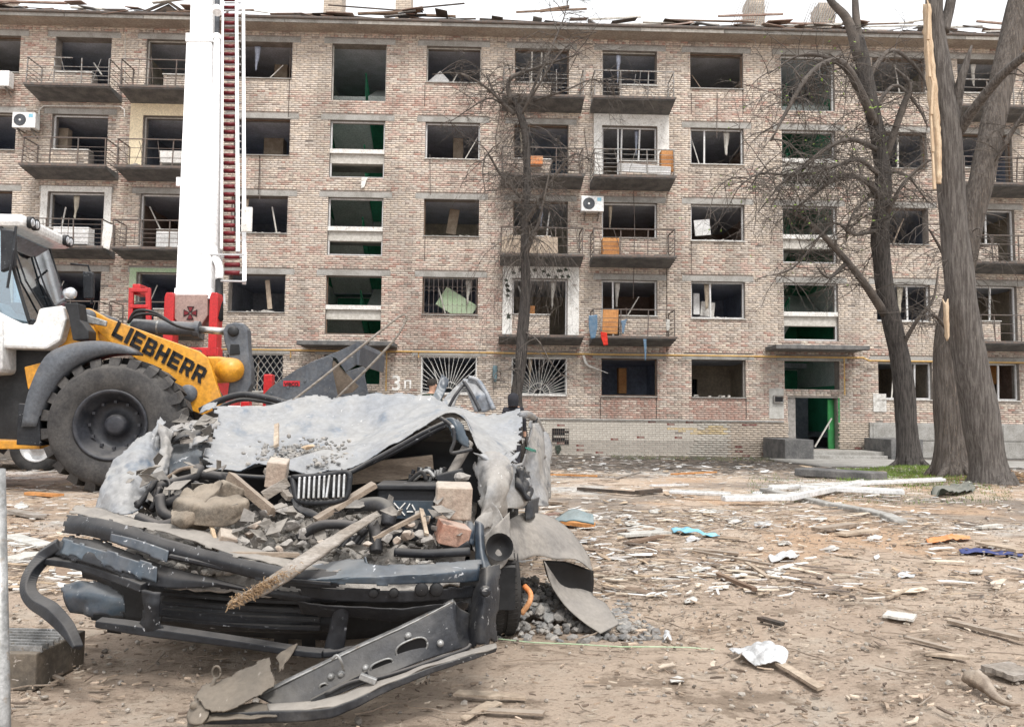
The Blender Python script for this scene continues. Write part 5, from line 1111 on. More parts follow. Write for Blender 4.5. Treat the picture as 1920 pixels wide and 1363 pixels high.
# kidney grille
gr = empty('kidney_grille', px(600, 930, 2.98)); gr.parent = car; gr.matrix_parent_inverse = parent_world(car).inverted()
gf_ = MB().tube(catmull([px(*p) for p in ((548, 895, 3.02), (600, 892, 2.98), (650, 886, 2.98), (655, 905, 2.97), (645, 935, 2.96), (600, 942, 2.96), (560, 938, 2.98), (552, 915, 3.0), (548, 895, 3.02))], 50), .011, 8).build('grille_frame', M['blackplastic'], gr, True)
for q in range(10):
    u = 563+q*9.3; MB().bar(px(u, 895-q*.6, 2.975), px(u-2-(4 if q == 6 else 0), 936-q*.3, 2.955), .028, .009, up=(1, 0, 0)).build('slat', M['chrome'], gr, bev=.003)
sheet([[(540, 900, 3.03), (552, 925, 3.0), (560, 945, 2.98)], [(545, 940, 2.98), (556, 955, 2.95), (600, 962, 2.93)], [(560, 962, 2.95), (590, 970, 2.92), (640, 960, 2.92)]], name='grille_shell', mat=M['blackplastic'], parent=gr, nu=16, nv=14, amp=.01, sc=12)
MB().prism([px(558, 895, 3.05), px(652, 886, 3.05), px(645, 940, 3.02), px(560, 942, 3.02)], (0, .01, 0)).build('grille_backing', M['black'], gr)
# battery
bt = empty('battery', px(760, 940, 3.05)); bt.parent = car; bt.matrix_parent_inverse = parent_world(car).inverted()
a = px(708, 918, 3.05); b = px(816, 975, 3.05); MB().box2((a.x, 3.05, b.z-.08), (b.x, 3.22, a.z)).build('battery_case', M['blackplastic'], bt, bev=.006)
a2 = px(705, 908, 3.04); MB().box2((a2.x, 3.035, a.z+.001), (b.x+.008, 3.23, a2.z)).build('battery_lid', M['blackplastic'], bt, bev=.006)
l0 = px(736, 938, 3.048); l1 = px(812, 972, 3.048); MB().box2((l0.x, 3.04, l1.z), (l1.x, 3.049, l0.z)).build('battery_label', M['bluepaint'], bt)
sy = MB(); c = px(749, 954, 3.038); w_ = .022
for p, q in (((-1, 1), (1, -1)), ((1, 1), (-1, -1))): sy.bar((c.x+p[0]*w_, 3.037, c.z+p[1]*w_*1.1), (c.x+q[0]*w_, 3.037, c.z+q[1]*w_*1.1), .004, .004)
sy.build('crossed_bin_symbol', M['whitepaint'], bt)
c = px(770, 953, 3.038)
for q in range(3):
    an = math.pi/2+q*2*math.pi/3; p0 = Vector((c.x+math.cos(an)*.024, 3.037, c.z+math.sin(an)*.024)); an2 = an+2*math.pi/3; p1 = Vector((c.x+math.cos(an2)*.024, 3.037, c.z+math.sin(an2)*.024))
    MB().bar(p0.lerp(p1, .15), p0.lerp(p1, .75), .008, .004).build('recycling_arrow', M['whitepaint'], bt)
# fuse box, connectors, ducts
r_ = random.Random(2)
for q in range(26):
    u = r_.uniform(762, 835); v = 905-r_.uniform(0, 22); MB().tube([px(u, v, 3.2), px(u+2, v-8, 3.2)], .009, 6).build('connector', M[r_.choice(['hose', 'galv', 'blackplastic'])], car)
MB().box(px(845, 893, 3.2), (.11, .1, .045), Matrix.Rotation(-.25, 3, 'Y')).build('fuse_box', M['blackplastic'], car, bev=.006); T('wiring', [(765, 905, 3.18), (790, 885, 3.17), (800, 900, 3.16)], .009, 'rubber', n=12); T('wiring', [(775, 900, 3.18), (800, 882, 3.17), (815, 895, 3.16)], .009, 'galv', n=12)
T('intake_pipe', [(650, 952, 3.0), (700, 945, 2.98), (722, 950, 2.95), (730, 965, 2.92), (726, 985, 2.9)], [.028, .028, .03, .03, .028], 'darkmetal')
T('radiator_hose', [(700, 985, 2.9), (705, 1005, 2.85), (705, 1035, 2.82)], .024, 'hose'); T('radiator_hose', [(560, 1010, 2.85), (600, 985, 2.85), (660, 985, 2.85), (685, 1000, 2.83)], .018, 'hose')
for q in range(8):
    t = q/7; MB().bar(px(600+t*70, 1030-t*10, 2.82), px(612+t*74, 1012-t*14, 2.84), .03, .006).build('radiator_fin', M['blackplastic'], car)
T('side_trim', [(740, 1035, 2.75), (800, 1038, 2.74), (880, 1034, 2.78)], .016, 'blackplastic')
MB().lathe([(.001, .004), (.026, .004), (.028, 0)], px(836, 1012, 2.85), (0, -1, .2), 16).build('horn_badge', M['black'], car)
# hinge beams under the bonnet
MB().bar(px(640, 890, 3.35), px(812, 872, 3.4), .05, .09).build('scuttle_beam', M['wood'], car); 
T('strut_rod', [(845, 890, 3.2), (868, 850, 3.22), (880, 830, 3.25)], .02, 'dustgrey')
# ---------------- wheel arch liner torn off at the right
lin = empty('wheel_arch_liner', gp(1100, 1180), 'torn grey plastic wheel arch liner with muddy tail flap on gravel', 'car part')
def Lr(name, rows, mt, **k): return sheet(rows, name=name, mat=M[mt], parent=lin, **k)
Lr('liner_shell', [[(952, 975, 3.55), (985, 962, 3.75), (1030, 968, 3.9), (1075, 1000, 3.92), (1104, 1040, 3.9), (1110, 1062, 3.88)], [(952, 1005, 3.45), (985, 995, 3.6), (1030, 1000, 3.7), (1070, 1025, 3.76), (1098, 1050, 3.78), (1110, 1066, 3.8)], [(945, 1046, 3.3), (975, 1050, 3.45), (1005, 1042, 3.55), (1040, 1048, 3.6), (1080, 1050, 3.66), (1110, 1070, 3.74)]], 'dustgrey', nu=40, nv=18, amp=.01, sc=6, seed=41, ridged=False)
Lr('liner_inner', [[(1018, 1050, 3.62), (1065, 1054, 3.7), (1112, 1070, 3.85)], [(1026, 1080, 3.64), (1070, 1085, 3.74), (1113, 1095, 3.87)], [(1040, 1108, 3.66), (1075, 1112, 3.76), (1110, 1116, 3.87)]], 'black', nu=16, nv=12, amp=.003, sc=6)
Lr('liner_tail', [[(1020, 1052, 3.58), (1032, 1095, 3.6), (1060, 1135, 3.58), (1095, 1168, 3.52), (1126, 1188, 3.46)], [(1045, 1085, 3.7), (1060, 1105, 3.7), (1090, 1130, 3.66), (1115, 1155, 3.6), (1140, 1180, 3.5)], [(1108, 1112, 3.85), (1115, 1120, 3.82), (1135, 1130, 3.72), (1148, 1150, 3.64), (1161, 1168, 3.56)]], 'dustgrey', nu=30, nv=16, amp=.006, sc=6, seed=43, ridged=False)
# orange strap
tag(MB().tube(catmull([px(*p) for p in ((983, 1098, 3.5), (994, 1112, 3.47), (993, 1128, 3.45), (978, 1150, 3.46))], 20), .013, 6).build('orange_strap', M['plastic_orange'], None, True), 'bright orange curved strap on gravel beside the car tyre', 'strap')
# ---------------- cross member lying in front
cm = empty('cross_member', gp(640, 1330), 'dark steel radiator cross member with oval holes lying under the bumper', 'car part')
def C(name, rows, mt, **k): return sheet(rows, name=name, mat=M[mt], parent=cm, **k)
C('web', [[(480, 1305, 2.52), (560, 1268, 2.53), (660, 1220, 2.56), (760, 1175, 2.6), (850, 1128, 2.66)], [(500, 1315, 2.49), (590, 1290, 2.5), (690, 1250, 2.53), (780, 1210, 2.57), (855, 1180, 2.63)], [(520, 1325, 2.47), (610, 1310, 2.48), (710, 1272, 2.5), (790, 1240, 2.55), (865, 1215, 2.62)]], 'darkmetal', nu=70, nv=24, amp=.003, sc=7, seed=51, cr=.004)
C('flange', [[(500, 1318, 2.47), (610, 1308, 2.47), (710, 1272, 2.49), (800, 1238, 2.54), (930, 1205, 2.66)], [(505, 1332, 2.40), (620, 1325, 2.41), (720, 1285, 2.44), (810, 1250, 2.49), (932, 1214, 2.60)]], 'dustgrey', nu=50, nv=8, amp=.008, sc=7, seed=52)
C('flange_edge', [[(380, 1338, 2.42), (505, 1332, 2.40), (620, 1325, 2.41), (720, 1285, 2.44), (810, 1250, 2.49), (932, 1214, 2.60)], [(375, 1358, 2.42), (505, 1355, 2.40), (620, 1345, 2.41), (720, 1300, 2.44), (810, 1262, 2.49), (930, 1222, 2.60)]], 'darkmetal', nu=60, nv=6, amp=.01, sc=8, seed=53)
C('upper_lip', [[(420, 1320, 2.53), (480, 1300, 2.53), (560, 1262, 2.54), (660, 1214, 2.57), (760, 1168, 2.61), (850, 1122, 2.67)], [(420, 1326, 2.51), (480, 1306, 2.51), (560, 1268, 2.52), (660, 1220, 2.55), (760, 1174, 2.59), (850, 1128, 2.65)]], 'galv', nu=50, nv=4, amp=.002, sc=8)
C('end_plate', [[(850, 1125, 2.66), (862, 1140, 2.68), (880, 1150, 2.7)], [(852, 1180, 2.63), (864, 1185, 2.66), (880, 1190, 2.69)], [(862, 1215, 2.62), (872, 1218, 2.64), (884, 1212, 2.68)]], 'darkmetal', nu=10, nv=16, amp=.006, sc=9, seed=54)
C('foot_plate', [[(352, 1350, 2.44), (400, 1325, 2.46), (470, 1318, 2.47), (500, 1318, 2.47)], [(350, 1362, 2.40), (420, 1350, 2.38), (480, 1345, 2.38), (520, 1342, 2.39)]], 'tanmetal', nu=30, nv=10, amp=.012, sc=9, seed=55)
def oval(u, v, Y, w, h, rot, nm='oval_hole'):
    c = px(u, v, Y); d = (px(790, 1210, 2.57)-px(590, 1290, 2.5)).normalized(); up_ = Vector((0, -.25, 1)); up_ = (up_-d*up_.dot(d)).normalized(); n_ = d.cross(up_)
    if n_.y > 0: n_ = -n_
    pts = []
    for i in range(28):
        a = 2*math.pi*i/28; x = math.copysign(abs(math.cos(a))**.7, math.cos(a))*w; z = math.copysign(abs(math.sin(a))**.8, math.sin(a))*h; pts.append(c+d*x+up_*z+n_*.022)
    o = MB().add(pts, [tuple(range(28))]).build(nm, M['black'], cm); MB().tube(pts+[pts[0]], .0035, 5).build('hole_rim', M['galv'], o, True)
oval(770, 1208, 2.575, .052, .030, 0); oval(714, 1240, 2.545, .036, .017, 0); oval(606, 1280, 2.515, .012, .012, 0)
for (u, v, Y) in ((766, 1190, 2.575), (826, 1204, 2.585), (622, 1266, 2.515), (640, 1262, 2.52), (686, 1250, 2.53)): MB().lathe([(.001, .012), (.007, .012), (.011, .002), (.012, 0)], px(u, v, Y)+Vector((0, -.008, 0)), (0, -1, .2), 10).build('bolt', M['galv'], cm, True)
MB().tube(catmull([px(*p) for p in ((645, 1256, 2.5), (640, 1240, 2.48), (632, 1228, 2.48), (622, 1236, 2.48))], 14), .005, 6).build('hook', M['galv'], cm, True)
MB().tube(catmull([px(*p) for p in ((610, 1302, 2.47), (660, 1278, 2.48), (720, 1268, 2.48), (800, 1242, 2.51), (870, 1218, 2.58), (882, 1208, 2.6))], 24), .007, 6).build('cable', M['hose'], cm, True)
MB().box(px(690, 1272, 2.465), (.055, .016, .02), Matrix.Rotation(.35, 3, 'Y')).build('cable_plug', M['galv'], cm, bev=.003); MB().bar(px(585, 1316, 2.47), px(690, 1262, 2.5), .016, .02).build('stay', M['darkmetal'], cm)
# bent tan plate
tp = empty('bent_metal_plate', gp(420, 1345), 'rusty tan bent sheet metal bracket with ring eye lying on the soil', 'car part')
def P(name, rows, mt, **k):
    k.setdefault('rag', 1.2)
    return sheet(rows, name=name, mat=M[mt], parent=tp, **k)
P('plate', [[(378, 1298, 2.52), (420, 1280, 2.54), (470, 1252, 2.57), (515, 1232, 2.6)], [(372, 1325, 2.44), (430, 1310, 2.45), (480, 1280, 2.49), (517, 1262, 2.53)], [(388, 1345, 2.38), (440, 1328, 2.38), (480, 1312, 2.42), (512, 1290, 2.48)]], 'tanmetal', nu=50, nv=36, amp=.006, sc=9, seed=61, ridged=False, cr=.018)
P('plate_wing', [[(345, 1345, 2.42), (365, 1305, 2.48), (390, 1285, 2.53)], [(352, 1360, 2.38), (375, 1330, 2.42), (392, 1308, 2.47)], [(380, 1360, 2.36), (392, 1345, 2.38), (395, 1325, 2.43)]], 'tanmetal', nu=16, nv=16, amp=.008, sc=12, seed=62)
P('torn_tip', [[(512, 1230, 2.6), (530, 1218, 2.62), (560, 1203, 2.64)], [(520, 1245, 2.58), (535, 1228, 2.6), (561, 1208, 2.63)], [(520, 1268, 2.54), (532, 1250, 2.56), (536, 1245, 2.58)]], 'tanmetal', nu=14, nv=10, amp=.01, sc=16, seed=63)
rc = px(406, 1260, 2.5); MB().tube([rc+Vector((math.cos(i*.314)*.013, 0, math.sin(i*.314)*.019)) for i in range(21)], .004, 6).build('ring_eye', M['tanmetal'], tp, True); MB().tube([px(404, 1270, 2.5), px(396, 1290, 2.5), px(388, 1306, 2.49)], [.007, .009, .006], 6).build('eye_stem', M['tanmetal'], tp, True)
oc = px(487, 1262, 2.545); MB().lathe([(.001, 0), (.008, 0), (.010, -.003)], oc, (.1, -1, .35), 14).build('plate_hole', M['black'], tp, True); MB().lathe([(.001, .006), (.007, .005), (.012, 0)], px(362, 1322, 2.425), (-.2, -1, .4), 12).build('plate_rivet', M['tanmetal'], tp, True)
# heat sink box by the pole
hb_ = empty('finned_metal_box', gp(50, 1232), 'rusty finned metal box half under the left end of bumper', 'car part'); hb_.location.z = 0
c = px(45, 1205, 2.9); MB().box((c.x-.05, 2.98, .07), (.30, .3, .13), Matrix.Rotation(-.06, 3, 'Z')).build('case', M['tanmetal'], hb_, bev=.006)
for q in range(7): MB().box((c.x-.05, 2.86+q*.035, .142), (.29, .008, .022), Matrix.Rotation(-.06, 3, 'Z')).build('fin', M['galv'], hb_)
# galvanised post at the left edge
pb = gp(-8, 1363, 0); post = MB(); a = px(-4, 880, 2.0); b = px(6, 1400, 1.9); post.tube([Vector((a.x, a.y, a.z)), Vector((b.x, b.y, b.z)), Vector((b.x+.005, b.y-.02, -.1))], .017, 16)
tag(post.build('steel_post', M['galv'], None, True), 'scuffed galvanised steel post standing beside the wrecked car', 'post')
# ================================================================== trees
def lerp_rad(r, n): return list(np.interp(np.linspace(0, 1, n), np.linspace(0, 1, len(r)), r))
class TreeB:
    def __init__(s, seed): s.m = MB(); s.rr = random.Random(seed); s.c = 0
    def limb(s, pts, r, n=18, seg=7, wob=.12):
        P = catmull(pts, n); s.m.tube(P, lerp_rad(r, n), seg, True, wob, s.c*3.1); s.c += 1; return P
    def grow(s, p, d, L, r, lev, droop=.25, up=0, seg=5):
        rr = s.rr; n = max(4, int(L/.14)); n = min(n, 12); P = [p.copy()]; q = p.copy(); d = d.normalized()
        for i in range(n):
            d = (d+Vector((rr.uniform(-1, 1), rr.uniform(-1, 1), rr.uniform(-1, 1)))*.20+Vector((0, 0, -droop+up))*.30).normalized(); q = q+d*(L/n); P.append(q.copy())
        s.m.tube(P, lerp_rad([r, r*.35], len(P)), seg if lev > 0 else 3, False)
        if lev <= 0: return
        for k in range(rr.randint(3, 5)):
            i = rr.randint(1, len(P)-1); base = P[i]; side = Vector((rr.uniform(-1, 1), rr.uniform(-1, 1), rr.uniform(-.6, .6)))
            s.grow(base, (d*.6+side).normalized(), L*rr.uniform(.35, .65), max(.0035, r*.5), lev-1, droop, up, 4)
    def twigs(s, P, n, L, r, lev, droop=.3, up=0, t0=.15, bias=None):
        rr = s.rr
        for k in range(n):
            t = rr.uniform(t0, 1)*(len(P)-1); i = min(int(t), len(P)-2); p = P[i].lerp(P[i+1], t-i)
            d = Vector((rr.uniform(-1, 1), rr.uniform(-1, 1), rr.uniform(-.4, .7)))
            if bias is not None: d += bias
            s.grow(p, d, L*rr.uniform(.5, 1.2), r*rr.uniform(.7, 1.2), lev, droop, up)
def tree(name, label, trunk, trad, mt, Y, limbs, seed, base, wob=.14, leaves=0, seg=18):
    e = empty(name, base, label, 'tree')
    tp_ = catmull([px(*p) for p in trunk], 44); tr = lerp_rad(trad, 44)
    b0 = tp_[0].copy(); b0.z = gz(b0.x, b0.y)-.1; tp_ = [b0]+tp_; tr = [tr[0]*1.45]+tr
    for k_ in (1, 2, 3): tr[k_] *= (1.22, 1.10, 1.04)[k_-1]
    for k_ in range(6):
        an = k_*1.05+seed; d_ = Vector((math.cos(an), math.sin(an), 0)); r0 = tr[2]; q_ = tp_[1]+d_*r0*.6; e_ = b0+d_*r0*(1.9+.5*math.sin(k_*2.1+seed)); e_.z = gz(e_.x, e_.y)-.04
        MB().tube(catmull([q_+Vector((0, 0, r0*.7)), q_+d_*r0*.45+Vector((0, 0, r0*.05)), e_], 8), [r0*.34, r0*.32, r0*.3, r0*.27, r0*.23, r0*.19, r0*.14, r0*.07], 8, True, .2, k_).build('root', M[mt], e, True)
    MB().tube(tp_, tr, seg, True, wob, seed).build('trunk', M[mt], e, True)
    allv = []
    for q, lb in enumerate(limbs):
        T_ = TreeB(seed*50+q); T_.c = q; lb(T_, tp_)
        if not T_.m.v: continue
        al = getattr(lb, 'loose', False); o = T_.m.build('twigs' if al else 'branch', M['twig'] if (mt == 'barkdark' or al) else M[mt], e, True); allv += T_.m.v
        if al: o['kind'] = 'stuff'
    if leaves:
        lm = MB(); rr = random.Random(seed); cc = []
        cand = allv
        for k in range(leaves):
            v = Vector(rr.choice(cand)); s_ = rr.uniform(.03, .06); a = Vector((rr.uniform(-1, 1), rr.uniform(-1, 1), rr.uniform(-1, 1))).normalized(); b = a.orthogonal().normalized()
            if v.x < 10.0 and v.z > 4.5 or rr.random() < .1:
                lm.add([v, v+a*s_+b*s_*.5, v+a*s_*1.7, v+a*s_-b*s_*.5], [(0, 1, 2, 3)]); g_ = rr.uniform(.8, 1.3); cc += [(.20*g_, .30*g_, .06*g_, 1)]*4
        lm.c = cc
        if lm.v: lo = lm.build('young_leaves', M['grass'], e); lo['kind'] = 'stuff'
    return e
def hl(pts, r, tw=8, L=.9, tr=.012, lev=1, droop=.3, up=0, n=18, seg=7):
    def f(T_, tp_):
        P = T_.limb([px(*p) for p in pts], [q*.8 for q in r], n, seg); T_.twigs(P, int(tw*1.9), L*1.25, tr*.95, max(lev, 2) if tw > 5 else lev, droop, up)
    return f
def along(n, L, r, lev, v0, v1, droop=.3, up=0):
    def f(T_, tp_):
        Q = [p for p in tp_ if v1 <= p.z <= v0]
        if len(Q) > 2: T_.twigs(Q, n, L, r, lev, droop, up, 0)
    f.loose = True; return f
zc = lambda v, Y: px(980, v, Y).z
YC = 19.0
tree('lime_tree', 'slender dark bare tree with drooping tangled twigs in front of balconies', [(972, 800, YC), (968, 745, YC), (976, 690, YC), (980, 620, YC), (986, 540, YC), (984, 450, YC), (988, 340, YC), (986, 260, YC), (972, 205, YC), (958, 180, YC)], [.155, .15, .135, .145, .125, .105, .095, .095, .10, .04], 'barkdark', YC, [
    hl([(965, 215, YC), (930, 180, YC), (912, 140, YC)], [.07, .05, .02], 6, .8), hl([(958, 195, YC), (955, 150, YC), (1000, 130, YC), (1060, 110, YC-.4), (1090, 100, YC-.6)], [.09, .07, .05, .03, .015], 14, .9),
    hl([(945, 195, YC), (905, 160, YC-.3), (860, 138, YC-.6), (810, 140, YC-.8)], [.05, .035, .025, .01], 10, .7), hl([(960, 210, YC), (920, 185, YC+.4), (880, 205, YC+.6), (840, 232, YC+.7)], [.04, .03, .02, .01], 9, .7),
    hl([(985, 200, YC), (1020, 120, YC+.3), (1055, 40, YC+.5), (1070, -20, YC+.6)], [.05, .035, .02, .01], 12, .8, up=.1), hl([(1000, 190, YC), (1060, 170, YC-.4), (1110, 150, YC-.5), (1150, 165, YC-.6)], [.04, .03, .02, .008], 10, .8), hl([(975, 220, YC), (1010, 160, YC-.5), (1060, 90, YC-.7), (1120, 60, YC-1)], [.05, .035, .02, .008], 10, .8),
    hl([(985, 420, YC), (1010, 380, YC-.3), (1040, 330, YC-.5), (1075, 290, YC-.6), (1110, 300, YC-.7)], [.08, .06, .045, .03, .012], 16, .8), hl([(985, 380, YC), (940, 330, YC-.4), (915, 290, YC-.6), (905, 320, YC-.7), (910, 360, YC-.7)], [.05, .04, .03, .02, .008], 14, .8),
    hl([(985, 480, YC), (1000, 440, YC-.4), (1012, 410, YC-.5), (1035, 300, YC-.6)], [.07, .06, .05, .02], 10, .8),
    hl([(980, 620, YC), (1010, 640, YC-.5), (1040, 690, YC-.8), (1080, 720, YC-1)], [.03, .02, .012, .006], 5, .6), hl([(976, 690, YC), (930, 700, YC-.5), (925, 740, YC-.6)], [.02, .015, .006], 4, .5),
    along(48, 1.5, .009, 2, zc(215, YC), zc(400, YC), .6), along(34, 1.9, .009, 2, zc(360, YC), zc(500, YC), .95), along(8, 1.1, .009, 1, zc(560, YC), zc(720, YC), .1), along(12, 1.0, .012, 1, zc(180, YC), zc(260, YC), .1)], 11, gp(972, 800, 0)*0+Vector((px(972, 780, YC).x, YC, gz(0, YC))))
YA = 18.8
tree('dark_lime_tree', 'dark bare tree with long arching branches in front of the green stairwell', [(1706, 868, YA), (1700, 800, YA), (1692, 700, YA), (1676, 620, YA), (1658, 530, YA), (1650, 440, YA), (1656, 350, YA), (1648, 270, YA), (1632, 190, YA), (1618, 120, YA), (1610, 70, YA)], [.28, .25, .235, .225, .205, .205, .195, .18, .175, .18, .12], 'barkdark', YA, [
    hl([(1612, 110, YA), (1590, 40, YA), (1560, 5, YA), (1540, -30, YA)], [.2, .14, .11, .09], 5, .8), hl([(1612, 100, YA), (1606, 40, YA), (1602, -20, YA)], [.15, .12, .09], 0),
    hl([(1650, 250, YA), (1590, 130, YA-.6), (1550, 118, YA-.8), (1510, 150, YA-1), (1480, 200, YA-1.1), (1445, 265, YA-1.2)], [.14, .12, .10, .08, .06, .025], 34, 1.3, .014, 2, .45),
    hl([(1645, 270, YA), (1620, 150, YA+.4), (1560, 112, YA+.6), (1500, 104, YA+.7), (1440, 140, YA+.8)], [.09, .08, .06, .04, .015], 16, .9, .014, 1),
    hl([(1650, 285, YA), (1600, 262, YA-.5), (1555, 275, YA-.8), (1510, 310, YA-1), (1470, 340, YA-1.1), (1420, 400, YA-1.2)], [.09, .075, .06, .05, .035, .012], 28, 1.3, .013, 2, .35),
    hl([(1650, 330, YA), (1610, 300, YA-.5), (1570, 310, YA-.7), (1500, 330, YA-.9), (1430, 325, YA-1), (1390, 345, YA-1.1)], [.08, .07, .055, .04, .03, .012], 28, 1.3, .013, 2, .35),
    hl([(1652, 380, YA), (1625, 340, YA-.4), (1580, 330, YA-.5), (1545, 350, YA-.6), (1480, 400, YA-.8)], [.12, .10, .08, .06, .02], 16, .9, .014, 1, .3),
    hl([(1660, 590, YA), (1620, 530, YA-.4), (1570, 470, YA-.6), (1520, 420, YA-.8), (1480, 395, YA-.9)], [.15, .12, .10, .07, .03], 16, .9, .014, 1, .2), hl([(1590, 490, YA-.5), (1555, 520, YA-.7), (1530, 500, YA-.8)], [.07, .05, .02], 6, .7),
    hl([(1655, 430, YA), (1600, 440, YA-.5), (1560, 420, YA-.8), (1490, 500, YA-1), (1430, 520, YA-1.2)], [.06, .05, .04, .03, .01], 12, .9),
    hl([(1660, 300, YA), (1690, 210, YA-.3), (1705, 160, YA-.5), (1680, 130, YA-.6)], [.12, .1, .08, .03], 6, .7), hl([(1625, 150, YA), (1670, 95, YA+.3), (1720, 130, YA+.5), (1745, 180, YA+.6)], [.09, .07, .05, .02], 14, .8),
    hl([(1640, 200, YA), (1680, 160, YA+.5), (1720, 200, YA+.7), (1740, 240, YA+.8)], [.07, .05, .04, .015], 10, .8),
    hl([(1655, 420, YA), (1690, 350, YA-.5), (1730, 310, YA-.7), (1750, 300, YA-.8)], [.08, .06, .04, .015], 12, .8), hl([(1685, 660, YA), (1720, 600, YA-.4), (1750, 560, YA-.5), (1760, 500, YA-.6)], [.08, .06, .04, .02], 10, .7),
    hl([(1655, 350, YA), (1600, 400, YA-.4), (1585, 460, YA-.5)], [.05, .035, .012], 10, .7), hl([(1655, 320, YA), (1700, 330, YA+.3), (1740, 380, YA+.4)], [.06, .045, .015], 10, .8), along(80, 1.4, .013, 2, zc(180, YA), zc(480, YA), .4)], 23, Vector((px(1706, 868, YA).x, YA, gz(8, YA))), leaves=420)
YF = 12.7
bigB = tree('leaning_tree', 'thick bare tree with torn bark leaning right behind the split trunk', [(1787, 880, 14.6), (1781, 800, 14.6), (1775, 710, 14.6), (1776, 640, 14.6), (1796, 540, 14.6), (1818, 430, 14.6), (1842, 330, 14.6), (1866, 210, 14.7), (1891, 100, 14.8), (1912, 0, 14.9), (1930, -90, 15)], [.30, .26, .235, .22, .22, .22, .22, .22, .22, .21, .2], 'barkbrown', 14.6, [hl([(1850, 330, 14.5), (1890, 260, 14.3), (1930, 200, 14)], [.08, .06, .03], 6, .8), hl([(1800, 560, 14.4), (1770, 480, 14.2), (1742, 430, 14)], [.06, .04, .02], 6, .7), hl([(1795, 640, 14.4), (1750, 590, 14), (1735, 600, 13.9)], [.05, .035, .015], 5, .6), along(16, 1.1, .012, 1, 5.5, 3.0, .4)], 31, Vector((px(1788, 880, 14.6).x, 14.6, gz(8, 14.6))), seg=22)
bigF = tree('split_tree', 'thick bare tree leaning left with bark stripped to pale splintered wood', [(1860, 915, YF), (1850, 850, YF), (1835, 760, YF), (1817, 660, YF), (1802, 560, YF), (1793, 470, YF), (1785, 380, YF), (1778, 290, YF), (1770, 200, YF), (1760, 110, YF), (1752, 40, YF), (1752, -60, YF)], [.32, .275, .27, .265, .235, .215, .21, .215, .215, .17, .14, .12], 'bark', YF, [
    hl([(1795, 250, YF), (1830, 200, YF-.4), (1880, 140, YF-.9), (1935, 95, YF-1.4)], [.13, .11, .095, .08], 3, .6), hl([(1790, 230, YF), (1800, 160, YF-.2), (1810, 125, YF-.25), (1822, 86, YF-.3)], [.11, .09, .08, .02], 1, .4), hl([(1770, 60, YF), (1782, 10, YF), (1790, -50, YF)], [.12, .11, .1], 0), along(10, 1.0, .010, 1, 5.5, 3.2, .5)], 37, Vector((px(1852, 915, YF).x, YF, gz(10, YF))), seg=24)
# pale splintered strip along the split trunk
sp = []
for (ul, ur, v) in ((1733, 1742, 8), (1735, 1746, 80), (1740, 1753, 150), (1746, 1760, 230), (1752, 1763, 300), (1755, 1762, 345)):
    sp.append([(ul-2, v, YF-.10), ((ul+ur)/2, v, YF-.26), (ur+2, v, YF-.26)])
so_ = sheet(sp, name='exposed_wood', mat=M['rawwood'], parent=bigF, nu=10, nv=50, amp=.03, sc=6, seed=3, t=.03)
for k in range(5): r_ = random.Random(k); v = 15+k*70; MB().tube([px(1740+k*3, v+60, YF-.3), px(1738+k*3+r_.uniform(-3, 5), v, YF-.3), px(1736+k*3, v-25, YF-.28)], [.03, .02, .003], 4).build('splinter', M['rawwood'], bigF)
sheet([[(1768, 560, YF-.1), (1772, 570, YF-.34), (1778, 560, YF-.36)], [(1772, 630, YF-.1), (1776, 640, YF-.34), (1780, 630, YF-.36)]], name='exposed_wood', mat=M['rawwood'], parent=bigF, nu=6, nv=14, amp=.02, sc=8, t=.02)
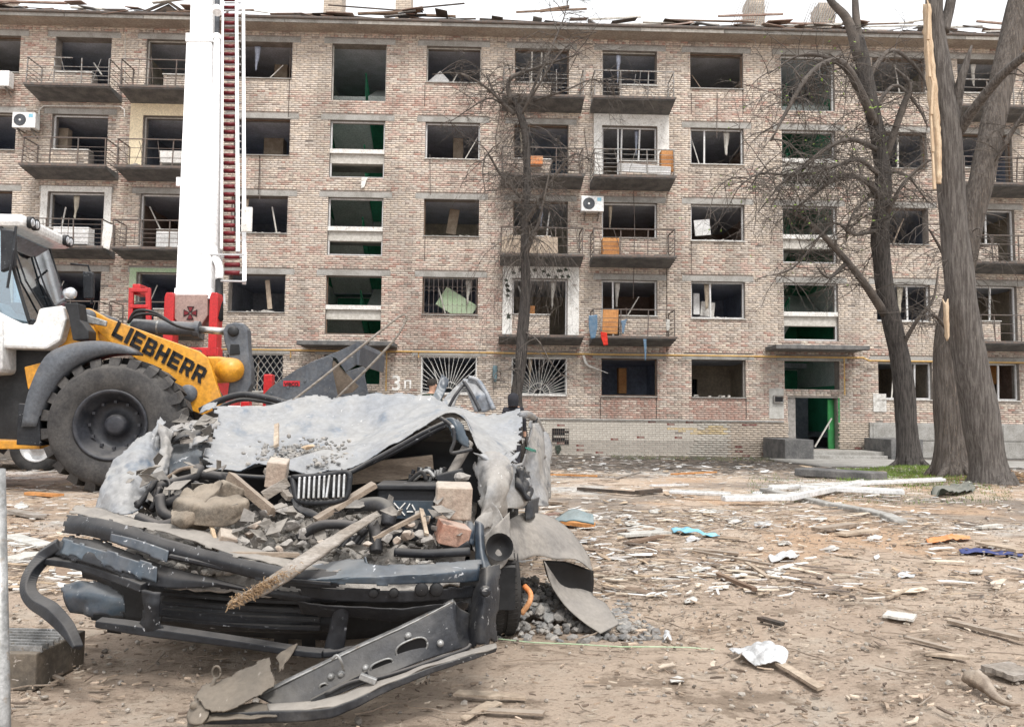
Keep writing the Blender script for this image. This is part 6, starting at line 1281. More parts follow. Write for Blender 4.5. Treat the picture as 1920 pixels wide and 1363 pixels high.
# ================================================================== people
def person(loc, H, face, top, trousers, label, cap=None, hood=False, hairlong=False):
    e = empty('person', loc, label, 'person'); X, Y, Z = loc; s = H/1.75
    bm = bmesh.new(); me = bpy.data.meshes.new('body'); rz = Matrix.Rotation(face, 3, 'Z')
    pts = {'pel': (0, 0, .95, .15), 'bel': (0, .01, 1.1, .14), 'che': (0, .01, 1.32, .165), 'nk': (0, 0, 1.47, .06), 'hd0': (0, -.01, 1.55, .068), 'hd1': (0, -.015, 1.64, .088), 'hd2': (0, -.01, 1.70, .072)}
    for sd, k in ((-1, 'l'), (1, 'r')):
        pts.update({k+'sh': (sd*.19, 0, 1.40, .07), k+'el': (sd*.25, .02, 1.12, .05), k+'wr': (sd*.25, -.06, .88, .035), k+'ha': (sd*.24, -.09, .80, .04), k+'hp': (sd*.10, 0, .9, .105), k+'kn': (sd*.11, -.02, .5, .07), k+'an': (sd*.12, .02, .1, .048), k+'to': (sd*.13, -.15, .05, .04)})
    ed = [('pel', 'bel'), ('bel', 'che'), ('che', 'nk'), ('nk', 'hd0'), ('hd0', 'hd1'), ('hd1', 'hd2')]
    for k in 'lr': ed += [('che', k+'sh'), (k+'sh', k+'el'), (k+'el', k+'wr'), (k+'wr', k+'ha'), ('pel', k+'hp'), (k+'hp', k+'kn'), (k+'kn', k+'an'), (k+'an', k+'to')]
    ks = list(pts); idx = {k: i for i, k in enumerate(ks)}
    me.from_pydata([tuple(rz @ (Vector(pts[k][:3])*s)+Vector(loc)) for k in ks], [(idx[a], idx[b]) for a, b in ed], [])
    ob = bpy.data.objects.new('tmp', me); COL.objects.link(ob); ob.modifiers.new('s', 'SKIN')
    sk = me.skin_vertices[0].data if me.skin_vertices else None
    if sk is None:
        bmm = bmesh.new(); bmm.from_mesh(me); bmm.verts.layers.skin.verify(); bmm.to_mesh(me); bmm.free(); sk = me.skin_vertices[0].data
    for k in ks: sk[idx[k]].radius = (pts[k][3]*s, pts[k][3]*s); sk[idx[k]].use_root = (k == 'pel')
    sb = ob.modifiers.new('u', 'SUBSURF'); sb.levels = sb.render_levels = 2
    dg = bpy.context.evaluated_depsgraph_get(); m2 = bpy.data.meshes.new_from_object(ob.evaluated_get(dg)); bpy.data.objects.remove(ob)
    b = link('body', m2, None, e, True); m2.materials.clear()
    for mm in (top, trousers, 'skin', 'black'): m2.materials.append(M[mm])
    for p in m2.polygons:
        z = (p.center.z-Z)/s; loc_ = rz.inverted() @ (p.center-Vector(loc))/s
        p.material_index = 2 if (z > 1.46 or (abs(loc_.x) > .2 and z < .92)) else (0 if z > .93 else (1 if z > .09 else 3))
    def HP(x, y, z): return rz @ (Vector((x, y, z))*s)+Vector(loc)
    nose = MB().prism([HP(-.012, -.10, 1.60), HP(.012, -.10, 1.60), HP(0, -.095, 1.645)], rz @ Vector((0, -.022*s, -.004))); nose.build('nose', M['skin'], e)
    for sd in (-1, 1):
        MB().lathe([(.001, .006), (.010, .003), (.012, 0)], HP(sd*.033, -.088, 1.65), rz @ Vector((0, -1, 0)), 8).build('eye', M['black'], e)
        MB().lathe([(.001, .012), (.018, .01), (.026, 0)], HP(sd*.085, 0, 1.63), rz @ Vector((sd, 0, 0)), 8).build('ear', M['skin'], e)
    MB().box(HP(0, -.092, 1.575), (.045*s, .012, .008), rz).build('mouth', M['redbrick'], e)
    hp = MB(); c = HP(0, 0, 1.665); ax = Vector((0, 0, 1))
    hp.lathe([(.098*s, -.05*s), (.104*s, .0), (.092*s, .06*s), (.05*s, .092*s), (.001, .10*s)], HP(0, .012, 1.66), ax, 18)
    if cap:
        hp.build('cap', M[cap], e, True); MB().box(HP(0, -.125, 1.672), (.14*s, .10*s, .012), rz @ Matrix.Rotation(.15, 3, 'X')).build('cap_peak', M[cap], e, bev=.004)
    elif hood:
        hd = MB(); hd.lathe([(.11*s, -.19*s), (.125*s, -.06*s), (.122*s, .03*s), (.085*s, .085*s), (.001, .115*s)], HP(0, .03, 1.66), ax, 20); hd.build('hood', M['clothdark'], e, True)
    else: hp.build('hair', M['hair'], e, True)
    return e
def stand(u, v_head, Y, H=1.75):
    p = px(u, v_head, Y); g_ = gz(p.x, Y); return (p.x, Y, g_), (p.z-g_)
l1, h1 = stand(750, 737, 19); person(l1, h1, 0.5, 'clothblue', 'clothdark', 'person in a dark cap standing in front of the left entrance', cap='clothdark')
l1, h1 = stand(811, 710, 17); person(l1, h1, .8, 'clothgreen', 'clothdark', 'bareheaded dark haired person beside the sunburst window grille')
l1, h1 = stand(963, 738, 15); person(l1, h1, 2.9, 'clothdark', 'clothdark', 'person in a black hooded jacket beside the slender tree', hood=True)
# ================================================================== second wreck behind the bonnet
wk = empty('crushed_car_wreck', (px(880, 760, 6.8).x-.6, 7.6, gz(-1, 7.6)), 'second crushed car with folded doors and loose black roof trim behind bonnet', 'car')
sheet([(( -3.0, 7.4, .78), (-1.6, 7.5, .95), (-.4, 7.5, 1.0)), ((-3.1, 8.4, .85), (-1.6, 8.6, 1.0), (-.3, 8.5, 1.02)), ((-3.0, 9.6, .6), (-1.6, 9.8, .75), (-.4, 9.6, .7))], world=True, name='crushed_body', mat=M['fender'], parent=wk, nu=40, nv=30, amp=.09, sc=2.5, seed=71, t=.03)
MB().box2((-3.0, 7.5, -.05), (-.4, 9.6, .7)).build('body_core', M['blackpaint'], wk, bev=.1)
def WT(name, pts, r, mt): return MB().tube(catmull([px(*p) for p in pts], 24), r, 8).build(name, M[mt], wk, True)
WT('roof_trim', [(375, 770, 7.2), (420, 748, 7.2), (460, 740, 7.2), (510, 748, 7.2), (545, 757, 7.2), (600, 758, 7.2)], .03, 'blackplastic'); WT('roof_trim', [(400, 768, 7.3), (450, 750, 7.3), (500, 754, 7.3), (540, 768, 7.3)], .018, 'darkmetal')
sheet([[(380, 762, 7.1), (392, 754, 7.1), (408, 752, 7.15)], [(372, 775, 7.0), (390, 768, 7.0), (405, 762, 7.05)]], name='torn_panel', mat=M['hood'], parent=wk, nu=10, nv=8, amp=.03, sc=9)
for q, (u0, u1, v, mt) in enumerate(((560, 640, 752, 'darkmetal'), (580, 680, 758, 'blackplastic'), (600, 690, 748, 'hood'), (630, 740, 762, 'hood'))):
    sheet([[(u0, v+8, 7.3), ((u0+u1)/2, v-6, 7.3), (u1, v+2, 7.3)], [(u0, v+16, 7.1), ((u0+u1)/2, v+4, 7.1), (u1, v+10, 7.1)]], name='torn_panel', mat=M[mt], parent=wk, nu=22, nv=8, amp=.04, sc=5, seed=80+q)
sheet([[(800, 765, 6.9), (815, 735, 7.0), (828, 702, 7.1)], [(815, 770, 6.9), (832, 740, 7.0), (842, 712, 7.1)]], name='folded_door', mat=M['bluepaint'], parent=wk, nu=20, nv=10, amp=.02, sc=6, seed=91, t=.02)
sheet([[(820, 768, 6.8), (835, 745, 6.85), (866, 716, 6.9)], [(850, 772, 6.8), (856, 750, 6.85), (872, 722, 6.9)]], name='folded_door', mat=M['hood'], parent=wk, nu=20, nv=10, amp=.015, sc=6, seed=92, t=.02)
sheet([[(868, 710, 6.9), (880, 712, 6.9), (898, 722, 6.9)], [(876, 735, 6.8), (895, 738, 6.8), (912, 740, 6.8)], [(890, 772, 6.8), (910, 772, 6.8), (926, 765, 6.8)]], name='folded_door', mat=M['hood'], parent=wk, nu=20, nv=18, amp=.012, sc=8, seed=93, t=.02)
WT('door_frame', [(878, 708, 6.85), (896, 714, 6.85), (912, 738, 6.8), (926, 768, 6.75)], .022, 'hood'); WT('door_frame', [(870, 716, 6.8), (884, 738, 6.75), (900, 770, 6.7)], .016, 'darkmetal'); WT('door_frame', [(838, 770, 6.75), (852, 744, 6.75), (868, 722, 6.8)], .014, 'darkmetal')
# ================================================================== rubble in the engine bay and on the bonnet
def chunk(u, v, Y, r, mt, seed, sq, label, grp=None, rot=None):
    o = rock(px(u, v, Y), r, seed, 'rubble_chunk', M[mt], None, sq); tag(o, label, 'rubble', grp); return o
def blockbox(name, u, v, Y, size, rot, mt, label, cat, jit=.006, grp=None):
    o = MB().box((0, 0, 0), size).build(name, M[mt], None); o.location = px(u, v, Y); o.rotation_euler = rot
    bevel(o, min(size)*.045, 1)
    return tag(o, label, cat, grp)
blockbox('brick', 850, 938, 2.98, (.135, .12, .125), (.1, .03, .1), 'brickrub', 'pale dusty broken brick wedged beside the black battery', 'brick')
blockbox('brick', 520, 886, 3.05, (.075, .10, .10), (.15, .1, .15), 'brickrub', 'pale upright brick leaning on the front edge of bonnet', 'brick')
blockbox('brick', 848, 1000, 2.88, (.11, .1, .075), (.1, .25, .3), 'redbrick', 'reddish broken brick under the pale brick in engine bay', 'brick')
blockbox('brick', 425, 1012, 2.84, (.065, .07, .06), (.4, .3, .5), 'brickrub', 'small square brick fragment below the tan cloth', 'brick')
rk = rock(px(395, 955, 2.98), .17, 5, 'tan_bundle', M['cloth_tan'], None, (1.0, .75, .72), 4, flat=False); tag(rk, 'crumpled tan insulation bundle lying in the smashed engine bay', 'insulation')
sheet([[(325, 975, 2.9), (330, 940, 2.92), (352, 918, 2.98)], [(375, 985, 2.84), (372, 950, 2.86), (378, 926, 2.95)], [(430, 985, 2.85), (432, 945, 2.86), (420, 928, 2.96)], [(468, 960, 2.92), (466, 940, 2.94), (445, 922, 3.0)]], name='bundle_fold', mat=M['cloth_tan'], parent=rk, nu=26, nv=18, amp=.02, sc=8, seed=4, t=.01)
r_ = random.Random(12)
SP = [(455, 1015, 2.83, .045), (490, 1010, 2.84, .055), (515, 1000, 2.86, .05), (540, 1020, 2.8, .04), (480, 985, 2.9, .05), (505, 960, 2.95, .05), (530, 955, 2.95, .055), (545, 985, 2.88, .045), (470, 1000, 2.88, .04), (575, 1000, 2.85, .05), (600, 1015, 2.82, .03), (640, 1000, 2.86, .035), (740, 995, 2.88, .04), (760, 1005, 2.86, .045), (785, 1000, 2.88, .05), (805, 1010, 2.85, .045), (770, 985, 2.92, .035), (745, 1015, 2.83, .035), (725, 1010, 2.84, .04), (815, 990, 2.9, .03), (440, 995, 2.87, .04), (560, 965, 2.95, .04), (800, 975, 2.95, .035), (870, 895, 3.15, .05), (850, 900, 3.2, .04), (565, 1018, 2.82, .03), (525, 1030, 2.78, .03), (500, 1030, 2.78, .035), (660, 1020, 2.8, .035), (690, 1020, 2.78, .03)]
for i, (u, v, Y, r) in enumerate(SP):
    mt = r_.choice(['rubble', 'rubble', 'brickrub']); where = 'beside the battery' if u > 700 else 'under the bonnet edge' if Y > 3.1 else 'behind the bumper ledge' if v > 1005 else 'below the kidney grille' if u > 520 else 'beside the tan bundle'
    chunk(u, v, Y, r*.85, mt, 100+i, (1, .7+.3*r_.random(), .45+.35*r_.random()), ('grey concrete' if mt == 'rubble' else 'pale brick')+(' lump ' if r > .042 else ' fragment ')+where, 'rubble chunks in the engine bay')
ob_ = rock(px(576, 838, 3.28), .035, 77, 'rubble_chunk', M['rawwood'], None, (1.2, .8, .6)); tag(ob_, 'small yellowish stone on the gravel heap on the bonnet', 'rubble')
def stones(name, n, fpos, rmin, rmax, cols, mt, label, cat, seed):
    rr = random.Random(seed); V = []; Fc = []; Cc = []
    bm = bmesh.new(); bmesh.ops.create_icosphere(bm, subdivisions=1, radius=1); bv = [v.co.copy() for v in bm.verts]; bf = [tuple(v.index for v in f.verts) for f in bm.faces]; bm.free()
    for i in range(n):
        c = fpos(rr); r = rr.uniform(rmin, rmax)*(1 if rr.random() < .8 else 1.5); a, b, d = rr.uniform(.7, 1.25), rr.uniform(.7, 1.25), rr.uniform(.45, .9); rot = Matrix.Rotation(rr.uniform(0, 6), 3, 'Z') @ Matrix.Rotation(rr.uniform(-.6, .6), 3, 'X'); k = len(V); col = rr.choice(cols); g_ = rr.uniform(.75, 1.2)
        for v in bv:
            w = 1+rr.uniform(-.22, .22); V.append(tuple(rot @ Vector((v.x*a*w, v.y*b*w, v.z*d*w))*r+c)); Cc.append((col[0]*g_, col[1]*g_, col[2]*g_, 1))
        Fc += [tuple(k+j for j in f) for f in bf]
    m = MB(); m.v = V; m.f = Fc; m.c = Cc; o = m.build(name, M[mt], None); return tag(o, label, cat, kind='stuff')
greys = [(.2, .2, .195), (.26, .25, .235), (.16, .16, .16), (.32, .30, .27)]
def hpos(rr):
    u = rr.gauss(565, 42); v = rr.gauss(850, 13); t = max(0, min(1, (v-800)/90)); return px(u, v, 3.62-t*.46-.05)
stones('gravel_on_bonnet', 300, hpos, .004, .012, greys, 'gravel', 'grey gravel spilled over the front of the crumpled bonnet', 'gravel', 3)
def tpos(rr):
    while 1:
        x = rr.gauss(0, .33); y = rr.gauss(0, .2); h = .19*math.exp(-(x*x/.07+y*y/.045))
        if abs(x) < .6 and abs(y) < .42: break
    p = gp(990, 1165); X, Y = p.x+x, p.y+.08+y; return Vector((X, Y, gz(X, Y)+h*rr.uniform(.5, 1)))
stones('gravel_heap', 1100, tpos, .010, .024, greys, 'gravel', 'heap of grey gravel beside the car tyre', 'gravel', 4)
stones('engine_bay_grit', 900, lambda rr: Vector((rr.uniform(-1.25, -.15), 0, 0))+(lambda Y: Vector((0, Y, .41+.17*sm(2.75, 3.5, Y)+rr.uniform(0, .03))))(rr.uniform(2.78, 3.45)), .005, .02, [(.34, .32, .29), (.42, .39, .35), (.26, .25, .235), (.3, .27, .24)], 'gravel', 'fine grey rubble filling the smashed engine bay', 'rubble', 5)
def board(name, a, b, w, h, mt, label, cat='board', grp=None, world=False, up=(0, 0, 1)):
    p, q = (Vector(a), Vector(b)) if world else (px(*a), px(*b)); d = q-p; L = d.length; n = 7; x = d/L; u_ = Vector(up); y = u_.cross(x); y = y.normalized() if y.length > .05 else Vector((0, 1, 0)); z = x.cross(y); rr = random.Random(int(abs(p.x*999)+abs(q.z*777)))
    m = MB(); vs = []
    for i in range(n):
        c = p+d*(i/(n-1)); ww = w/2*(1+rr.uniform(-.12, .12)); hh = h/2
        e = rr.uniform(-.03, .03)*L if i in (0, n-1) else 0
        vs += [c+x*e-y*ww-z*hh, c-x*e+y*ww-z*hh, c-x*e+y*ww+z*hh, c+x*e-y*ww+z*hh]
    fs = [(i*4+k, i*4+(k+1) % 4, i*4+4+(k+1) % 4, i*4+4+k) for i in range(n-1) for k in range(4)]+[(3, 2, 1, 0), (n*4-4, n*4-3, n*4-2, n*4-1)]
    m.add(vs, fs); o = m.build(name, M[mt], None); return tag(o, label, cat, grp)
board('board', (592, 975, 2.9), (702, 908, 3.05), .05, .018, 'wood', 'narrow brown board slanting from the grille to the battery')
board('board', (432, 893, 3.05), (512, 960, 2.93), .022, .035, 'wood', 'thin splintered lath slanting across the tan bundle')
board('board', (494, 930, 2.98), (540, 902, 3.02), .03, .035, 'greywood', 'short grey wooden block below the upright brick')
board('board', (518, 836, 3.3), (519, 796, 3.55), .02, .012, 'woodpale', 'short pale lath lying on the bonnet', up=(0, -1, 0.3))
board('board', (342, 828, 3.5), (392, 824, 3.45), .03, .02, 'greywood', 'grey stick on torn metal beside the left wing')
board('board', (425, 1038, 2.72), (560, 1040, 2.72), .02, .015, 'wood', 'thin brown lath lying along the bumper ledge')
board('board', (700, 1010, 2.82), (792, 962, 2.95), .016, .014, 'wood', 'thin lath leaning against the battery')
board('board', (800, 1002, 2.84), (790, 955, 2.95), .014, .012, 'woodpale', 'pale splinter standing beside the battery')
board('board', (405, 1020, 2.8), (396, 985, 2.85), .012, .012, 'rawwood', 'pale splinter standing in front of the tan bundle')
board('board', (500, 880, 3.1), (545, 935, 2.98), .03, .02, 'greywood', 'grey board end under the upright brick')
# torn metal and plastic shards jammed between the rubble
rr = random.Random(44)
SH = MB()
for k in range(170):
    if k < 70: c = px(rr.uniform(250, 420), rr.uniform(870, 985), rr.uniform(2.95, 3.3))
    elif k < 150: c = px(rr.uniform(430, 880), rr.uniform(945, 1030), rr.uniform(2.8, 3.0))
    else: c = px(rr.uniform(310, 400), rr.uniform(790, 830), rr.uniform(3.45, 3.7))
    a = Vector((rr.gauss(0, 1), rr.gauss(0, .7), rr.gauss(0, .6))).normalized()*rr.uniform(.03, .10); b_ = a.orthogonal().normalized()*rr.uniform(.01, .04); nn = a.cross(b_).normalized()*.012
    SH.prism([c, c+a*.5+b_+nn, c+a, c+a*.6-b_*.6], nn*.25)
tag(SH.build('shards', M['dustgrey'], None), 'dark torn metal and plastic shards filling the smashed engine bay', 'debris', kind='stuff')
# frayed strip across the bumper
st = empty('frayed_strip', px(560, 1060, 2.6), 'frayed weathered wooden strip with matted fibres lying across the bumper', 'wood strip')
sheet([[(428, 1132, 2.50), (500, 1085, 2.53), (560, 1045, 2.58), (640, 995, 2.7), (706, 958, 2.85)], [(436, 1140, 2.48), (520, 1100, 2.51), (590, 1052, 2.56), (660, 1002, 2.7), (712, 968, 2.85)]], name='strip', mat=M['greywood'], parent=st, nu=50, nv=8, amp=.008, sc=12, seed=3, t=.012)
fm_ = MB(); rr = random.Random(8)
for k in range(380):
    t = min(1, abs(rr.gauss(.24, .15))); u = 430+t*200; v = 1134-t*112+rr.uniform(-6, 9); c = px(u, v, 2.47+t*.08); d = Vector((rr.gauss(.4, 1), rr.gauss(0, .4), rr.gauss(.1, .8))).normalized()*rr.uniform(.008, .024); fm_.tube([c, c+d*.5+Vector((0, -.006, .006)), c+d], .0011, 3, False)
f_ = fm_.build('fibres', M['fluff'], st); f_['kind'] = 'stuff'
# ================================================================== ground debris
cols = [(.62, .60, .56), (.52, .45, .36), (.40, .31, .22), (.26, .19, .14), (.15, .12, .10), (.45, .42, .39), (.68, .67, .65), (.34, .26, .19)]
def slivers(name, n, fpos, lmin, lmax, wr, label, cat, seed, palette, lift=.004):
    rr = random.Random(seed); m = MB(); V = m.v; Fc = m.f; C_ = []
    for i in range(n):
        x, y = fpos(rr); L = rr.uniform(lmin, lmax)*(1 if rr.random() < .85 else 2.2); w = L*rr.uniform(*wr); h = rr.uniform(.002, .007); a = rr.gauss(.15, .55) if rr.random() < .7 else rr.uniform(0, 3.14); ca, sa = math.cos(a), math.sin(a); z = gz(x, y)+.012; tl = rr.uniform(-.12, .12); k = len(V); col = rr.choice(palette); g_ = rr.uniform(.75, 1.2)
        bend = rr.uniform(-.15, .15)*L
        for t, ww in ((-.5, rr.uniform(.2, 1)), (0, 1), (.5, rr.uniform(.1, .9))):
            for s_ in (-1, 1):
                for top in (0, 1):
                    lx = t*L; ly = s_*w*.5*ww+(bend if t == 0 else 0); V.append((x+lx*ca-ly*sa, y+lx*sa+ly*ca, z+top*h+lift+lx*tl+abs(tl)*L*.4)); C_.append((col[0]*g_, col[1]*g_, col[2]*g_, 1))
        for j in (0, 4): Fc += [(k+j+1, k+j+3, k+j+7, k+j+5), (k+j, k+j+1, k+j+5, k+j+4), (k+j+2, k+j+6, k+j+7, k+j+3)]
        Fc += [(k, k+2, k+3, k+1), (k+8, k+9, k+11, k+10)]
    m.c = C_; o = m.build(name, M['chips'], None); return tag(o, label, cat, kind='stuff')
def gpos_near(rr):
    while 1:
        y = rr.uniform(1.9, 7.5); x = rr.uniform(-y*.72-.3, y*.78+.5)
        dn = .35+.65*max(0, noise.noise(Vector((x*.9, y*.7, 4)))*2)
        if x > .6: dn *= 1.6
        if rr.random() < dn: return x, y
def gpos_mid(rr):
    while 1:
        y = rr.uniform(4.2, 15); x = rr.uniform(-y*.72-.5, y*.75+1)
        if rr.random() < (.25+max(0, noise.noise(Vector((x*.5, y*.6, 9)))*2.4))*(1.0 if y < 11 else .55): return x, y
def gpos_far(rr):
    y = rr.uniform(15, 26); return rr.uniform(-14, 16), y
slivers('bark_chips', 6000, gpos_near, .006, .036, (.08, .35), 'brown bark chips and splinters strewn over the near sandy soil', 'debris', 1, [(.44, .35, .27), (.32, .25, .19), (.22, .17, .13), (.48, .41, .33), (.15, .115, .09)])
slivers('wood_splinters', 7500, gpos_mid, .02, .12, (.06, .35), 'pale wood splinters and scraps strewn over the yard', 'debris', 2, cols)
slivers('plaster_scraps', 2200, gpos_far, .05, .2, (.2, .7), 'white plaster and paper scraps on the dark soil by the wall', 'debris', 6, [cols[0], cols[6], cols[5], cols[2], cols[4], (.3, .29, .28), (.2, .18, .16)])
stones('small_stones', 3800, lambda rr: (lambda p: Vector((p[0], p[1], gz(*p)+.008)))(gpos_near(rr)), .003, .010, [(.3, .26, .21), (.2, .17, .14), (.38, .34, .29)], 'gravel', 'small stones and clods scattered on the near soil', 'debris', 9)
# twig litter
tw = MB(); rr = random.Random(14)
for k in range(650):
    x, y = gpos_near(rr) if k < 330 else gpos_mid(rr); a = rr.gauss(.2, .7); L = rr.uniform(.06, .32)*(1 if k < 330 else 1.8); P_ = []
    for i in range(5): P_.append((x+math.cos(a)*L*i/4+rr.uniform(-.01, .01), y+math.sin(a)*L*i/4+rr.uniform(-.01, .01), gz(x, y)+.022+rr.uniform(0, .012)))
    tw.tube(P_, [.004, .003, .003, .003, .0015], 4, False)
tag(tw.build('twig_litter', M['wood'], None), 'thin dry twigs lying about the yard', 'twigs', kind='stuff')
# individually placed boards and scraps: (u0,v0,u1,v1,width,material,label)
GRP = 'loose boards lying in the yard'
for (u0, v0, u1, v1, w, h, mt, lab) in (
    (855, 1312, 985, 1318, .05, .008, 'woodpale', 'curled flat strip of bark below the end of cross member'), (905, 1345, 935, 1330, .03, .006, 'woodpale', 'small pale bark flake on soil in front of cross member'), (915, 1345, 1020, 1352, .03, .008, 'wood', 'rough bark strip below the curled strip'), (868, 1362, 920, 1330, .028, .006, 'woodpale', 'pale bark sliver pointing at the cross member'),
    (1345, 1085, 1415, 1115, .03, .02, 'wooddark', 'dark narrow lath on the trampled sand'), (1425, 1170, 1468, 1182, .035, .015, 'charwood', 'short charred stick in the wheel rut'), (1460, 1255, 1540, 1305, .04, .012, 'woodpale', 'pair of pale narrow laths below the white plastic bag'), (1300, 1040, 1450, 1068, .03, .015, 'wood', 'long thin brown lath on sand'),
    (1660, 1160, 1716, 1168, .12, .012, 'oldwhite', 'white flat offcut among pale splinters'), (1866, 1262, 1925, 1285, .14, .02, 'greywood', 'wide grey plank by the path of splinters'), (1664, 1130, 1702, 1112, .02, .01, 'woodpale', 'pale stick tilted on open sand'), (1735, 1235, 1815, 1245, .04, .01, 'woodpale', 'long pale strip beside the splinter heap'), (1700, 1205, 1790, 1230, .03, .01, 'wood', 'thin lath crossing the splinter heap'), (1780, 1175, 1920, 1210, .04, .015, 'wood', 'long weathered lath on sand under the navy plastic'),
    (1165, 1010, 1250, 1004, .1, .02, 'greysheet', 'pale sheet offcut beside the blue plastic film'), (1180, 1025, 1240, 1012, .06, .02, 'wooddark', 'dark board under the pale sheet offcut'), (1035, 893, 1120, 896, .05, .03, 'woodorange', 'orange brown batten lying by the house wall'), (1260, 892, 1340, 888, .06, .03, 'woodorange', 'orange brown batten near the blue scrap'), (1290, 880, 1350, 884, .07, .03, 'wood', 'brown board behind the orange batten'), (1155, 900, 1205, 886, .05, .02, 'greywood', 'grey board lying near the wall scraps'),
    (1220, 914, 1290, 912, .06, .02, 'pvc', 'short white plastic strip lying on dirt'), (1085, 922, 1190, 930, .05, .04, 'charwood', 'long dark branch lying on the dirt'), (1195, 930, 1240, 926, .07, .05, 'charwood', 'dark root stub with prongs on the dirt'), (1010, 945, 1060, 950, .1, .03, 'wood', 'brown board near the open car door'), (1045, 985, 1112, 993, .11, .03, 'woodorange', 'reddish plank under the teal metal piece'), (1018, 972, 1045, 968, .05, .02, 'redslate', 'dark red lath beside the teal metal piece'),
    (1300, 1035, 1385, 1045, .07, .015, 'wood', 'split brown board on sand near the white sheet'), (1530, 1000, 1600, 990, .1, .03, 'wood', 'broken brown board by the kerb'), (1575, 1008, 1640, 1000, .1, .02, 'woodpale', 'pale broken board by the kerb'), (1840, 1025, 1920, 1040, .12, .02, 'woodpale', 'pale board behind the navy plastic'), (1835, 995, 1875, 990, .06, .02, 'oldwhite', 'white strip on the bare slope'), (1400, 1062, 1440, 1090, .025, .012, 'woodpale', 'pale lath pointing at the pale sheet'),
    (20, 965, 75, 975, .1, .03, 'greywood', 'weathered board left of the crushed wing'), (15, 1010, 90, 1030, .14, .015, 'greysheet', 'torn pale sheet left of the bumper'), (20, 1060, 66, 1045, .14, .02, 'oldwhite', 'white splintered panel beside the steel post'), (30, 1250, 120, 1290, .015, .01, 'wood', 'thin twig beside the steel post'), (50, 930, 110, 934, .1, .03, 'woodorange', 'reddish plank behind the steel post'), (10, 875, 60, 880, .1, .04, 'wood', 'brown plank under the loader')):
    p, q = gp(u0, v0), gp(u1, v1); p.z = gz(p.x, p.y)+.018+h/2; q.z = gz(q.x, q.y)+.018+h/2
    board('board', p, q, w, h, mt, lab, world=True)
# white window frames on the grass
def frame_bar(a, b, w, h, label):
    p, q = gp(*a), gp(*b); p.z = gz(p.x, p.y)+.075; q.z = gz(q.x, q.y)+.075; e = empty('window_frame_bar', p, label, 'window frame'); MB().bar(p, q, w, h).build('profile', M['pvc'], e, bev=.01)
    n_ = (q-p).normalized(); sd = Vector((-n_.y, n_.x, 0)); MB().bar(p+sd*.03+Vector((0, 0, h/2+.008)), q+sd*.03+Vector((0, 0, h/2+.008)), .025, .016).build('rib', M['dirtypvc'], e); return e
frame_bar((1356, 948), (1478, 946), .10, .06, 'white plastic window frame bar with its end by the kerb'); frame_bar((1478, 946), (1622, 914), .10, .07, 'white plastic window frame bar crossing over the others'); frame_bar((1444, 926), (1770, 908), .08, .05, 'long thin white plastic strip reaching into the grass'); frame_bar((1500, 925), (1695, 934), .10, .06, 'wide white plastic window frame bar below the long strip'); frame_bar((1255, 934), (1370, 940), .06, .04, 'thin white strip lying left of the frame bars')
# kerb and slabs
kb = empty('kerb', gp(1500, 935)); tag(kb, kind='structure')
kp = [gp(*p) for p in ((1430, 922), (1500, 938), (1560, 952), (1620, 962), (1660, 972), (1690, 985))]
for a, b in zip(kp, kp[1:]):
    d = (b-a)*.03; a2, b2 = a+d, b-d; a2.z = gz(a.x, a.y)-.02; b2.z = gz(b.x, b.y)-.03; MB().bar(a2, b2, .13, .16).build('kerb_stone', M['concrete'], kb, bev=.015)
a, b = gp(1505, 893), gp(1650, 902); MB_ = MB(); a.z = gz(a.x, a.y)+.09; b.z = gz(b.x, b.y)+.08; MB_.bar(a, b, .55, .14); tag(MB_.build('concrete_slab', M['darkconc'], None, bev=.02), 'thick dark concrete slab tipped on the grass edge before the steps', 'slab')
o = blockbox('brick', 1648, 889, px(0, 0, 1).y*0+gp(1648, 889).y, (.3, .12, .12), (0, 0, .2), 'redbrick', 'red brick lying at the end of the concrete slab', 'brick')
# pavement before the entrance
pv = []
for x in (9.0, 11.5, 14, 17, 20): pv.append([(x, y, gz(x, y)+.03) for y in (20.6, 21.6, 22.6, 23.6, 24.6)])
o = sheet(pv, world=True, name='pavement', mat=M['concrete'], nu=24, nv=24, t=.05); tag(o, kind='structure')
# tarpaulin, plastics, bags
def crumple(name, pix, mt, label, cat, amp=.03, sc=9, seed=1, nu=24, nv=16, lift=.02, hump=.04):
    rows = [[gp(*p)+Vector((0, 0, lift)) for p in r] for r in pix]
    for i, r in enumerate(rows):
        for j, p in enumerate(r):
            p.z = gz(p.x, p.y)+lift+(hump*.5 if 0 < j < len(r)-1 else 0)+(hump*.6 if 0 < i < len(rows)-1 else 0)
    o = sheet(rows, world=True, name=name, mat=M[mt], nu=nu, nv=nv, amp=amp, sc=sc, seed=seed, t=.004); return tag(o, label, cat)
crumple('tarpaulin', [[(1745, 925), (1785, 922), (1826, 905)], [(1748, 935), (1785, 933), (1828, 925)]], 'tarp', 'dark green folded tarpaulin at the foot of the split tree', 'tarpaulin', .09, 4, 2, hump=.16)
crumple('plastic_film', [[(1258, 996), (1290, 1000), (1345, 1006)], [(1262, 1003), (1300, 1008), (1350, 1010)]], 'plastic_blue', 'light blue plastic film lying on the sand', 'plastic', .03, 8, 3)
crumple('plastic_sheet', [[(1170, 996), (1205, 990), (1246, 996)], [(1185, 1004), (1215, 1002), (1230, 1005)]], 'greysheet', 'pale grey flat sheet next to the blue film', 'sheet', .01, 4, 3, hump=.01)
crumple('plastic_sheet', [[(1440, 1048), (1470, 1044), (1500, 1044)], [(1445, 1056), (1475, 1055), (1488, 1054)]], 'plastic_white', 'crumpled white plastic sheet with dark edge on the sand', 'sheet', .03, 9, 5)
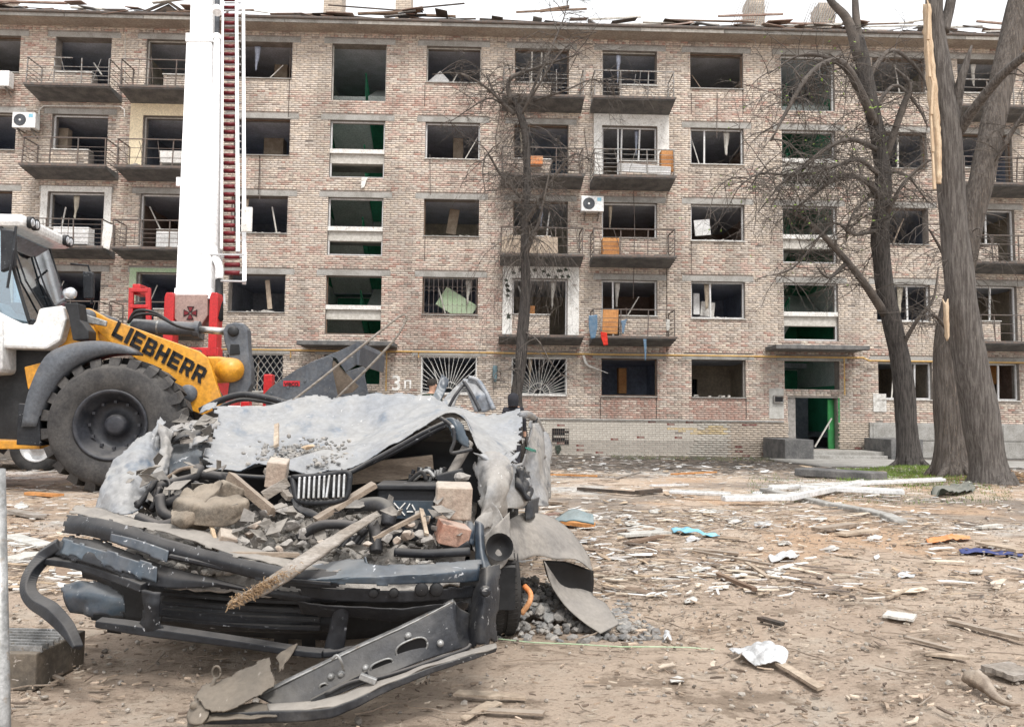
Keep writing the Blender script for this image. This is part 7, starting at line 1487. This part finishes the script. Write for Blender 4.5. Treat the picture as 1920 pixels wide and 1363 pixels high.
crumple('orange_plastic', [[(1736, 1016), (1780, 1012), (1818, 1010)], [(1740, 1022), (1785, 1020), (1820, 1016)]], 'plastic_orange', 'torn orange plastic piece on the bare soil', 'plastic', .02, 9, 6)
crumple('navy_plastic', [[(1797, 1035), (1845, 1036), (1918, 1043)], [(1802, 1043), (1850, 1045), (1918, 1048)]], 'plastic_navy', 'flat navy blue plastic piece lying on sand', 'plastic', .02, 7, 7, hump=.02)
crumple('plastic_bag', [[(1368, 1232), (1400, 1225), (1440, 1222), (1475, 1232)], [(1385, 1245), (1415, 1240), (1445, 1240), (1478, 1250)], [(1415, 1258), (1430, 1262), (1450, 1262), (1470, 1262)]], 'plastic_white', 'crumpled white plastic bag on the trampled sand', 'bag', .025, 10, 8, 44, 30, .02, .04)
crumple('plastic_scrap', [[(1243, 1200), (1250, 1197), (1258, 1204)], [(1245, 1208), (1252, 1208), (1258, 1210)]], 'plastic_white', 'small white plastic scrap by the thin cord', 'scrap', .01, 20, 9)
crumple('paper_scrap', [[(1320, 1160), (1335, 1150), (1345, 1150)], [(1325, 1165), (1338, 1160), (1345, 1158)]], 'greysheet', 'crumpled pale paper beside the dark scraps', 'paper', .01, 20, 10) if 0 else None
for i, (u, v, w) in enumerate(((1100, 1015, 38), (1190, 980, 40), (1170, 970, 30), (1250, 1330, 0), (1310, 1070, 30), (1640, 1010, 30), (1420, 925, 20), (1540, 975, 24), (1470, 1020, 26), (1300, 1012, 30), (1660, 975, 20), (1110, 975, 40), (1085, 960, 30), (1230, 960, 26), (1380, 975, 36), (1430, 985, 34), (1330, 960, 30), (1560, 1030, 30), (1130, 870, 14), (1070, 880, 14), (1280, 872, 14), (1230, 880, 12), (1560, 908, 14), (1455, 1075, 40), (1700, 1080, 36), (1830, 1075, 26), (40, 950, 30), (1240, 1310, 0), (1295, 1130, 26), (1270, 1280, 30))):
    if not w: continue
    zone = 'close to the house wall' if v < 890 else 'beside the crushed car door' if u < 1150 and v > 900 else 'near the white frame bars' if (u > 1300 and v < 995) else 'on the open sand beyond the plastic bag' if v > 1060 else 'left of the crushed wing' if u < 100 else 'around the blue film'
    crumple('white_scrap', [[(u-w/2, v), (u, v-w*.12), (u+w/2, v-w*.05)], [(u-w*.4, v+w*.18), (u, v+w*.2), (u+w*.4, v+w*.12)]], ('plastic_white', 'greysheet', 'dirtypvc')[i % 3], ('glossy white plastic scrap ', 'pale grey crumpled paper scrap ', 'dirty off white plastic scrap ')[i % 3]+zone, 'scrap', .012, 11, 20+i, 14, 10, .012, .01)['group'] = 'white scraps lying in the yard'
# teal metal piece, brown bundle, cord
tl_ = sheet([[(1038, 975, 4.9), (1055, 965, 5.0), (1075, 955, 5.05), (1112, 965, 4.9)], [(1040, 978, 4.8), (1060, 976, 4.85), (1080, 975, 4.85), (1114, 982, 4.8)]], name='teal_metal_piece', mat=M['tealmetal'], nu=20, nv=10, amp=.01, sc=6, seed=4, t=.01); tag(tl_, 'bent teal metal panel propped on planks right of the car', 'metal panel')
bp0 = [gp(u, v) for u, v in ((1806, 1290), (1818, 1296), (1834, 1302), (1850, 1310), (1866, 1320), (1890, 1328), (1915, 1328))]
for k, p in enumerate(bp0): p.z = gz(p.x, p.y)+(.03, .045, .05, .04, .025, .015, .012)[k]
bn = MB().tube(catmull(bp0, 40), lerp_rad([.008, .026, .032, .024, .014, .009, .005], 40), 14, True, .35, 3).build('cloth_bundle', M['wood'], None, True); tag(bn, 'twisted brown cloth bundle with frayed tail lying in the rut', 'cloth')
tag(MB().tube([gp(u, v)+Vector((0, 0, .02)) for u, v in ((935, 1206), (1000, 1213), (1080, 1216), (1160, 1221), (1230, 1221), (1290, 1222), (1340, 1226))], .003, 5).build('cord', M['greenwall'], None), 'thin pale green cord stretched along the sand', 'cord')
# leaf pile and roots by the trees, grass
gm_ = MB(); cc = []; rr = random.Random(6)
def grass(n, f, hmin, hmax, colb):
    for k in range(n):
        x, y = f(rr); z = gz(x, y); a = rr.uniform(0, 6.28); h = rr.uniform(hmin, hmax); w = .006; d = Vector((math.cos(a), math.sin(a), 0)); t = Vector((rr.uniform(-.5, .5)*h, rr.uniform(-.5, .5)*h, h)); p = Vector((x, y, z-.01)); g_ = rr.uniform(.6, 1.4)
        gm_.add([p-d*w, p+d*w, p+t], [(0, 1, 2)]); cc.extend([(colb[0]*g_, colb[1]*g_, colb[2]*g_, 1)]*3)
ga = [gp(*p) for p in ((1640, 892), (1830, 892), (1850, 915), (1560, 930))]
def gpick(rr):
    u = rr.uniform(1570, 1860); v = 888+abs(rr.gauss(0, 22)); p = px(u, v, 1); d = ray(u, v); t = (CAMZ+.32)/-d.z; return d.x*t, d.y*t
grass(13000, gpick, .03, .10, (.16, .24, .05))
def gpick2(rr):
    u = rr.uniform(1400, 1900); v = rr.uniform(900, 985); d = ray(u, v); t = (CAMZ+.28)/-d.z; return d.x*t, d.y*t
grass(2600, gpick2, .02, .06, (.13, .17, .06)); grass(900, lambda r: (r.uniform(4, 9.5), r.uniform(23.6, 25.8)), .04, .12, (.12, .16, .06))
gm_.c = cc; tag(gm_.build('grass', M['grass'], None), 'sparse short green grass round the tree trunks', 'grass', kind='stuff')
slivers('fallen_leaves', 2500, lambda rr: (lambda d, t: (d.x*t, d.y*t))(ray(rr.gauss(1850, 50), abs(rr.gauss(0, 20))+885) if 1 else 0, 1) if 0 else (rr.gauss(9.9, 1.0), rr.gauss(13.4, .8)), .03, .09, (.3, .7), 'brown fallen leaves heaped behind the split tree', 'leaves', 16, [(.22, .13, .07), (.3, .2, .11), (.14, .09, .06)])
slivers('dirt_crumbs', 5000, gpos_far, .03, .12, (.3, .9), 'dark soil crumbs and litter along the house wall', 'debris', 26, [(.10, .09, .08), (.14, .12, .10), (.2, .17, .14), (.07, .065, .06)])
# ================================================================== things on and in the building
def ac(u, v, Y, label, blue=True, w=.78, h=.54):
    c = px(u, v, Y); e = empty('air_conditioner', c-Vector((0, 0, h/2)), label, 'air conditioner'); MB().box(c, (w, .28, h)).build('case', M['cabwhite'], e, bev=.02)
    f = c+Vector((-w*.16, -.142, 0)); MB().lathe([(.001, .004), (.20, .004), (.205, 0)], f, (0, -1, 0), 28).build('fan_opening', M['loadgrey'], e)
    for r__ in (.06, .11, .16, .2): MB().tube([f+Vector((math.cos(i*.2618)*r__, -.01, math.sin(i*.2618)*r__)) for i in range(25)], .004, 4).build('fan_grille', M['black'], e)
    MB().lathe([(.001, .016), (.035, .014), (.04, 0)], f, (0, -1, 0), 14).build('fan_hub', M['cabwhite'], e)
    if blue: MB().box(c+Vector((w*.3, -.143, h*.28)), (.14, .006, .12)).build('label_sticker', M['plastic_blue'], e)
    for s_ in (-.3, .3): MB().bar(c+Vector((w*s_, .30, -h/2-.22)), c+Vector((w*s_, -.1, -h/2-.02)), .035).build('bracket', M['railgrey'], e); MB().bar(c+Vector((w*s_, .34, -h/2-.018)), c+Vector((w*s_, -.14, -h/2-.018)), .035).build('bracket', M['railgrey'], e)
    return e
ac(49, 228, D-.34, 'white air conditioner with blue sticker under the top left balcony row'); ac(0, 150, D-.34, 'white air conditioner beside the top left balcony', False); ac(1110, 384, D-.34, 'white air conditioner with bright blue panel beside third floor balcony')
def item(name, u0, v0, u1, v1, Y, dep, mt, label, cat, rot=0, parts=None, bev=.012):
    a, b = px(u0, v0, Y), px(u1, v1, Y); c = Vector(((a.x+b.x)/2, Y+dep/2, (a.z+b.z)/2)); e = MB().box((0, 0, 0), (abs(b.x-a.x), dep, abs(a.z-b.z))).build(name, M[mt], None, bev=bev); e.location = c; e.rotation_euler = (0, rot, 0); tag(e, label, cat)
    return e
item('cabinet', 1240, 282, 1263, 322, D-.75, .35, 'woodorange', 'narrow orange pine cabinet at the end of plastered balcony', 'cabinet'); item('cabinet', 1130, 446, 1161, 487, D-.6, .4, 'woodorange', 'orange wooden cabinet on the third floor balcony', 'cabinet'); item('door_leaf', 1130, 580, 1159, 626, D-.4, .08, 'woodorange', 'orange wooden door leaf on the second floor balcony', 'door', .04)
item('cabinet', 300, 283, 345, 306, D-.55, .4, 'plaster', 'white chest on the cream plastered balcony', 'chest'); item('cabinet', 100, 425, 165, 458, D-.6, .4, 'cabwhite', 'white ribbed chest on the balcony above the loader', 'chest'); item('cabinet', 293, 434, 335, 466, D-.55, .4, 'pvc', 'white chest on the balcony left of boom', 'chest')
item('panel', 192, 420, 208, 466, D-.9, .03, 'plaster', 'white panel leaning on the balcony railing', 'panel', .12); item('board', 1160, 308, 1258, 326, D-.85, .04, 'pvc', 'white and blue panel lying along the plastered balcony', 'panel', .06)
item('table_board', 806, 140, 838, 166, D+.35, .05, 'pvc', 'white board tilted in the top floor window', 'board', -.75); item('green_cupboard', 822, 552, 890, 592, D+.4, .05, 'greenwall', 'pale green cupboard lying aslant behind the barred window', 'cupboard', .55); item('white_casement', 1302, 412, 1332, 442, D+.25, .05, 'pvc', 'white window sash swung out in third floor window', 'window sash', -.1)
item('cupboard', 1300, 550, 1312, 590, D+.5, .3, 'pvc', 'white refrigerator standing in a second floor room', 'refrigerator'); item('chair_box', 1314, 566, 1340, 594, D+.5, .3, 'dirtypvc', 'broken beige box on the second floor window sill', 'box', .1); item('wardrobe', 495, 255, 530, 310, D+2.0, .5, 'woodpale', 'tan wardrobe inside the fourth floor window beside ladder', 'wardrobe'); item('wardrobe', 515, 110, 538, 160, D+1.8, .5, 'woodpale', 'tan wardrobe inside the top floor window beside ladder', 'wardrobe')
item('wardrobe', 110, 240, 125, 290, D+.8, .3, 'woodpale', 'tan cupboard inside the fourth floor balcony window', 'cupboard'); item('wardrobe', 1160, 690, 1175, 738, D+2.2, .4, 'woodorange', 'orange cupboard inside the ground floor window', 'cupboard'); item('wardrobe', 1840, 660, 1875, 720, D+1.5, .4, 'woodorange', 'reddish cupboard inside the right ground floor window', 'cupboard'); item('doorway_panel', 850, 255, 868, 300, D+1.6, .1, 'woodpale', 'tan door inside the fourth floor window', 'door')
item('wardrobe', 840, 392, 858, 440, D+1.3, .06, 'woodpale', 'tan door frame leaning inside the third floor window', 'door', .15); item('lath', 500, 525, 507, 580, D+.4, .05, 'woodpale', 'pale lath standing in the second floor window beside boom', 'lath', -.12); item('lath', 562, 0, 563, 1, D+.6, .05, 'woodpale', 'x', 'lath') if 0 else None
item('orange_box', 984, 573, 1003, 590, D+.4, .3, 'woodorange', 'orange box on the sill behind the ivy painted surround', 'box'); item('yellow_box', 995, 292, 1018, 308, D-.4, .3, 'plastic_orange', 'orange crate on the balcony behind twigs', 'crate')
# clothes hanging from the building
def rag(pix, Y, mt, label, cat='cloth', seed=0, amp=.02):
    o = sheet([[(u, v, Y) for u, v in r] for r in pix], name='hanging_cloth', mat=M[mt], nu=10, nv=16, amp=amp, sc=6, seed=seed, t=.008); return tag(o, label, cat)
rag([[(1126, 622), (1138, 624)], [(1127, 632), (1139, 634)], [(1132, 648), (1140, 647)]], D-.98, 'red_cloth', 'red cloth hanging over the second floor balcony edge', seed=1); rag([[(1104, 592), (1120, 590)], [(1104, 612), (1120, 614)], [(1108, 636), (1116, 634)]], D-.98, 'jeans', 'blue jeans hanging on the left end of the second floor balcony', 'jeans', 2); rag([[(1164, 602), (1176, 598)], [(1166, 612), (1172, 612)], [(1166, 625), (1170, 625)]], D-.98, 'jeans', 'blue grey rag tied to the second floor balcony railing', seed=3); rag([[(1206, 636), (1212, 636)], [(1208, 655), (1212, 655)], [(1209, 676), (1211, 676)]], D-.98, 'jeans', 'long grey blue strip dangling below the second floor balcony', seed=4); rag([[(1248, 598), (1256, 600)], [(1249, 612), (1256, 612)], [(1250, 620), (1254, 620)]], D-.98, 'greysheet', 'grey rag hanging at the right end of second floor balcony', seed=5)
rag([[(678, 333), (690, 333)], [(677, 342), (686, 342)], [(677, 354), (683, 352)]], D-.06, 'plaster', 'white cloth hanging from the fourth floor stairwell sill', seed=6); rag([[(1040, 836), (1050, 834)], [(1043, 845), (1052, 842)], [(1044, 852), (1048, 850)]], D-.12, 'clothgreen', 'green rag hanging out of the plinth vent', seed=7)
for (u, v) in ((928, 700),):
    c = px(u, v, D-.1); tag(MB().lathe([(.001, .28), (.07, .27), (.085, .2), (.075, -.22), (.05, -.3), (.001, -.3)], c, (0, 0, 1), 14).build('wall_lamp', M['tealmetal'], None, True), 'blue grey cylindrical wall lamp between the sunburst grilles', 'lamp')
c = [px(*p) for p in ((1094, 666, D-.1), (1098, 680, D-.15), (1104, 686, D-.15), (1120, 692, D-.12), (1140, 700, D-.1))]; tag(MB().tube(c, [.05, .045, .03, .012, .01], 6).build('dangling_flue', M['plaster'], None), 'white bent flue pipe dangling from the wall beside ground window', 'pipe')
